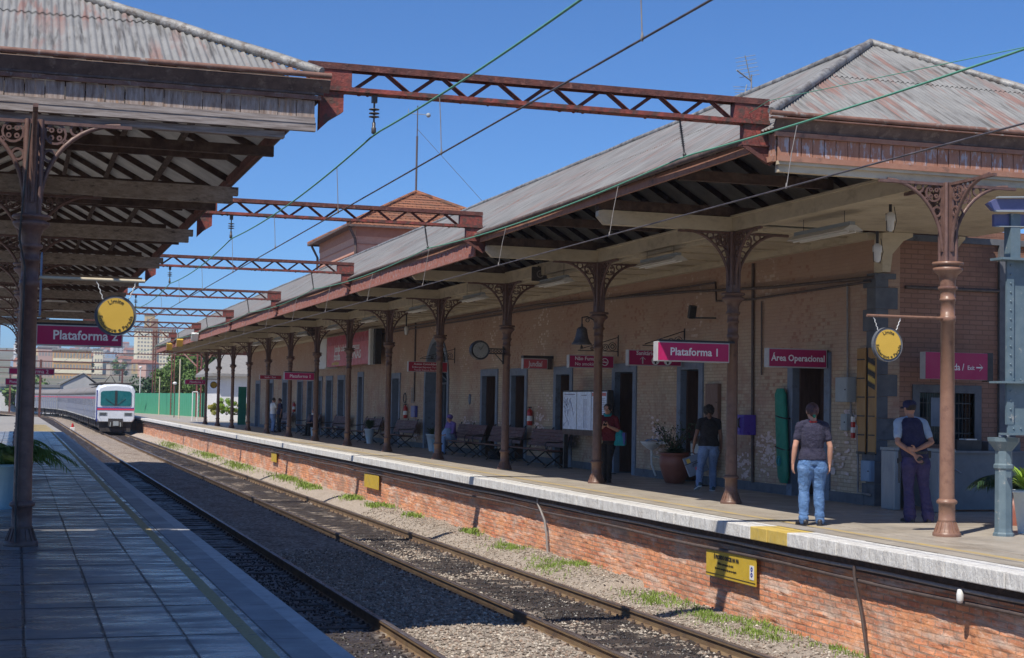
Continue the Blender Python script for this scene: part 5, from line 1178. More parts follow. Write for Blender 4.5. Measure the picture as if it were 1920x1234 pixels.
# palm fronds in that pot
def palm(x, y, z, n, L, seed, m='leaf'):
    rr = random.Random(seed); mb = MB()
    for i in range(n):
        a = rr.random() * 6.283; el = rr.uniform(.7, 1.35); d = Vector((cos(a), sin(a), 0)); l = L * rr.uniform(.7, 1.1); P = []
        for f in lin(0, 1, 14): P.append(Vector((x, y, z)) + d * (l * cos(el) * f + l * .38 * f * f) + Vector((0, 0, l * sin(el) * f - l * .62 * f * f * f)))
        mb.tube(P, [.009 * (1 - .8 * k / 14) for k in range(15)], 4)
        for k in range(2, 15):
            p = P[k]; dd = (P[k] - P[k - 1]).normalized(); s = dd.cross(Vector((0, 0, 1))).normalized()
            for q in (-1, 1):
                for e_ in (0, .5):
                    p_ = P[k - 1].lerp(P[k], e_ + .25); ll = .24 * (1 - abs(k / 14 - .5) * 1.2) * rr.uniform(.8, 1.2) + .05
                    tip = p_ + s * q * ll * .8 + dd * ll * .6 + Vector((0, 0, -ll * rr.uniform(.25, .6))); mb.add([p_ - dd * .009, p_ + dd * .009, (p_ + tip) / 2 + dd * .014 + Vector((0, 0, .01)), tip], [(0, 1, 2), (0, 2, 3)])
    return mb
pl_ = bpy.data.objects['potted_plant.004']; palm(-.15, 22.6, .55, 30, .85, 8).build('fronds', M['leaf'], pl_)
# right edge pots
pr = pot_thing(12.66, 17.35, .13, .195, .56, M['pot_white'], 'white pot with bright green leaves at the right edge, behind the blue post', leaf='leaf_bright', seed=9, n=150, lr=.30, lh=.42, lw=.026)
pr2 = thing('potted_palm', (13.35, 18.6, 0), 'dark palm at the right edge behind the blue post', 'potted plant'); MB().lathe([(.15, 0), (.2, .5), (.19, .5), (.01, .45)], 16, (13.35, 18.6, 0), True, False).build('pot', M['terracotta'], pr2); palm(13.35, 18.6, .45, 16, .62, 12).build('fronds', M['leaf_dark'], pr2)
# terracotta pot with shrub
t = thing('potted_shrub', (12.95, 29.45, 0), 'big round terracotta pot with a straggly shrub, left of the walking woman', 'potted plant')
MB().lathe([(.17, 0), (.20, .02), (.27, .2), (.32, .38), (.325, .50), (.30, .56), (.285, .575), (.335, .59), (.34, .625), (.30, .63), (.27, .58), (.01, .56)], 28, (12.95, 29.45, 0), True, False).build('pot', M['terracotta'], t)
def shrub(x, y, z, n, r, h, seed, ls=.05, m=None, low=.1):
    rr = random.Random(seed); st_ = MB(); lf = MB()
    for i in range(n):
        a = rr.random() * 6.283; l = rr.uniform(.5, 1); P = [Vector((x, y, z))]; 
        for k in range(1, 5): P.append(Vector((x + cos(a + .2 * k) * r * l * k / 4, y + sin(a + .2 * k) * r * l * k / 4, z + h * rr.uniform(.75, 1) * l * (k / 4) ** .8)))
        st_.tube(P, [.008, .007, .006, .004, .002], 4)
        for k in range(14):
            f = rr.uniform(low, 1) * 4; i0 = min(int(f), 3); p = P[i0].lerp(P[i0 + 1], f - i0) + Vector((rr.gauss(0, .05), rr.gauss(0, .05), rr.gauss(0, .05)))
            d = Vector((rr.gauss(0, 1), rr.gauss(0, 1), rr.gauss(0, .7))).normalized(); s = d.cross(Vector((rr.gauss(0, 1), rr.gauss(0, 1), 1))).normalized(); q = ls * rr.uniform(.6, 1.3)
            lf.add([p, p + d * q * .5 + s * q * .3, p + d * q, p + d * q * .5 - s * q * .3], [(0, 1, 2, 3)])
    return st_, lf
a_, l_ = shrub(12.95, 29.45, .58, 34, .55, .85, 4, .055); a_.build('stems', M['bark'], t); l_.build('foliage', M['leaf_dark'], t)
leaf_tuft((12.95, 29.45, .57), 160, .42, .20, .02, 44).build('low_foliage', M['leaf_dark'], t)
# ================================================================ small wall furniture
t = thing('wash_basin', (13.2, 31.3, .72), 'small white wall basin with a pale blue cloth, left of the terracotta pot', 'basin')
q = MB(); q.lathe([(.03, .62), (.10, .66), (.20, .74), (.235, .79), (.24, .81), (.20, .81), (.14, .74), (.01, .72)], 20, (13.2, 31.3, 0), True, False); q.box(13.28, 13.455, 31.0, 31.6, .76, .81); q.build('bowl', M['white'], t)
q = MB(); q.tube([(13.3, 31.55, .76), (13.32, 31.55, .3), (13.42, 31.55, .05)], .022, 6); q.tube([(13.2, 31.3, .64), (13.22, 31.3, .5), (13.42, 31.3, .45)], .025, 8); q.build('waste_pipe', M['white'], t)
q = MB(); q.tube([(13.44, 31.3, 1.0), (13.3, 31.3, 1.03), (13.27, 31.3, .98)], .014, 6); q.build('tap', M['stainless'], t)
t = thing('cleaning_cloth', (13.2, 31.15, .81), 'pale blue cloth draped on the rim of the basin', 'cloth')
q = MB(); n = 8; q.add([(13.05 + .3 * i / n, 31.0 + .35 * j / n, .83 + .05 * mnoise.noise((i * .5, j * .6, 3)) + .03 * (1 - abs(i / n * 2 - 1))) for j in range(n + 1) for i in range(n + 1)], [(j * (n + 1) + i, j * (n + 1) + i + 1, (j + 1) * (n + 1) + i + 1, (j + 1) * (n + 1) + i) for j in range(n) for i in range(n)], True); q.build('folded_cloth', M['paleblue_cloth'], t)
t = thing('litter_bin', (13.1, 28.45, 0), 'pale grey box bin with a dark lid beside the walking woman', 'bin')
MB().loft([[(13.1 + a * w_, 28.45 + b_ * w_ * 1.2, z) for a, b_ in ((-1, -1), (1, -1), (1, 1), (-1, 1))] for z, w_ in ((.34, .15), (.36, .16), (.82, .17), (.84, .17))], False).build('bin_body', M['metalbox'], t, bevel=.01)
MB().loft([[(13.1 + a * w_, 28.45 + b_ * w_ * 1.2, z) for a, b_ in ((-1, -1), (1, -1), (1, 1), (-1, 1))] for z, w_ in ((.842, .175), (.88, .175), (.95, .10), (1.0, .08))], False).build('lid', M['black'], t)
q = MB(); q.tube([(13.1, 28.45, .34), (13.1, 28.45, .02)], .025, 8); q.lathe([(.14, 0), (.14, .02), (.03, .03)], 14, (13.1, 28.45, 0)); q.build('stand', M['black'], t)
t = thing('recycling_bin', (12.95, 47.9, 0), 'blue plastic bin beside the seated person', 'bin'); MB().lathe([(.15, 0), (.17, .03), (.21, .58), (.22, .6), (.22, .63), (.01, .64)], 18, (12.95, 47.9, 0)).build('bin_body', M['bin_blue'], t); MB().lathe([(.225, .64), (.21, .70), (.12, .74), (.01, .745)], 18, (12.95, 47.9, 0)).build('lid', M['bluegrey_dark'], t)
t = thing('tool_bag', (13.05, 42.3, 0), 'dark bag lying under the second bench', 'bag'); q = MB(); q.loft([[(13.05 + .2 * w_ * cos(a), 42.3 + .42 * w_ * sin(a), z) for a in lin(0, 6.283, 14)[:14]] for z, w_ in ((0, .8), (.03, 1), (.2, .95), (.28, .6), (.3, .2))]); q.build('bag_body', M['black_cloth'], t); MB().tube([(13.05, 42.1, .27), (13.05, 42.2, .36), (13.05, 42.4, .36), (13.05, 42.5, .27)], .01, 5).build('handle', M['black'], t)
def extinguisher(y, label, z=1.0):
    x = 13.36; t = thing('fire_extinguisher', (x, y, z), label, 'fire extinguisher', 'fire extinguishers on the station wall')
    MB().lathe([(.06, 0), (.075, .02), (.078, .36), (.06, .42), (.03, .44), (.02, .47)], 16, (x, y, z)).build('cylinder', M['ext_red'], t)
    MB().lathe([(.0795, .12), (.0797, .26)], 16, (x, y, z), True, False).build('label_band', M['white'], t)
    q = MB(); q.beam((x - .05, y, z + .49), (x + .05, y, z + .49), .02, .03); q.tube([(x, y, z + .47), (x - .05, y + .09, z + .5), (x - .07, y + .1, z + .2)], .012, 6); q.build('valve', M['black'], t); return t
extinguisher(40.2, 'red fire extinguisher on the wall right of the clock column'); extinguisher(54.4, 'red fire extinguisher beside the dark blue wall box'); extinguisher(77.9, 'distant red fire extinguisher between far windows')
t = thing('hose_reel', (13.4, 54.6, 1.7), 'thin round wall hoop above the middle fire extinguisher', 'hoop'); q = MB(); q.ring((13.40, 54.7, 1.72), (0, 1, 0), (0, 0, 1), .17, .20, .03, 20); q.build('hoop', M['black'], t); MB().tube([(13.40, 54.7, 1.5), (13.42, 54.65, 1.42)], .01, 5).build('hook', M['black'], t)
t = thing('wall_bell', (13.42, 46.4, 2.05), 'small pale oval shield on the wall between two doors', 'plaque'); MB().loft([[(13.455 - d_, 46.4 + .09 * w_ * cos(a), 1.7 + .17 * w_ * sin(a)) for a in lin(0, 6.283, 16)[:16]] for d_, w_ in ((0, 1), (.03, .95), (.045, .6))]).build('shield', M['bluegrey'], t)
t = thing('vent_slots', (13.42, 53.7, 1.6), 'two narrow grey slots on the wall left of the arch', 'panel'); MB().box(13.43, 13.455, 53.55, 53.62, 1.55, 2.1).box(13.43, 13.455, 53.8, 53.87, 1.55, 2.1).build('slot_pair', M['pipe'], t)
# timetable board
t = thing('timetable_board', (12.95, 35.0, 0), 'three-panel route map and timetable board on dark legs behind the third column', 'notice board')
ya, yb_ = 33.35, 36.35
MB().box(12.95, 13.09, ya - .05, yb_ + .05, .93, 1.93).build('cabinet', M['black'], t, bevel=.01)
for y in (ya + .02, yb_ - .06): 
    q = MB(); q.box(12.97, 13.07, y, y + .09, 0, .93); q.box(12.85, 13.2, y - .01, y + .10, 0, .02); q.build('leg', M['black'], t)
MB().box(12.935, 12.949, ya, yb_, .85, .96).build('lower_rail', M['door'], t)
wdt = (yb_ - ya) / 3
for k in range(3):
    a = ya + k * wdt + .02; c = a + wdt - .04
    p_ = MB().box(12.940, 12.949, a, c, .985, 1.89).build('map_panel', M['paleblue_cloth' if k < 3 else 'white'], t); p_.data.materials[0] = M['mapface']
    q = MB(); rr = random.Random(k)
    if k == 2:
        for _ in range(9):
            y0, z0 = rr.uniform(a + .1, c - .1), rr.uniform(1.1, 1.7); pts = [(12.938, y0, z0)]
            for _ in range(3): y0 = min(c - .05, max(a + .05, y0 + rr.uniform(-.25, .25))); z0 = min(1.75, max(1.05, z0 + rr.uniform(-.2, .2))); pts.append((12.938, y0, z0))
            q.tube(pts, .006, 4)
        q.box(12.937, 12.9395, a + .1, c - .1, 1.82, 1.845)
    elif k == 1:
        q.box(12.937, 12.9395, (a + c) / 2 - .01, (a + c) / 2 + .01, 1.03, 1.72)
        for z in lin(1.05, 1.7, 22): q.box(12.937, 12.9395, (a + c) / 2 - .22, (a + c) / 2 - .04, z, z + .008)
        q.box(12.937, 12.9395, a + .3, c - .3, 1.8, 1.82)
    else:
        for z in lin(1.05, 1.72, 16): q.box(12.937, 12.9395, a + .06, c - rr.uniform(.06, .3), z, z + .014)
    q.build('printing', M['mapink'], p_)
    if k == 0: MB().box(12.937, 12.9395, a + .03, c - .03, 1.79, 1.87).build('red_heading', M['ext_red'], p_)
# ================================================================ turnstiles and counter at the building corner
def turnstile(x0, x1, y0, y1, label):
    t = thing('turnstile', ((x0 + x1) / 2, (y0 + y1) / 2, 0), label, 'turnstile', 'turnstiles at the building corner')
    MB().box(x0, x1, y0, y1, 0, .94).build('cabinet', M['stainless'], t, bevel=.015); MB().box(x0 - .01, x1 + .01, y0 - .02, y1 + .01, .942, .985).build('top_cover', M['metalbox'], t)
    MB().box(x0 + .05, x1 - .05, y0 - .006, y0 + .001, .74, .82).build('ticket_slot', M['black'], t)
    q = MB()
    for a in (pi / 2, pi / 2 + 2.1, pi / 2 - 2.1): q.tube([(x1, y0 + .35, .80), (x1 + .28 * abs(sin(a)) + .1, y0 + .35 + .2 * cos(a), .80 + .18 * sin(a) - .1)], .016, 6)
    q.build('tripod_arm', M['stainless'], t); return t
turnstile(13.24, 13.36, 21.55, 21.95, 'grey turnstile cabinet closest to the building corner, left of the guard')
turnstile(13.62, 13.90, 20.9, 21.3, 'second turnstile cabinet, behind the guard')
simple('gate_panel', MB().box(13.37, 13.60, 21.6, 21.65, .02, .9), M['black'], 'dark panel between the two turnstiles', 'panel')
simple('service_counter', MB().box(13.98, 15.9, 21.2, 21.3, .03, .92).box(13.96, 15.95, 21.15, 21.4, .921, .955).box(13.98, 14.05, 21.3, 22.3, .03, .92), M['counter'], 'grey service counter panel under the exit sign, right of the nearest column', 'counter')
t = thing('counter_equipment', (14.6, 21.7, .95), 'dark equipment boxes standing on the counter', 'equipment'); MB().box(14.3, 14.75, 21.42, 21.8, .93, 1.12).build('printer', M['black'], t); MB().box(14.45, 14.65, 21.40, 21.6, 1.121, 1.14).build('paper', M['white'], t); MB().box(14.9, 15.5, 21.45, 21.9, .93, 1.10).build('side_box', M['counter'], t)
# ================================================================ blue riveted footbridge stair at the right edge
t = thing('blue_bollard_post', (12.02, 16.98, 0), 'pale blue octagonal iron post standing alone at the right edge', 'post')
def octo(c, r, z): return [(c[0] + r * cos(pi / 8 + k * pi / 4), c[1] + r * sin(pi / 8 + k * pi / 4), z) for k in range(8)]
MB().loft([octo((12.02, 16.98), r_, z_) for r_, z_ in ((.135, 0), (.135, .03), (.118, .05), (.112, .10), (.108, .84), (.128, .86), (.13, .90), (.11, .92), (.108, 1.08), (.13, 1.11), (.20, 1.20), (.205, 1.25))], False).build('post', M['blue_post'], t)
q = MB(); q.sphere((11.95, 16.9, 1.265), .05, 7, 5, (1.2, 1, .6)); q.sphere((12.08, 17.0, 1.265), .04, 7, 5); q.build('broken_cap', M['bluegrey'], t)
t = thing('blue_girder_stair', (12.6, 16.5, 1.29), 'riveted blue steel girder and roof of the footbridge stair, cut by the right edge', 'footbridge stair')
q = MB(); q.box(11.72, 14.2, 16.5, 16.53, 1.42, 3.46); q.build('web_plate', M['blue_post'], t)
q = MB(); q.box(11.69, 14.2, 16.40, 16.62, 1.29, 1.315); q.box(11.72, 14.2, 16.47, 16.495, 1.315, 1.42); q.box(11.70, 11.80, 16.465, 16.495, 1.42, 3.46); q.box(11.55, 14.2, 16.36, 16.62, 1.93, 1.955); q.box(11.56, 14.2, 16.36, 16.62, 3.461, 3.49); q.build('flange', M['blue_post'], t)
q = MB()
for z in lin(1.5, 3.4, 17): q.sphere((11.75, 16.462, z), .014, 6, 4)
for x in lin(11.8, 14.1, 22):
    for z in (1.37, 1.98): q.sphere((x, 16.468, z), .013, 6, 4)
q.build('rivets', M['blue_post'], t)
q = MB(); q.box(11.735, 11.875, 16.44, 16.58, 3.491, 4.05); q.build('roof_post', M['blue_post'], t)
q = MB(); q.prism([(11.36, 4.14), (11.45, 4.06), (14.2, 4.20), (14.2, 4.38), (11.48, 4.21)], (1, 0, 0), (0, 0, 1), (0, 16.42, 0), .06); q.prism([(11.52, 3.88), (14.2, 4.0), (14.2, 4.16), (11.52, 4.03)], (1, 0, 0), (0, 0, 1), (0, 16.5, 0), .05); q.build('gutter_side', M['blue_dark'], t)
q = MB(); q.beam((11.48, 16.36, 4.225), (14.2, 16.36, 4.395), .06, .018); q.beam((11.45, 16.38, 4.055), (14.2, 16.38, 4.19), .04, .02); q.beam((11.52, 16.46, 3.875), (14.2, 16.46, 3.99), .05, .012); q.build('roof_edge', M['metalbox'], t)
# ================================================================ roofscape: antenna, tower, mast
t = thing('television_antenna', (14.85, 30, 6.0), 'spiky television antenna above the right canopy ridge', 'antenna')
MB().tube([(14.85, 30, 5.9), (14.87, 30, 8.75)], .016, 6).build('mast', M['pipe'], t)
q = MB(); c = Vector((14.85, 30, 8.62)); u = Vector((-.35, -.2, .92)).normalized(); w = Vector((.95, .1, .25)).normalized(); q.tube([c - u * .05, c + u * .55], .012, 5)
for f in lin(.1, .52, 5): q.tube([c + u * f - w * .26, c + u * f + w * .26], .006, 4)
v = Vector((-.6, -.2, .25)).normalized(); q.tube([c, c + v * .45], .018, 5); q.build('upper_array', M['metalbox'], t)
q = MB(); c = Vector((14.86, 30, 8.42))
for k in range(6): q.tube([c + Vector((-.42 + .02 * k, 0, -.06 * k + .03)), c + Vector((.25 - .02 * k, .05, -.07 * k + .08))], .006, 4)
q.tube([c + Vector((-.1, 0, .1)), c + Vector((-.2, 0, -.35))], .012, 5); q.build('lower_array', M['metalbox'], t)
t = thing('brick_tower', (20, 80, 0), 'square salmon brick tower with a clay tile roof behind the canopy', 'tower')
X0, X1, Ya, Yb, ze = 15.8, 24.2, 75.2, 85.0, 10.3
MB().box(X0, X1, Ya, Yb, 0, ze - .55).build('wall', M['tower_wall'], t)
MB().box(X0 - .03, X1 + .03, Ya - .03, Yb + .03, ze - .55, ze - .05).build('upper_band', M['tower_band'], t)
q = MB()
for z in (ze - .95, ze - 1.4, ze - 1.8, ze - 2.3, ze - 2.9): q.box(X0 - .04, X1 + .04, Ya - .04, Yb + .04, z, z + .05)
q.build('string_course', M['tower_band'], t)
q = MB()
for x in lin(17.9, 21.5, 9): q.box(x, x + .22, Ya - .05, Ya + .02, ze - 1.62, ze - 1.38); q.box(x + .06, x + .16, Ya - .05, Ya + .02, ze - 1.80, ze - 1.62)
q.build('vent_pattern', M['dark'], t)
q = MB(); e_ = .55; ap = Vector((20, 80.1, 12.75)); cs = [Vector((X0 - e_, Ya - e_, ze - .05)), Vector((X1 + e_, Ya - e_, ze - .05)), Vector((X1 + e_, Yb + e_, ze - .05)), Vector((X0 - e_, Yb + e_, ze - .05))]
for i in range(4):
    a, c = cs[i], cs[(i + 1) % 4]; m_ = 14
    for k in range(m_):
        f0, f1 = k / m_, (k + 1) / m_; p0, p1, p2, p3 = a.lerp(ap, f0), c.lerp(ap, f0), c.lerp(ap, f1), a.lerp(ap, f1); up_ = Vector((0, 0, .05)); q.add([p0 + up_, p1 + up_, p2, p3, p0, p1], [(0, 1, 2, 3), (4, 5, 1, 0)])
rf_ = q.build('tile_roof', M['tile_roof'], t)
q = MB()
for c in cs: q.tube([c.lerp(ap, f) + Vector((0, 0, .06)) for f in lin(0, 1, 8)], .11, 6)
q.build('hip_tiles', M['tile_roof'], rf_)
q = MB(); q.add([cs[0], cs[1], cs[2], cs[3]], [(0, 1, 2, 3)]); 
for i in range(4): q.beam(cs[i] + Vector((0, 0, -.03)), cs[(i + 1) % 4] + Vector((0, 0, -.03)), .12, .10)
q.build('eaves', M['gutter_dark'], t)
q = MB(); q.tube([(X0 - .45, Ya - .35, ze - .15), (X0 - .1, Ya - .12, ze - .7), (X0 - .06, Ya - .1, ze - 1.0), (X0 - .06, Ya - .1, 3)], .07, 6); q.tube([(X0 - .4, Yb + .3, ze - .15), (X0 - .1, Yb + .1, ze - .8), (X0 - .1, Yb + .1, 3)], .07, 6); q.build('downpipe', M['gutter_dark'], t)
t = thing('radio_mast', (20, 80.1, 12.7), 'tall thin radio mast on top of the tiled tower', 'mast')
MB().tube([(20, 80.1, 12.6), (20, 80.1, 15.8)], .055, 6).tube([(20, 80.1, 15.8), (20, 80.1, 17.45)], .03, 6).build('pole', M['pipe_dark'], t)
q = MB(); q.tube([(19.5, 80.1, 17.0), (20.6, 80.1, 17.0)], .02, 5); q.tube([(19.5, 80.1, 16.9), (19.5, 80.1, 17.25)], .02, 5); q.sphere((20.6, 80.1, 16.98), .13, 8, 6); q.build('crossbar', M['metalbox'], t)
pipe_thing('guy_wire', [(20, 80.1, 16.2), (24.3, 77, 10.6)], .012, M['wire'], 'thin guy wire slanting down right from the radio mast', 'wire', n=4)
# ================================================================ people
def remesh(mb, name, mat_, parent, vox, smooth=2, fold=None):
    me = bpy.data.meshes.new('tmp'); me.from_pydata(mb.v, [], mb.f); o = bpy.data.objects.new('tmp', me); scene.collection.objects.link(o)
    m = o.modifiers.new('r', 'REMESH'); m.mode = 'VOXEL'; m.voxel_size = vox; m.use_smooth_shade = True
    if smooth: s = o.modifiers.new('s', 'SMOOTH'); s.iterations = smooth; s.factor = .5
    dg = bpy.context.evaluated_depsgraph_get(); dg.update()
    me2 = bpy.data.meshes.new_from_object(o.evaluated_get(dg)); bpy.data.objects.remove(o)
    me2.transform(Matrix.Translation(-WORLD_LOC(parent))); me2.name = name; me2.materials.clear(); me2.materials.append(mat_)
    if fold is None: fold = {'trousers': .006, 'shirt': .005}.get(name, 0)
    if fold:
        nn = [v.normal.copy() for v in me2.vertices]; hsh = len(name) + parent.location.x * 3
        for v, nv in zip(me2.vertices, nn):
            p = v.co; a = mnoise.noise((p.x * 5 + hsh, p.y * 5, p.z * 13 + p.x * 9)); b_ = mnoise.noise((p.x * 14, p.y * 14 + hsh, p.z * 24)); v.co = p + nv * (fold * (1 - 2.2 * abs(a)) * .9 + fold * .35 * b_)
    me2.polygons.foreach_set('use_smooth', [True] * len(me2.polygons))
    r = bpy.data.objects.new(name, me2); scene.collection.objects.link(r); r.parent = parent; return r
def limb(mb, pts, rs, n=12, flat=1.0, side=None):
    """smoothly interpolated tube through joints"""
    P = [Vector(p) for p in pts]; out = []; rr = []
    for i in range(len(P) - 1):
        p0 = P[max(i - 1, 0)]; p1 = P[i]; p2 = P[i + 1]; p3 = P[min(i + 2, len(P) - 1)]
        for k in range(5):
            t = k / 5; out.append(.5 * ((2 * p1) + (p2 - p0) * t * .6 + (2 * (-p0 * .0) ) ) if False else p1.lerp(p2, t)); rr.append(rs[i] + (rs[i + 1] - rs[i]) * (t * t * (3 - 2 * t)))
    out.append(P[-1]); rr.append(rs[-1]); mb.tube(out, rr, n, True, True, flat, side)
    for p, r in ((P[0], rs[0]), (P[-1], rs[-1])): mb.sphere(p, r * .98, 10, 7)
def torso(mb, secs, face):
    """secs: (center, half width, half depth); face = unit facing dir"""
    f = Vector(face); s = f.cross(Vector((0, 0, 1))); n = 20; rings = []
    for c, hw, hd in secs:
        c = Vector(c); rings.append([c + s * (hw * (abs(cos(a)) ** .85) * (1 if cos(a) >= 0 else -1)) + f * (hd * sin(a)) for a in lin(0, 2 * pi, n)[:n]])
    mb.loft(rings)
def hand(mb, wrist, d, palm_n, side, curl=.35, S=1.0):
    """d = hand direction, palm_n = palm normal, side = direction of thumb side"""
    d = Vector(d).normalized(); pn = Vector(palm_n); pn = (pn - d * pn.dot(d)).normalized(); s = Vector(side); s = (s - d * s.dot(d)); s = (s - pn * s.dot(pn)).normalized(); w = Vector(wrist)
    pc = [(w, .024, .018), (w + d * .03 * S, .034, .017), (w + d * .07 * S, .040, .014), (w + d * .092 * S, .039, .012)]
    mb.loft([[c + s * (a * S * cos(t)) + pn * (b_ * S * sin(t)) for t in lin(0, 2 * pi, 12)[:12]] for c, a, b_ in pc])
    for k, L_ in enumerate((.068, .078, .072, .056)):
        o = w + d * .082 * S + s * (.029 - .0195 * k) * S; dd = d; p = [o]; 
        for j in range(3):
            ang = curl * (j + 1) * .75; dd = (d * cos(ang) + pn * sin(ang)).normalized(); p.append(p[-1] + dd * L_ * (.45, .3, .25)[j] * S)
        mb.tube(p, [.0095 * S, .009 * S, .008 * S, .0068 * S], 8); mb.sphere(p[-1], .0068 * S, 6, 4)
    o = w + d * .025 * S + s * .026 * S; p = [o, o + (d * .6 + s * .75 + pn * .2).normalized() * .034 * S, o + (d * .8 + s * .6 + pn * .35).normalized() * .062 * S, o + (d * .95 + s * .42 + pn * .5).normalized() * .084 * S]
    mb.tube(p, [.013 * S, .0115 * S, .010 * S, .008 * S], 8); mb.sphere(p[-1], .008 * S, 6, 4)
def head(mb, c, face, H=.225, tilt=0):
    """c = head centre; loft from neck to crown with chin, nose, ears"""
    f = Vector(face).normalized(); s = f.cross(Vector((0, 0, 1))).normalized(); u = s.cross(f).normalized(); c = Vector(c); k = H / .225; n = 20
    R_ = [(-.118, .012, .030, .010), (-.108, .034, .052, .012), (-.085, .050, .072, .004), (-.05, .062, .085, .0), (-.01, .070, .092, -.002), (.03, .074, .096, -.004), (.065, .069, .090, -.006), (.09, .053, .070, -.008), (.106, .030, .042, -.008), (.112, .006, .010, -.008)]
    mb.loft([[c + u * z * k + s * (w * k * cos(a)) + f * ((o + d * sin(a)) * k) for a in lin(0, 2 * pi, n)[:n]] for z, w, d, o in R_])
    mb.tube([c + f * .088 * k + u * .012 * k, c + f * .103 * k - u * .012 * k, c + f * .112 * k - u * .030 * k, c + f * .09 * k - u * .042 * k], [.007 * k, .010 * k, .014 * k, .008 * k], 8)
    mb.tube([c + f * .074 * k - u * .066 * k - s * .022 * k, c + f * .084 * k - u * .066 * k, c + f * .074 * k - u * .066 * k + s * .022 * k], .007 * k, 6)
    for q in (-1, 1):
        mb.loft([[c + s * q * (.070 + o) * k + (f * (.020 * cos(a)) + u * (.030 * sin(a))) * k * w - f * .008 * k for a in lin(0, 2 * pi, 10)[:10]] for o, w in ((0, .8), (.012, 1), (.018, .8))])
    return f, s, u
def eyes(c, f, s, u, t, k=1.0):
    q = MB()
    for e in (-1, 1): q.sphere(Vector(c) + f * .082 * k + s * e * .030 * k + u * .006 * k, .011, 8, 6)
    q.build('eyes', M['text_white'], t)
    q = MB()
    for e in (-1, 1): q.sphere(Vector(c) + f * .091 * k + s * e * .030 * k + u * .006 * k, .0055, 6, 5); q.tube([Vector(c) + f * .088 + s * e * .045 + u * .022, Vector(c) + f * .094 + s * e * .02 + u * .025], .0035, 4)
    q.build('irises', M['hair_black'], t)
def shoe(t, foot, toe, m, sole=None):
    f = Vector(foot); d = Vector(toe).normalized(); s = d.cross(Vector((0, 0, 1))); q = MB(); rings = []
    for x, w, h, z0 in ((-.075, .020, .05, 0), (-.065, .034, .075, 0), (-.02, .038, .088, 0), (.04, .040, .078, 0), (.09, .045, .055, 0), (.14, .044, .042, 0), (.175, .030, .032, 0), (.188, .012, .024, 0)):
        c = f + d * x; rings.append([c + s * (w * cos(a)) + Vector((0, 0, .014 + max(0, h * (.5 + .5 * sin(a))))) for a in lin(0, 2 * pi, 12)[:12]])
    q.loft(rings); q.build('shoe', m, t)
    q = MB(); q.loft([[f + d * x + s * w * sg + Vector((0, 0, z)) for x, w, sg in ((-.078, .02, -1), (-.06, .040, -1), (.09, .049, -1), (.17, .034, -1), (.192, .010, -1), (.192, .010, 1), (.17, .034, 1), (.09, .049, 1), (-.06, .040, 1), (-.078, .02, 1))] for z in (.001, .02)], False); q.build('shoe_sole', sole or m, t)
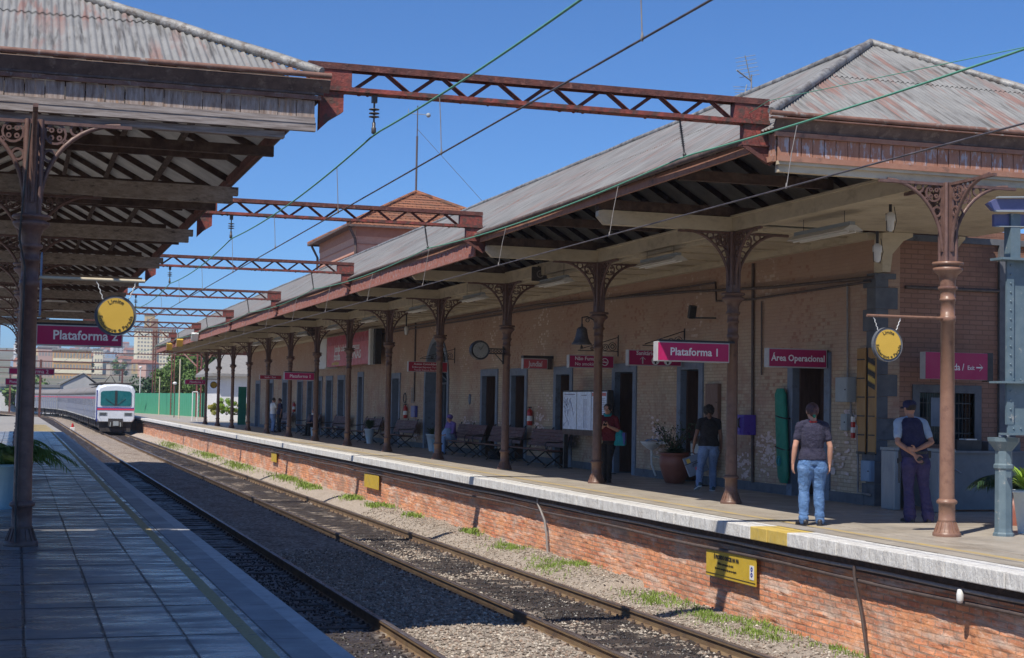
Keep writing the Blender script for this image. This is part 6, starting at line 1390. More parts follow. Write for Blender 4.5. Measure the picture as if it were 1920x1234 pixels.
def person(loc, label, face, H, joints, skin, top, trousers, shoes, hair, opts):
    """joints given in local coords for a figure 1.70 tall facing +Y: x right, y forward"""
    k = H / 1.70; L = Vector(loc); F = Vector((face[0], face[1], 0)).normalized(); S = Vector((F.y, -F.x, 0))
    def W(p): return L + S * (p[0] * k) + F * (p[1] * k) + Vector((0, 0, p[2] * k))
    def D(p): return S * p[0] + F * p[1] + Vector((0, 0, p[2]))
    t = thing('person', loc, label, 'person', None); J = joints; fat = opts.get('fat', 1.0); lw = opts.get('leg', 1.0)
    body = MB(); lean = opts.get('lean', (0, 0))
    pel = J['pelvis']; chest = J['chest']; neck = J['neck']; hd = J['head']
    fdir = D(J.get('hface', (0, 1, 0)))
    head(body, W(hd), fdir, .225 * k)
    limb(body, [W(neck), W((neck[0] * .4 + hd[0] * .6, neck[1] * .4 + hd[1] * .6 - .01, neck[2] * .4 + hd[2] * .6 - .03))], [.060 * k, .052 * k])
    def mixp(a, b, f): return tuple(a[i] + (b[i] - a[i]) * f for i in range(3))
    def tors(mb, g, z0=0, z1=1, hips=True, dp=1.0):
        sh = opts.get('shoulder', .185)
        S_ = [(mixp(pel, chest, -.24), .150 * fat, .115 * fat), (mixp(pel, chest, -.05), .172 * fat, .128 * fat), (mixp(pel, chest, .15), .165 * fat, .118 * fat), (mixp(pel, chest, .42), .140 * fat * opts.get('waist', 1), .100 * fat * opts.get('waist', 1)), (mixp(pel, chest, .75), .155 * fat ** .5, .112 * fat ** .5),
              (chest, sh * .93, .115), (mixp(chest, neck, .5), sh * .88, .095), (mixp(chest, neck, .82), sh * .50, .070), (neck, .062, .058)]
        S_ = [x for i, x in enumerate(S_) if z0 <= i <= z1]
        torso(mb, [(W(c), (hw + g) * k, (hd_ * dp + g) * k) for c, hw, hd_ in S_], F)
    tors(body, -.012, 0, 8)
    for q in ('l', 'r'):
        a, e, w_ = J['sh' + q], J['el' + q], J['wr' + q]
        limb(body, [W(a), W(mixp(a, e, .5)), W(e), W(mixp(e, w_, .35)), W(w_)], [r_ * k for r_ in (.050, .045, .038, .038, .026)])
        hp, kn, an = J['hip' + q], J['kn' + q], J['an' + q]
        limb(body, [W(hp), W(kn), W(mixp(kn, an, .3)), W(an)], [r_ * k for r_ in (.078, .050, .052, .036)])
        if J.get('hd' + q): hand(body, W(w_), D(J['hd' + q][0]), D(J['hd' + q][1]), D(J['hd' + q][2]), opts.get('curl', .35), k)
    remesh(body, 'body', M[skin], t, opts.get('vox', .0065), 1)
    tr = MB(); tors(tr, .006, 0, 2)
    for q in ('l', 'r'):
        hp, kn, an = J['hip' + q], J['kn' + q], J['an' + q]
        gl = mixp(hp, kn, .2); gl = (gl[0], gl[1] - .03, gl[2])
        limb(tr, [W(hp), W(gl), W(mixp(hp, kn, .6)), W(kn), W(mixp(kn, an, .35)), W(mixp(kn, an, .8)), W((an[0], an[1], an[2] - .02))], [r_ * k * lw for r_ in (.095, .108, .084, .066, .068, opts.get('cuff', .054), opts.get('cuff', .054) * 1.02)])
        limb(tr, [W((hp[0], hp[1] - .05, hp[2] - .02)), W((hp[0] * 1.02, hp[1] - .055, hp[2] - .10))], [.085 * k * lw, .078 * k * lw])
        for j in range(5):
            zf = R.uniform(.78, .98); p = mixp(kn, an, zf); tr.ring(W(p), D((1, 0, .2 * R.uniform(-1, 1))), D((0, 1, .3 * R.uniform(-1, 1))), .03 * k, (opts.get('cuff', .054) + .008) * k * lw, .012, 14)
    remesh(tr, 'trousers', M[trousers], t, .009, 2)
    sh_ = MB(); tors(sh_, .019, 1, 7, True)
    sl = opts.get('sleeve', .62)
    for q in ('l', 'r'):
        a, e, w_ = J['sh' + q], J['el' + q], J['wr' + q]
        if sl <= 1: limb(sh_, [W(a), W(mixp(a, e, sl))], [.064 * k, .057 * k])
        else: limb(sh_, [W(a), W(e), W(mixp(e, w_, sl - 1))], [.064 * k, .052 * k, .046 * k])
        limb(sh_, [W(mixp(neck, a, .25)), W(mixp(neck, a, .9))], [.045 * k, .06 * k])
    remesh(sh_, 'shirt', M[top], t, .009, 2)
    for q in ('l', 'r'):
        an = J['an' + q]; shoe(t, W((an[0], an[1], an[2] - J.get('anh' + q, .085))), D(J.get('toe' + q, (0, 1, 0))), M[shoes], M[opts['sole']] if 'sole' in opts else None)
    # hair
    if hair:
        hb = MB(); c = W(hd); f = fdir.normalized(); s = f.cross(Vector((0, 0, 1))).normalized(); u = s.cross(f)
        if hair == 'bun':
            hb.sphere(c + u * .03 * k - f * .012 * k, .1, 14, 10, (.86, 1.06 if abs(f.y) > .7 else .9, .98)); hb.sphere(c - f * .075 * k - u * .01 * k, .062, 10, 8); hb.sphere(c - f * .10 * k + u * .035 * k, .035, 8, 6)
        elif hair == 'curly':
            rr = random.Random(5); hb.sphere(c + u * .035 - f * .02, .098, 14, 10)
            for _ in range(90):
                d = Vector((rr.gauss(0, 1), rr.gauss(0, 1), rr.gauss(0, 1))).normalized()
                if d.dot(f) > .5 or d.dot(u) < -.8: continue
                hb.sphere(c + u * .028 - f * .028 + d * .072, rr.uniform(.03, .048), 7, 5)
        else:
            hb.sphere(c + u * .032 * k - f * .016 * k, .096, 14, 10, (.88, 1.02, .95))
        hm = hb.build('hair', M['hair_black' if hair == 'curly' or hair == 'short' else 'hair'], t)
    return t, W, D, k, fdir
def stand(dx=.0, hipw=.09, lean=0, feet=.09, elx=.235, wrx=.25, hy=.0):
    J = dict(pelvis=(0, -.01, .93), chest=(0 + lean, -.01, 1.28), neck=(lean, -.01, 1.46), head=(lean, .015, 1.585),
             hipl=(-hipw, 0, .88), hipr=(hipw, 0, .88), knl=(-feet - .005, .02, .48), knr=(feet + .005, .02, .48), anl=(-feet - .01, -.02, .085), anr=(feet + .01, -.02, .085),
             shl=(-.175, -.01, 1.385), shr=(.175, -.01, 1.385), ell=(-elx, -.03, 1.10), elr=(elx, -.03, 1.10), wrl=(-wrx, .03, .86), wrr=(wrx, .03, .86))
    J['hdl'] = ((0, .15, -1), (1, .1, 0), (.2, 1, 0)); J['hdr'] = ((0, .15, -1), (-1, .1, 0), (-.2, 1, 0)); return J
# 1 woman in jeans, seen from behind
J = stand(feet=.10, elx=.25, wrx=.262); J['anl'] = (-.115, -.02, .085); J['anr'] = (.12, .0, .085); J['toel'] = (-.25, 1, 0); J['toer'] = (.3, 1, 0)
t, W, D, k, fd = person((10.28, 18.80, 0), 'woman in a charcoal t-shirt and blue jeans seen from behind near the platform edge', (.22, .97), 1.645, J, 'skin_light', 'tee_navy', 'jeans', 'shoe', 'bun', dict(fat=1.05, leg=1.12, sleeve=.60, waist=.93, shoulder=.176))
q = MB(); q.ring(W((0, -.012, 1.452)), D((1, 0, 0)), D((0, 1, .12)), .050 * k, .070 * k, .022, 20); q.build('red_collar', M['ext_red'], t)
q = MB(); q.sphere(W((0, -.10, 1.53)), .026, 8, 6, (1, .7, 1.2)); q.build('green_hair_clip', M['stretcher'], t)
# 2 guard with hands behind his back
J = stand(feet=.085); J.update(pelvis=(-.03, -.01, .95), chest=(-.07, .02, 1.30), neck=(-.08, .03, 1.47), head=(-.085, .055, 1.605), shl=(-.255, .02, 1.40), shr=(.10, .02, 1.40), ell=(-.315, -.06, 1.13), elr=(.19, -.10, 1.10), wrl=(-.075, -.20, .955), wrr=(-.05, -.185, 1.02),
    hipl=(-.11, 0, .90), hipr=(.07, 0, .90), knl=(-.10, .03, .49), knr=(.12, .03, .49), anl=(-.09, -.02, .085), anr=(.17, -.02, .085), toel=(-.45, 1, 0), toer=(.15, 1, 0))
J['elr'] = (.195, -.09, 1.13); J['ell'] = (-.29, -.10, 1.12); J['hdl'] = ((.55, -.25, -.8), (.2, -1, .1), (.8, .1, .5)); J['hdr'] = ((-1, -.15, .1), (0, -1, 0), (0, .2, 1)); J['hface'] = (-.35, 1, 0)
t, W, D, k, fd = person((12.16, 19.22, 0), 'uniformed guard in navy vest and cap standing with hands behind his back', (.30, .95), 1.70, J, 'skin_tan', 'shirt_blue', 'navy_trousers', 'shoe', 'short', dict(sleeve=.66, cuff=.075, leg=1.06, fat=.97))
q = MB(); torso(q, [(W(c), a_ * k, b_ * k) for c, a_, b_ in (((-.03, -.01, .915), .196, .16), ((-.035, -.01, .97), .20, .162), ((-.05, .0, 1.08), .188, .155), ((-.06, .01, 1.2), .192, .158), ((-.07, .02, 1.32), .180, .155), ((-.075, .02, 1.40), .168, .138), ((-.078, .015, 1.45), .13, .108), ((-.078, .015, 1.475), .085, .085))], fd if False else Vector((.30, .95, 0)).normalized()); remesh(q, 'vest', M['navy'], t, .009, 1)
c = W((-.085, .05, 1.635)); f = fd.normalized(); s = f.cross(Vector((0, 0, 1)))
q = MB(); q.loft([[c + s * (r_ * cos(a)) + f * (r_ * 1.12 * sin(a)) + Vector((0, 0, z)) for a in lin(0, 2 * pi, 20)[:20]] for z, r_ in ((-.02, .088), (.03, .094), (.06, .086), (.082, .06), (.09, .015))]); q.build('cap', M['navy'], t)
q = MB(); q.loft([[c + f * y_ + s * (w_ * x_) + Vector((0, 0, -.012 - .02 * (y_ - .08) * 8)) + Vector((0, 0, z_)) for x_ in (-1, -.5, 0, .5, 1) for z_ in (0,)] + [c + f * y_ + s * (w_ * x_) + Vector((0, 0, -.012 - .02 * (y_ - .08) * 8 - .008)) for x_ in (1, .5, 0, -.5, -1)] for y_, w_ in ((.07, .085), (.13, .07), (.17, .03))], False); q.build('cap_visor', M['navy'], t)
q = MB(); q.obox(W((.0, -.235, .87)), D((.7, 0, -.7)).normalized(), D((0, 1, 0)), D((.7, 0, .7)).normalized(), .055, .006, .03); q.build('phone', M['black'], t)
q = MB(); q.ring(W((-.03, -.01, .985)), D((1, 0, 0)), D((0, 1, 0)), .165 * k, .186 * k, .035, 24); q.build('belt', M['black'], t)
q = MB(); q.obox(W((.16, -.03, .96)), D((1, 0, 0)), D((0, 1, 0)), Vector((0, 0, 1)), .035, .03, .05); q.obox(W((-.235, -.02, .93)), D((1, 0, 0)), D((0, 1, 0)), Vector((0, 0, 1)), .02, .02, .08); q.tube([W((-.25, -.03, 1.0)), W((-.25, -.03, .55))], .012, 6); q.build('belt_gear', M['black'], t)
# 3 woman in maroon looking at her phone
J = stand(feet=.055); J.update(ell=(-.24, .03, 1.13), elr=(.24, .03, 1.13), wrl=(-.04, .25, 1.22), wrr=(.07, .27, 1.20), hipl=(-.08, 0, .88), hipr=(.08, 0, .88), knl=(-.05, .03, .48), knr=(.05, .03, .48), anl=(-.045, 0, .085), anr=(.06, -.02, .085), toel=(-.2, 1, 0), toer=(.3, 1, 0))
J['hdl'] = ((.75, .3, .5), (0, -.5, 1), (0, 1, .3)); J['hdr'] = ((-.6, .3, .5), (0, -.5, 1), (0, 1, .3)); J['hface'] = (.15, 1, -.12)
t, W, D, k, fd = person((11.57, 29.75, 0), 'woman in a maroon sweater looking at her phone beside the column with the bell', (-.45, -.9), 1.60, J, 'skin_light', 'maroon', 'black_cloth', 'shoe', 'short', dict(sleeve=.8, fat=1.12, leg=.98))
eyes(W(J['head']), fd.normalized(), fd.normalized().cross(Vector((0, 0, 1))).normalized(), Vector((0, 0, 1)), t)
q = MB(); c = W((0, -.01, 1.47)); q.ring(c, D((1, 0, 0)), D((0, 1, -.2)), .055, .088, .05, 18); q.build('teal_scarf', M['teal'], t)
q = MB(); torso(q, [(W((.23, .08, z)), a_, b_) for z, a_, b_ in ((1.00, .06, .07), (1.06, .085, .09), (1.16, .08, .085), (1.2, .05, .06))], D((0, 1, 0))); remesh(q, 'teal_jacket_bundle', M['teal'], t, .01, 2)
q = MB()
for e in (-1, 1):
    c = W(J['head']) + fd.normalized() * .098 + fd.cross(Vector((0, 0, 1))).normalized() * e * .03 + Vector((0, 0, .004)); q.ring(c, fd.cross(Vector((0, 0, 1))).normalized(), Vector((0, 0, 1)), .017, .021, .004, 12)
q.build('glasses', M['black'], t)
q = MB(); q.obox(W((.02, .30, 1.29)), D((1, 0, 0)), D((0, .7, .7)).normalized(), D((0, -.7, .7)).normalized(), .04, .005, .07); q.build('phone', M['black'], t)
tb_ = thing('shoulder_bag', W((-.24, .02, .98)), 'bright teal and blue bag hanging from the arm of the woman in maroon', 'bag')
q = MB(); torso(q, [(W((-.27, .02, z)), a_, b_) for z, a_, b_ in ((.80, .11, .05), (.84, .14, .07), (1.0, .12, .065), (1.12, .06, .03), (1.14, .03, .015))], D((0, 1, 0))); remesh(q, 'bag_body', M['teal'], tb_, .01, 2)
MB().tube([W((-.25, .03, 1.11)), W((-.25, .04, 1.2)), W((-.22, .05, 1.18))], .012, 6).build('handle', M['navy'], tb_)
q = MB(); q.obox(W((-.37, .02, .96)), D((.2, 1, 0)).normalized(), D((1, -.2, 0)).normalized(), Vector((0, 0, 1)), .06, .03, .12); q.build('blue_pouch', M['train_blue'], tb_)
tb_ = thing('handbag', W((.2, .09, .93)), 'small beige patterned handbag at the hip of the woman in maroon', 'bag')
q = MB(); torso(q, [(W((.17, .10, z)), a_, b_) for z, a_, b_ in ((.84, .06, .03), (.87, .09, .05), (.97, .085, .045), (1.0, .06, .03))], D((0, 1, 0))); remesh(q, 'bag_body', M['cream'], tb_, .01, 2); MB().tube([W((.22, .09, 1.0)), W((.15, .06, 1.2)), W((.12, .0, 1.42))], .007, 5).build('strap', M['bark'], tb_)
# 4 walking woman, black top, carrying a case
J = stand(feet=.09); J.update(pelvis=(0, .0, .92), hipl=(-.09, 0, .87), hipr=(.09, 0, .87), knl=(-.16, .02, .48), anl=(-.24, -.30, .17), anhl=.085, knr=(.11, .12, .48), anr=(.13, .20, .085), toel=(-.2, 1, -.35), ell=(-.265, -.03, 1.10), wrl=(-.30, .05, .84), hdl=((0, .1, -1), (1, .1, 0), (.2, 1, 0)), neck=(0, .01, 1.46), head=(.0, .04, 1.585))
J['hface'] = (.1, 1, -.1)
t, W, D, k, fd = person((12.38, 26.6, 0), 'woman in a black top and washed jeans walking away behind the second column', (.25, .97), 1.60, J, 'skin_dark', 'black_cloth', 'jeans_light', 'shoe_blue', 'curly', dict(sleeve=.45, fat=1.12, leg=1.10, sole='sole', curl=.9))
tb_ = thing('carrying_case', W((-.30, .06, .55)), 'flat blue-grey case with stickers held by the walking woman', 'case')
rx = D((.93, .1, .36)).normalized(); rz = D((-.36, 0, .93)).normalized(); ry = rx.cross(rz).normalized(); cc = W((-.25, .04, .53))
q = MB(); q.obox(cc, rx, ry, rz, .20, .035, .185); q.build('case_body', M['bluegrey'], tb_, bevel=.012)
q = MB(); q.obox(cc + rz * .06 - ry * 0, rx, ry, rz, .203, .038, .006); q.build('lid_seam', M['black'], tb_)
q = MB(); q.tube([cc + rx * -.05 + rz * .18, cc + rx * -.04 + rz * .23, cc + rx * .04 + rz * .23, cc + rx * .05 + rz * .18], .01, 6); q.build('carry_handle', M['black'], tb_)
sgn = -1 if ry.y > 0 else 1
q = MB(); q.tube([cc + sgn * ry * .045 - rx * .07 - rz * .02, cc + sgn * ry * .06 - rx * .06 + rz * .03, cc + sgn * ry * .06 + rx * .06 + rz * .03, cc + sgn * ry * .045 + rx * .07 - rz * .02], .008, 5); q.build('buckle', M['black'], tb_)
MB().obox(cc + sgn * ry * .037 - rx * .12 + rz * .11, rx, ry, rz, .035, .002, .04).build('sticker', M['yellow'], tb_); MB().obox(cc + sgn * ry * .037 - rz * .07, rx, ry, rz, .045, .002, .03).build('sticker', M['pink'], tb_)
# 5 seated person
def seated(base, face, label, top, tr_, hair_, cap=None, extra=None, vox=.012):
    J = dict(pelvis=(0, -.05, .53), chest=(0, .0, .87), neck=(0, .03, 1.04), head=(0, .07, 1.165), hipl=(-.09, -.03, .52), hipr=(.09, -.03, .52), knl=(-.10, .38, .50), knr=(.10, .38, .50), anl=(-.10, .36, .085), anr=(.10, .40, .085),
             shl=(-.17, 0, .97), shr=(.17, 0, .97), ell=(-.21, .08, .70), elr=(.21, .08, .70), wrl=(-.10, .28, .62), wrr=(.10, .28, .62), hdl=((.3, 1, 0), (0, 0, -1), (1, 0, 0)), hdr=((-.3, 1, 0), (0, 0, -1), (-1, 0, 0)))
    return person(base, label, face, 1.62, J, 'skin_light', top, tr_, 'shoe', hair_, dict(sleeve=1.6, fat=1.05, vox=vox))
t, W, D, k, fd = seated((12.80, 46.2, 0), (-.92, -.4), 'person in a violet top and pale cap sitting on the third bench', 'violet_cloth', 'paleblue_cloth', None)
q = MB(); q.sphere(W((0, .06, 1.20)), .105, 12, 8, (1, 1, .8)); q.build('cap', M['violet_cloth'], t)
q = MB(); torso(q, [(W((0, .12, z)), a_, b_) for z, a_, b_ in ((.42, .20, .16), (.55, .24, .22), (.72, .19, .17), (.84, .10, .10))], D((0, 1, 0))); remesh(q, 'pale_blue_smock', M['paleblue_cloth'], t, .015, 3)
t, W, D, k, fd = seated((12.65, 68.3, 0), (-.9, -.4), 'distant dark dressed person sitting with a white collar', 'navy', 'black_cloth', 'short', vox=.02)
q = MB(); q.ring(W((0, .03, 1.03)), D((1, 0, 0)), D((0, 1, 0)), .05, .12, .06, 12); q.build('white_collar', M['white'], t)
J = stand(feet=.06); J.update(elr=(.22, .08, 1.15), wrr=(.10, .18, 1.42)); J['hdr'] = ((0, 0, 1), (0, -1, 0), (1, 0, 0))
person((11.9, 75.2, 0), 'distant standing person in white shirt and pale jeans', (.9, .3), 1.68, J, 'skin_tan', 'white', 'jeans_light', 'shoe', 'short', dict(vox=.02))
J = stand(feet=.06); person((12.3, 75.9, 0), 'distant standing person in dark clothes facing the one in white', (-.9, -.2), 1.66, J, 'skin_tan', 'navy', 'black_cloth', 'shoe', 'bun', dict(vox=.02))
# ================================================================ train
tr = thing('commuter_train', (7.4, 125, -1.23), 'silver commuter train with a white cab and teal windscreen approaching on the right track', 'train')
def tsec(x0, y, w, z0, z1, s=1.0, tx=0):
    """body cross-section ring at y"""
    h = z1 - z0; P = [(-w, 0), (-w, h * .70), (-w * .93, h * .84), (-w * .7, h * .93), (-w * .35, h * .985), (0, h), (w * .35, h * .985), (w * .7, h * .93), (w * .93, h * .84), (w, h * .70), (w, 0)]
    return [(x0 + px * s + tx, y, z0 + pz * (s if s < 1 else 1)) for px, pz in P]
CZ0, CZ1, CW = -.20, 2.60, 1.42
ends = [125.0]; 
for L_ in (24, 24, 24, 24, 24, 24): ends.append(ends[-1] + L_)
body = MB(); roof = MB(); stripe = MB(); win_ = MB(); und = MB(); feet_ = MB(); doorl = MB()
for i in range(6):
    ya, yb_ = ends[i] + (.9 if i == 0 else .35), ends[i + 1] - .35
    xa_, xb_ = 7.4 + off(ya), 7.4 + off(yb_)
    def P(f, lx, z, ya=ya, yb_=yb_, xa_=xa_, xb_=xb_):
        return (xa_ + (xb_ - xa_) * f + lx, ya + (yb_ - ya) * f, z)
    def sec(f, pts): return [P(f, px, z) for px, z in pts]
    low = [(-CW, CZ0), (-CW, CZ0 + 1.95), (CW, CZ0 + 1.95), (CW, CZ0)]
    body.loft([sec(0, low), sec(1, low)], False)
    up_ = [(-CW, CZ0 + 1.955), (-CW * .95, CZ0 + 2.33), (-CW * .72, CZ0 + 2.62), (-CW * .35, CZ0 + 2.78), (CW * .35, CZ0 + 2.78), (CW * .72, CZ0 + 2.62), (CW * .95, CZ0 + 2.33), (CW, CZ0 + 1.955)]
    roof.loft([sec(0, up_), sec(1, up_)], True)
    for sx in (-1, 1):
        for (z0, z1, mb, e) in ((1.62, 1.80, stripe, .012),):
            mb.loft([[P(f, sx * (CW + e), CZ0 + z0), P(f, sx * (CW + e), CZ0 + z1), P(f, sx * CW, CZ0 + z1), P(f, sx * CW, CZ0 + z0)] for f in (0, 1)], False)
        n = 9
        for j in range(n):
            f0 = (j + .12) / n; f1 = (j + .52) / n; fd0 = (j + .62) / n; fd1 = (j + .90) / n
            for a, c, z0, z1, mb in ((f0, f1, 1.05, 1.58, win_), (fd0, fd1, .12, 1.85, doorl)):
                mb.loft([[P(f, sx * (CW + .02), CZ0 + z0), P(f, sx * (CW + .02), CZ0 + z1), P(f, sx * CW, CZ0 + z1), P(f, sx * CW, CZ0 + z0)] for f in (a, c)], False)
            feet_.loft([[P(f, sx * (CW + .05), CZ0 - .02), P(f, sx * (CW + .05), CZ0 + .08), P(f, sx * CW, CZ0 + .08), P(f, sx * CW, CZ0 - .02)] for f in ((j + .3) / n, (j + .36) / n)], False)
    u_ = [(-1.15, -.85), (-1.2, CZ0 - .01), (1.2, CZ0 - .01), (1.15, -.85)]
    for a, c in ((.02, .16), (.24, .38), (.42, .55), (.6, .74), (.84, .98)): und.loft([sec(a, u_), sec(c, u_)], False)
    for f in (.05, .13, .87, .95):
        for sx in (-1, 1): c = P(f, sx * .80, -.78); und.tube([(c[0] - .06, c[1], c[2]), (c[0] + .06, c[1], c[2])], .45, 14)
    und.loft([sec(-.02, [(-.9, CZ0), (-.9, 2.3), (.9, 2.3), (.9, CZ0)]), sec(.0, [(-.9, CZ0), (-.9, 2.3), (.9, 2.3), (.9, CZ0)])], False) if i else None
bd = body.build('car_bodies', M['train_steel'], tr); roof.build('roof', M['train_roof'], tr); stripe.build('red_stripe', M['train_red'], bd); build_each(win_, 'window', M['glass_dark'], bd); build_each(doorl, 'door', M['train_door'], bd); build_each(und, 'underframe_gear', M['train_under'], tr); feet_.build('step_lamps', M['white'], bd)
# cab
yf_ = 124.2; x = 7.4
q = MB()
def cabring(y, w, z0, z1, r): 
    P_ = [(-w + r * .3, z0), (-w, z0 + .2), (-w, z1 - r), (-w + r * .35, z1 - r * .35), (-w + r * 1.1, z1 - .05), (0, z1), (w - r * 1.1, z1 - .05), (w - r * .35, z1 - r * .35), (w, z1 - r), (w, z0 + .2), (w - r * .3, z0)]
    return [(x + a, y, b_) for a, b_ in P_]
q.loft([cabring(yf_, 1.36, -.30, 2.45, .55), cabring(yf_ + .12, 1.44, -.34, 2.60, .5), cabring(yf_ + 1.7, 1.46, -.34, 2.66, .5)], False)
cab = q.build('cab_shell', M['train_white'], tr, bevel=.05)
q = MB(); q.prism([(-1.16, .98), (-1.16, 1.92), (-1.02, 2.04), (0, 2.10), (1.02, 2.04), (1.16, 1.92), (1.16, .98), (1.05, .90), (-1.05, .90)], (1, 0, 0), (0, 0, 1), (x, yf_ - .02, 0), .06); wsn = q.build('windscreen', M['train_glass'], tr)
q = MB(); q.box(x - .09, x + .09, yf_ - .07, yf_ - .051, .92, 2.08); q.build('centre_pillar', M['black'], tr)
q = MB(); q.box(x - 1.40, x + 1.40, yf_ - .03, yf_ + .1, .57, .70); q.build('red_stripe', M['train_red'], tr)
q = MB(); q.box(x - 1.38, x + 1.38, yf_ - .028, yf_ + .1, .71, .78); q.build('blue_stripe', M['train_blue'], tr)
q = MB(); q.box(x - 1.455, x - 1.38, yf_ + .02, yf_ + .4, -.3, 2.1); q.build('corner_band', M['train_blue'], tr)
for sx in (-1, 1):
    q = MB(); q.box(x + sx * .95 - .25, x + sx * .95 + .25, yf_ - .04, yf_ + .05, .18, .36); hl_ = q.build('headlight', M['headlight_glass'], tr)
    q = MB(); q.box(x + sx * .95 - .31, x + sx * .95 + .31, yf_ - .024, yf_ + .02, .14, .40); q.build('headlight_frame', M['metalbox'], hl_)
q = MB(); q.box(x - .55, x + .55, yf_ - .05, yf_ + .4, -.70, -.08); q.box(x - 1.2, x + 1.2, yf_ + .3, yf_ + 1.4, -.9, -.34); q.box(x - 1.15, x + 1.15, yf_ + .2, yf_ + .35, -1.1, -.8); q.build('buffer_beam', M['train_under'], tr)
q = MB(); q.tube([(x, yf_ + .2, -.45), (x, yf_ - .55, -.45)], .12, 8); q.box(x - .2, x + .2, yf_ - .7, yf_ - .5, -.62, -.28); q.tube([(x - .35, yf_, -.3), (x - .4, yf_ - .15, -.7)], .03, 5); q.tube([(x + .35, yf_, -.3), (x + .4, yf_ - .15, -.7)], .03, 5); q.build('coupler', M['metalbox'], tr)
q = MB(); q.box(x - 1.2, x + 1.2, yf_ + .3, yf_ + 20, 2.60, 2.72); q.tube([(x - .5, yf_ + 9, 2.7), (x, yf_ + 8, 3.4), (x + .5, yf_ + 9, 2.7)], .04, 4); q.build('roof_gear', M['train_under'], tr)
q = MB(); q.tube([(x + .1, yf_ - .08, .98), (x + .7, yf_ - .09, 1.5)], .015, 4); q.tube([(x - .1, yf_ - .08, .98), (x - .8, yf_ - .09, 1.45)], .015, 4); q.build('wiper', M['black'], tr)
# small track marker between the tracks
t = thing('track_marker', (4.75, 140, -1.35), 'small white and red marker standing between the far tracks', 'marker'); MB().box(4.55, 4.95, 139.8, 140.2, -1.4, -1.1).build('block', M['white'], t, bevel=.04); MB().lathe([(.11, -1.095), (.09, -.85), (.05, -.75)], 10, (4.75, 140, 0)).build('red_top', M['ext_red'], t)
# ================================================================ beyond the platforms
t = thing('sheet_fence', (13, 150, 0), 'long bright green sheet fence behind the far end of the right platform', 'fence')
q = MB(); n = 90; P_ = [(15.9 - 4.2 * f, 131 + 36 * f) for f in lin(0, 1, n)]; vs = []
for k_, (a, c) in enumerate(P_): w_ = .04 if k_ % 2 else -.04; vs += [(a + w_, c + w_, -.05), (a + w_, c + w_, 2.05)]
q.add(vs, [(2 * i, 2 * i + 2, 2 * i + 3, 2 * i + 1) for i in range(n)]); q.box(8.9, 11.72, 167, 167.05, -.05, 2.05); q.build('sheets', M['fence_green'], t)
q = MB()
for f in lin(0, 1, 8): q.beam((15.95 - 4.2 * f, 131.1 + 36 * f, -.1), (15.95 - 4.2 * f, 131.1 + 36 * f, 2.1), .08, .08)
q.build('fence_posts', M['fence_green'], t)
def mast_(x, y, h, r, m, label, grp='posts on the far platform', top=None, brace=0):
    t = thing('steel_mast' if r > .09 else 'lamp_post' if top else 'thin_post', (x, y, 0), label, 'post', grp)
    q = MB()
    if r > .09:
        q.box(x - r, x - r * .55, y - r, y + r, 0, h); q.box(x + r * .55, x + r, y - r, y + r, 0, h)
        z = .3
        while z < h: q.beam((x - r * .7, y, z), (x + r * .7, y, z + .3), .03, .03); z += .35
    else: q.tube([(x, y, 0), (x, y, h)], r, 8)
    q.build('pole', m, t)
    if brace:
        q = MB(); q.beam((x, y, h * .52), (x - brace, y, h * .92), .12, .12); q.beam((x, y, h * .52), (x + brace * .7, y, h * .88), .12, .12); q.build('brace', M['fascia_tan'], t)
    if top: MB().sphere((x, y, h + .12), .18, 8, 6, (1, 1, .7)).build('lamp_head', M['white'], t)
    return t
mast_(14.95, 135.5, 8.0, .22, M['red'], 'thick red lattice mast in front of the green fence at right', brace=3.4)
mast_(13.0, 158, 8.3, .16, M['red_dark'], 'dark red mast at the left part of the green fence'); mast_(13.9, 148, 8.0, .15, M['red'], 'middle red mast in front of the green fence')
mast_(12.5, 131, 2.7, .04, M['pipe_dark'], 'short lamp post with a small white head before the fence', top=1); mast_(12.0, 122, 4.6, .05, M['cream'], 'tall thin cream post before the green fence')
mast_(12.2, 165, 4.6, .05, M['white'], 'thin pale lamp post beside the train', top=1); mast_(12.9, 150, 3.6, .05, M['cream'], 'thin tan post between the two red masts')
t = thing('portal_beam', (7, 150, 5.8), 'long thin dark portal beam crossing the tracks far behind the train', 'gantry')
q = MB(); q.beam((-6, 158, 5.9), (24, 158, 5.9), .12, .10); 
for x_ in lin(-6, 24, 12): q.beam((x_, 158, 5.9), (x_, 158, 6.15), .06, .06)
q.build('beam', M['red_dark'], t)
q = MB()
for x_ in (-6, 24): q.beam((x_, 158, -1.7), (x_, 158, 6), .25, .25)
q.build('leg', M['red_dark'], t)
for y_, x0_ in ((215, -5), (270, -9)):
    t = thing('portal_beam', (6, y_, 6), 'farther thin portal over the curved tracks, ' + ('nearer one' if y_ < 240 else 'farthest one'), 'gantry'); q = MB(); q.beam((x0_ - 12, y_, 6.2), (x0_ + 26, y_, 6.2), .16, .14).beam((x0_ - 12, y_, 5.3), (x0_ + 26, y_, 5.3), .1, .1); q.build('beam', M['red_dark'], t); q = MB()
    for x_ in (x0_ - 12, x0_ + 8, x0_ + 26): q.beam((x_, y_, -1.7), (x_, y_, 6.4), .3, .3)
    q.build('leg', M['red_dark'], t)
t = thing('tubular_stand', (12.1, 112, 0), 'small white tubular frame under the distant magenta sign', 'frame'); q = MB()
for x_ in (11.9, 12.25): q.tube([(x_, 111.5, 0), (x_, 111.5, 2.05)], .035, 6)
q.tube([(11.9, 111.5, 2.05), (12.25, 111.5, 2.05)], .035, 6); q.build('frame_tube', M['white'], t)
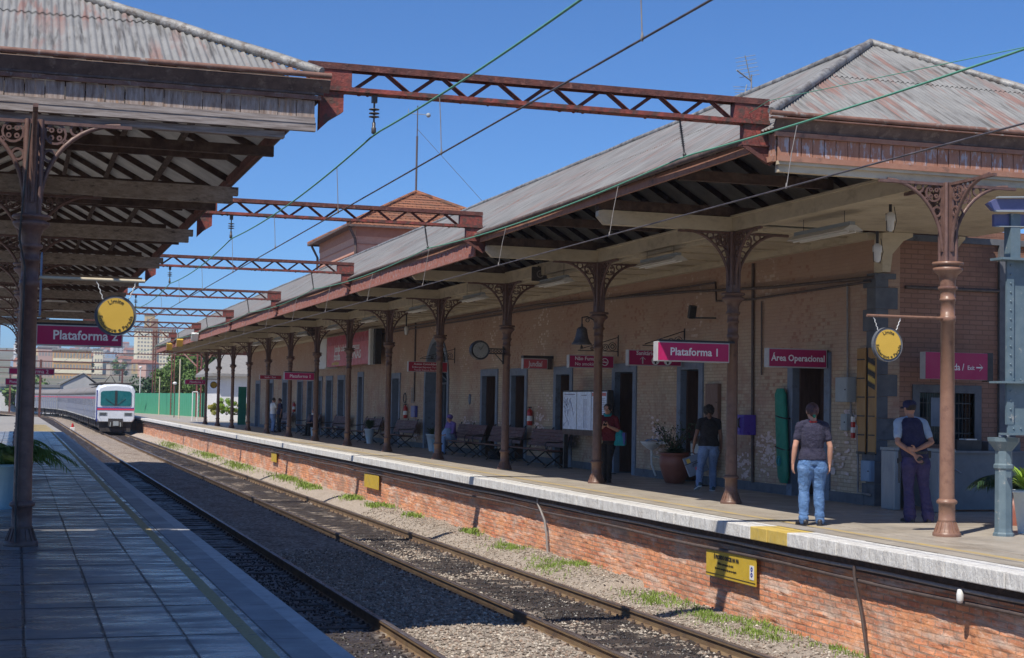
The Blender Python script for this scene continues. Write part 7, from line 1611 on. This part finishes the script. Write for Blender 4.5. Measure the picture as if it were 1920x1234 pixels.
# white house with grey roof and planting
t = thing('white_house', (16.5, 118, 0), 'white plastered house with a grey roof seen between the far columns', 'house')
MB().box(14.6, 24, 118, 128, -.2, 3.55).build('wall', M['house_white'], t)
q = MB(); q.add([(13.9, 117.3, 3.5), (24.5, 117.3, 3.5), (24.5, 123, 6.2), (16.6, 123, 6.2), (13.9, 128.6, 3.5), (24.5, 128.6, 3.5)], [(0, 1, 2, 3), (0, 3, 4), (4, 3, 2, 5)]); q.box(13.9, 24.5, 117.3, 117.4, 3.30, 3.5); q.box(13.9, 14.0, 117.4, 128.6, 3.30, 3.5); q.build('roof', M['roof_grey'], t)
q = MB()
for x_ in lin(14.8, 18.5, 7): q.box(x_, x_ + .12, 117.4, 118, 3.35, 3.45)
q.build('rafter_end', M['cream'], t)
t = thing('green_door', (13.3, 96, 0), 'tall dark green door leaf at the far end of the station building', 'door'); MB().box(12.95, 13.45, 95.6, 95.66, .02, 2.35).build('leaf', M['glass_dark'], t, bevel=.01); t.children[0].data.materials[0] = M['stretcher']; MB().sphere((13.0, 95.56, 1.1), .04).build('knob', M['pipe'], t)
simple('planter', MB().box(12.9, 19, 110.2, 110.6, .0, .45), M['white'], 'long low white planter wall with yellow-green shrubs', 'planter', bevel=.02)
# ---------------------------------------------------------------- trees
def crown(mb, c, r, n, ls, seed, sq=.8, cl=60):
    rr = random.Random(seed); C = Vector(c); clumps = []
    for _ in range(cl):
        d = Vector((rr.gauss(0, 1), rr.gauss(0, 1), rr.gauss(0, .9))).normalized(); clumps.append((C + Vector((d.x * r, d.y * r, d.z * r * sq)) * rr.uniform(.35, .95), r * rr.uniform(.16, .34)))
    for _ in range(n):
        cc, cr = clumps[rr.randrange(cl)]; d = Vector((rr.gauss(0, 1), rr.gauss(0, 1), rr.gauss(0, 1))).normalized(); p = cc + d * cr * rr.uniform(.55, 1.05)
        a = (d + Vector((rr.gauss(0, .5), rr.gauss(0, .5), rr.gauss(0, .5)))).normalized(); s = a.cross(Vector((rr.gauss(0, 1), rr.gauss(0, 1), rr.gauss(0, 1)))).normalized(); u = a.cross(s); q = ls * rr.uniform(.6, 1.4)
        mb.add([p - s * q, p + u * q * .6, p + s * q, p - u * q * .6], [(0, 1, 2, 3)])
    return clumps
def tree(x, y, z, h, r, label, m='leaf', n=7000, ls=.16, seed=1, sq=.8):
    t = thing('tree', (x, y, z), label, 'tree'); tk = MB(); tk.tube([(x, y, z), (x + .1, y, z + h * .25), (x, y + .1, z + h * .5)], [h * .035, h * .028, h * .018], 8)
    lf = MB(); cl = crown(lf, (x, y, z + h - r * sq), r, n, ls, seed, sq)
    for c, _ in cl[:12]: tk.tube([(x, y, z + h * .42), (Vector((x, y, z + h * .5)) + c) / 2, c], [h * .013, h * .009, h * .003], 5)
    tk.build('trunk', M['bark'], t); lf.build('crown', M[m], t); return t
tree(17.3, 172, -1.7, 8.4, 3.6, 'big round green tree behind the green fence, nearest the cream tower block', seed=1, n=16000, ls=.16)
tree(20.5, 168, -1.7, 9.3, 4.2, 'taller green tree behind the thick red mast', seed=2, n=16000, ls=.16)
tree(24.8, 165, -1.7, 8.6, 3.8, 'green tree behind the far columns and the white house', seed=3, n=12000, ls=.16)
tree(14.2, 176, -1.7, 5.8, 2.8, 'lower dark tree at the left end of the green fence', 'leaf_dark', seed=4, n=5000, ls=.16)
def bush(x, y, z, r, label, m, seed, n=3200, ls=.045):
    t = thing('bush', (x, y, z), label, 'bush', 'shrubs of the planter'); lf = MB(); crown(lf, (x, y, z + r * .8), r, n, ls, seed, .9, 16); st_ = MB()
    for k in range(4): st_.tube([(x, y, z), (x + r * .5 * cos(k * 1.6), y + r * .5 * sin(k * 1.6), z + r)], .02, 4)
    st_.build('stems', M['bark'], t); lf.build('foliage', M[m], t)
for i, (x_, m_, l_) in enumerate(((13.5, 'leaf_yellow', 'yellow-orange shrub at the left end of the white planter'), (14.2, 'leaf_bright', 'bright green shrub, second in the white planter'), (14.95, 'leaf_yellow', 'yellow shrub in the middle of the white planter'), (15.7, 'leaf_yellow', 'orange-tinged shrub, fourth in the white planter'), (16.5, 'leaf', 'green shrub at the right end of the planter, near the green door'))):
    bush(x_, 110.6, .4, .62 + .1 * (i % 2), l_, m_, 20 + i)
tree(-9, 62, -1.7, 4.2, 1.8, 'low green tree seen left of the left foreground column', 'leaf', seed=8, n=3000, ls=.1)
# left side lattice mast
mast_(-1.2, 96, 7, .2, M['bluegrey'], 'pale grey lattice mast seen left of the foreground column', 'masts left of the tracks')
simple('white_cabin', MB().box(-6.8, -4.4, 118, 121, -1.7, 3.2).box(-7.0, -4.2, 117.8, 121.2, 3.2, 3.35), M['house_white'], 'small white cabin glimpsed at the left edge', 'cabin')
# ================================================================ city on the hill
def hz(x, y):
    t = max(0, min(1, (y - 380) / 1500)); t = t ** 1.15
    return -1.75 + (52 + 6 * sin(x * .004 + 1) + 5 * mnoise.noise((x * .004, y * .004, 0))) * t
vs = []; xs_ = lin(-900, 1300, 60); ys_ = lin(280, 2300, 50)
q = MB(); q.add([(x_, y_, hz(x_, y_)) for y_ in ys_ for x_ in xs_], [(j * 61 + i, j * 61 + i + 1, (j + 1) * 61 + i + 1, (j + 1) * 61 + i) for j in range(50) for i in range(60)], True)
tag(q.build('hill', M['hillgreen']), kind='structure')
def house_proto(w, d, h, wall, roofm, kind):
    t = thing('distant_house', (0, 0, 0), 'x', 'house', 'small houses on the far hillside')
    MB().box(-w / 2, w / 2, -d / 2, d / 2, -4, h).build('wall', wall, t)
    if kind: MB().add([(-w / 2 - .3, -d / 2 - .3, h), (w / 2 + .3, -d / 2 - .3, h), (w / 2 + .3, d / 2 + .3, h), (-w / 2 - .3, d / 2 + .3, h), (-w / 2, 0, h + 2), (w / 2, 0, h + 2)], [(0, 1, 5, 4), (2, 3, 4, 5), (1, 2, 5), (3, 0, 4)]).build('roof', roofm, t)
    else: MB().box(-w / 2 - .2, w / 2 + .2, -d / 2 - .2, d / 2 + .2, h, h + .5).build('roof', roofm, t)
    q = MB(); n = max(2, int(w / 3))
    for i in range(n):
        for z in (lin(1.2, h - 1.6, max(1, int(h / 3))) if h > 4 else [1.2]): x_ = -w / 2 + (i + .5) * w / n; q.box(x_ - .6, x_ + .6, -d / 2 - .06, -d / 2 + .05, z, z + 1.2)
    build_each(q, 'window', M['farwin'], t); return t
protos = []
for w_, d_2, h_, wm, rm, kd in ((9, 8, 4, 'house_white', 'clay', 1), (11, 9, 6.5, 'w_beige', 'roof_grey', 0), (8, 7, 7, 'w_pink', 'clay', 1), (13, 9, 5, 'w_grey', 'roof_grey', 1), (10, 8, 9, 'house_white', 'roof_grey', 0), (9, 9, 6, 'w_ochre', 'clay', 1), (8, 8, 5, 'w_blue', 'roof_grey', 0)):
    protos.append((house_proto(w_, d_2, h_, M[wm], M[rm], kd), wm, kd))
rr = random.Random(77); made = set(); cname = {'house_white': 'white', 'w_beige': 'beige', 'w_pink': 'pinkish', 'w_grey': 'grey', 'w_ochre': 'ochre', 'w_blue': 'pale blue'}
cnt = 0
for row in range(16):
    y_ = 820 + row * 70; u_ = 28 + rr.uniform(0, 12)
    while u_ < 300:
        x_ = (u_ - 26) * y_ / 3111; pi_ = rr.randrange(7); p_, wm, kd = protos[pi_]
        yy = y_ + rr.uniform(-20, 20); loc = (x_, yy, hz(x_, yy)); lab_ = '%s house with %s on the distant hillside' % (cname[wm], 'a clay tile roof' if (kd and wm != 'w_grey') else 'a grey roof')
        if pi_ not in made: made.add(pi_); p_.location = loc; p_['label'] = lab_; p_.rotation_euler = (0, 0, rr.uniform(-.5, .5))
        else: dup(p_, loc, lab_, rr.uniform(-.6, .6))
        cnt += 1; u_ += (10 + rr.uniform(2, 14)) / y_ * 3111 * (1.1 if row < 9 else 1.5)
def block(x0, x1, y, d, z1, wall, label, floors, cols, accent=None, band=None):
    z0 = hz((x0 + x1) / 2, y) - 3; t = thing('apartment_block', ((x0 + x1) / 2, y, z0), label, 'building'); MB().box(x0, x1, y, y + d, z0, z1).build('wall', wall, t)
    q = MB(); zb_ = z1 - (z1 - max(z0, 0)) * .98; fh = (z1 - zb_) / floors
    for i in range(floors):
        for j in range(cols): xx = x0 + (j + .5) * (x1 - x0) / cols; w2 = (x1 - x0) / cols * .28; q.box(xx - w2, xx + w2, y - .08, y + .05, zb_ + i * fh + fh * .3, zb_ + i * fh + fh * .75)
    build_each(q, 'window', M['farwin'], t); MB().box(x0 - .4, x1 + .4, y - .4, y + d + .4, z1, z1 + .7).build('roof', M['roof_grey'], t)
    if accent: 
        for (a, c, zt, m_) in accent: MB().box(a, c, y - .9, y + d * .5, z0, zt).build('tower_strip', m_, t)
    if band:
        q = MB()
        for i in range(floors): q.box(x0 - .1, x1 + .1, y - .3, y, zb_ + i * fh - .1, zb_ + i * fh + fh * .28)
        q.build('balcony_band', band, t)
    return t
K = 3111.
def bx(u, y): return (u - 26) * y / K
block(bx(248, 900), bx(322, 900), 900, 24, 40.5, M['w_cream'], 'tall cream apartment tower with a brown stair strip behind the gantries', 13, 12, [(bx(277, 900), bx(287, 900), 46.5, M['w_brown'])])
block(bx(266, 915), bx(284, 915), 925, 10, 50.0, M['w_ochre'], 'ochre stair head rising above the cream tower block', 4, 2)
block(bx(92, 760), bx(163, 760), 760, 20, 23.4, M['w_orange'], 'wide orange apartment block with white floor bands', 3, 12, None, M['w_cream'])
block(bx(64, 800), bx(98, 800), 800, 16, 25.5, M['w_pink'], 'pink block left of the orange apartment block', 3, 6)
block(bx(168, 860), bx(184, 860), 860, 10, 27, M['w_cream'], 'small pale block right of the orange apartment block', 4, 3)
for i, (u0, u1, y_, z_) in enumerate(((237, 246, 1500, 43), (225, 233, 1700, 47))): block(bx(u0, y_), bx(u1, y_), y_, 14, z_, M['house_white'] if i % 2 else M['w_grey'], ('far grey high-rise right beside the cream tower', 'far white high-rise left of the grey one')[i], 8, 3)
# industrial shed behind the train
t = thing('workshop_shed', (9.5, 262, -1.7), 'pale gabled workshop shed behind the train roof', 'shed'); x0, x1 = bx(112, 262), bx(172, 262)
MB().prism([(x0, -1.7), (x1, -1.7), (x1, 3.6), ((x0 + x1) / 2 + .6, 5.3), (x0, 3.6)], (1, 0, 0), (0, 0, 1), (0, 272, 0), 20).build('wall', M['w_grey'], t)
MB().beam(((x0 + x1) / 2 + .6, 272, 5.45), (x0 - .5, 272, 3.7), 20.5, .12).beam(((x0 + x1) / 2 + .6, 272, 5.45), (x1 + .5, 272, 3.7), 20.5, .12).build('roof', M['roof_grey'], t)
t = thing('workshop_shed', (2, 300, -1.7), 'long low shed with a grey roof left of the train', 'shed'); MB().box(-14, bx(108, 300), 300, 322, -1.7, 3.2).build('wall', M['house_white'], t); MB().box(-14.5, bx(112, 300), 299.5, 322, 3.2, 3.7).build('roof', M['roof_grey'], t)
rr = random.Random(5)
for i in range(20):
    y_ = rr.uniform(700, 1700); u_ = rr.uniform(40, 420); x_ = bx(u_, y_); z_ = hz(x_, y_); t = thing('tree', (x_, y_, z_), 'small dark tree among the distant hillside houses', 'tree', 'trees among the hillside houses')
    lf = MB(); r_ = rr.uniform(2.5, 5); crown(lf, (x_, y_, z_ + r_ * 1.3), r_, 260, r_ * .2, 100 + i, .8, 14); lf.build('crown', M['leaf'], t); MB().tube([(x_, y_, z_ - 1), (x_, y_, z_ + r_)], .3, 5).build('trunk', M['bark'], t)
for i, (u_, y_, r_) in enumerate(((44, 330, 4), (28, 300, 3), (238, 360, 2.2), (252, 330, 3.2), (214, 340, 1.8))):
    tree(bx(u_, y_), y_, -1.7, r_ * 1.9, r_, ('round tree behind the shed', 'tree left of the shed', 'tree left of the green fence', 'tree right behind the train', 'tree above the train roof')[i], seed=60 + i, n=1500, ls=.4)
# ================================================================ haze
hm, hnt, hbs = newmat('thin_air_haze'); hnt.nodes.remove(hbs)
pv = hnt.nodes.new('ShaderNodeVolumePrincipled'); pv.inputs['Color'].default_value = (.80, .88, 1, 1); pv.inputs['Density'].default_value = .0003; pv.inputs['Anisotropy'].default_value = .2
hnt.links.new(pv.outputs[0], hnt.nodes['Material Output'].inputs['Volume'])
tag(MB().box(-1600, 1600, -250, 2500, -3.0, 80).build('haze', hm), kind='stuff')
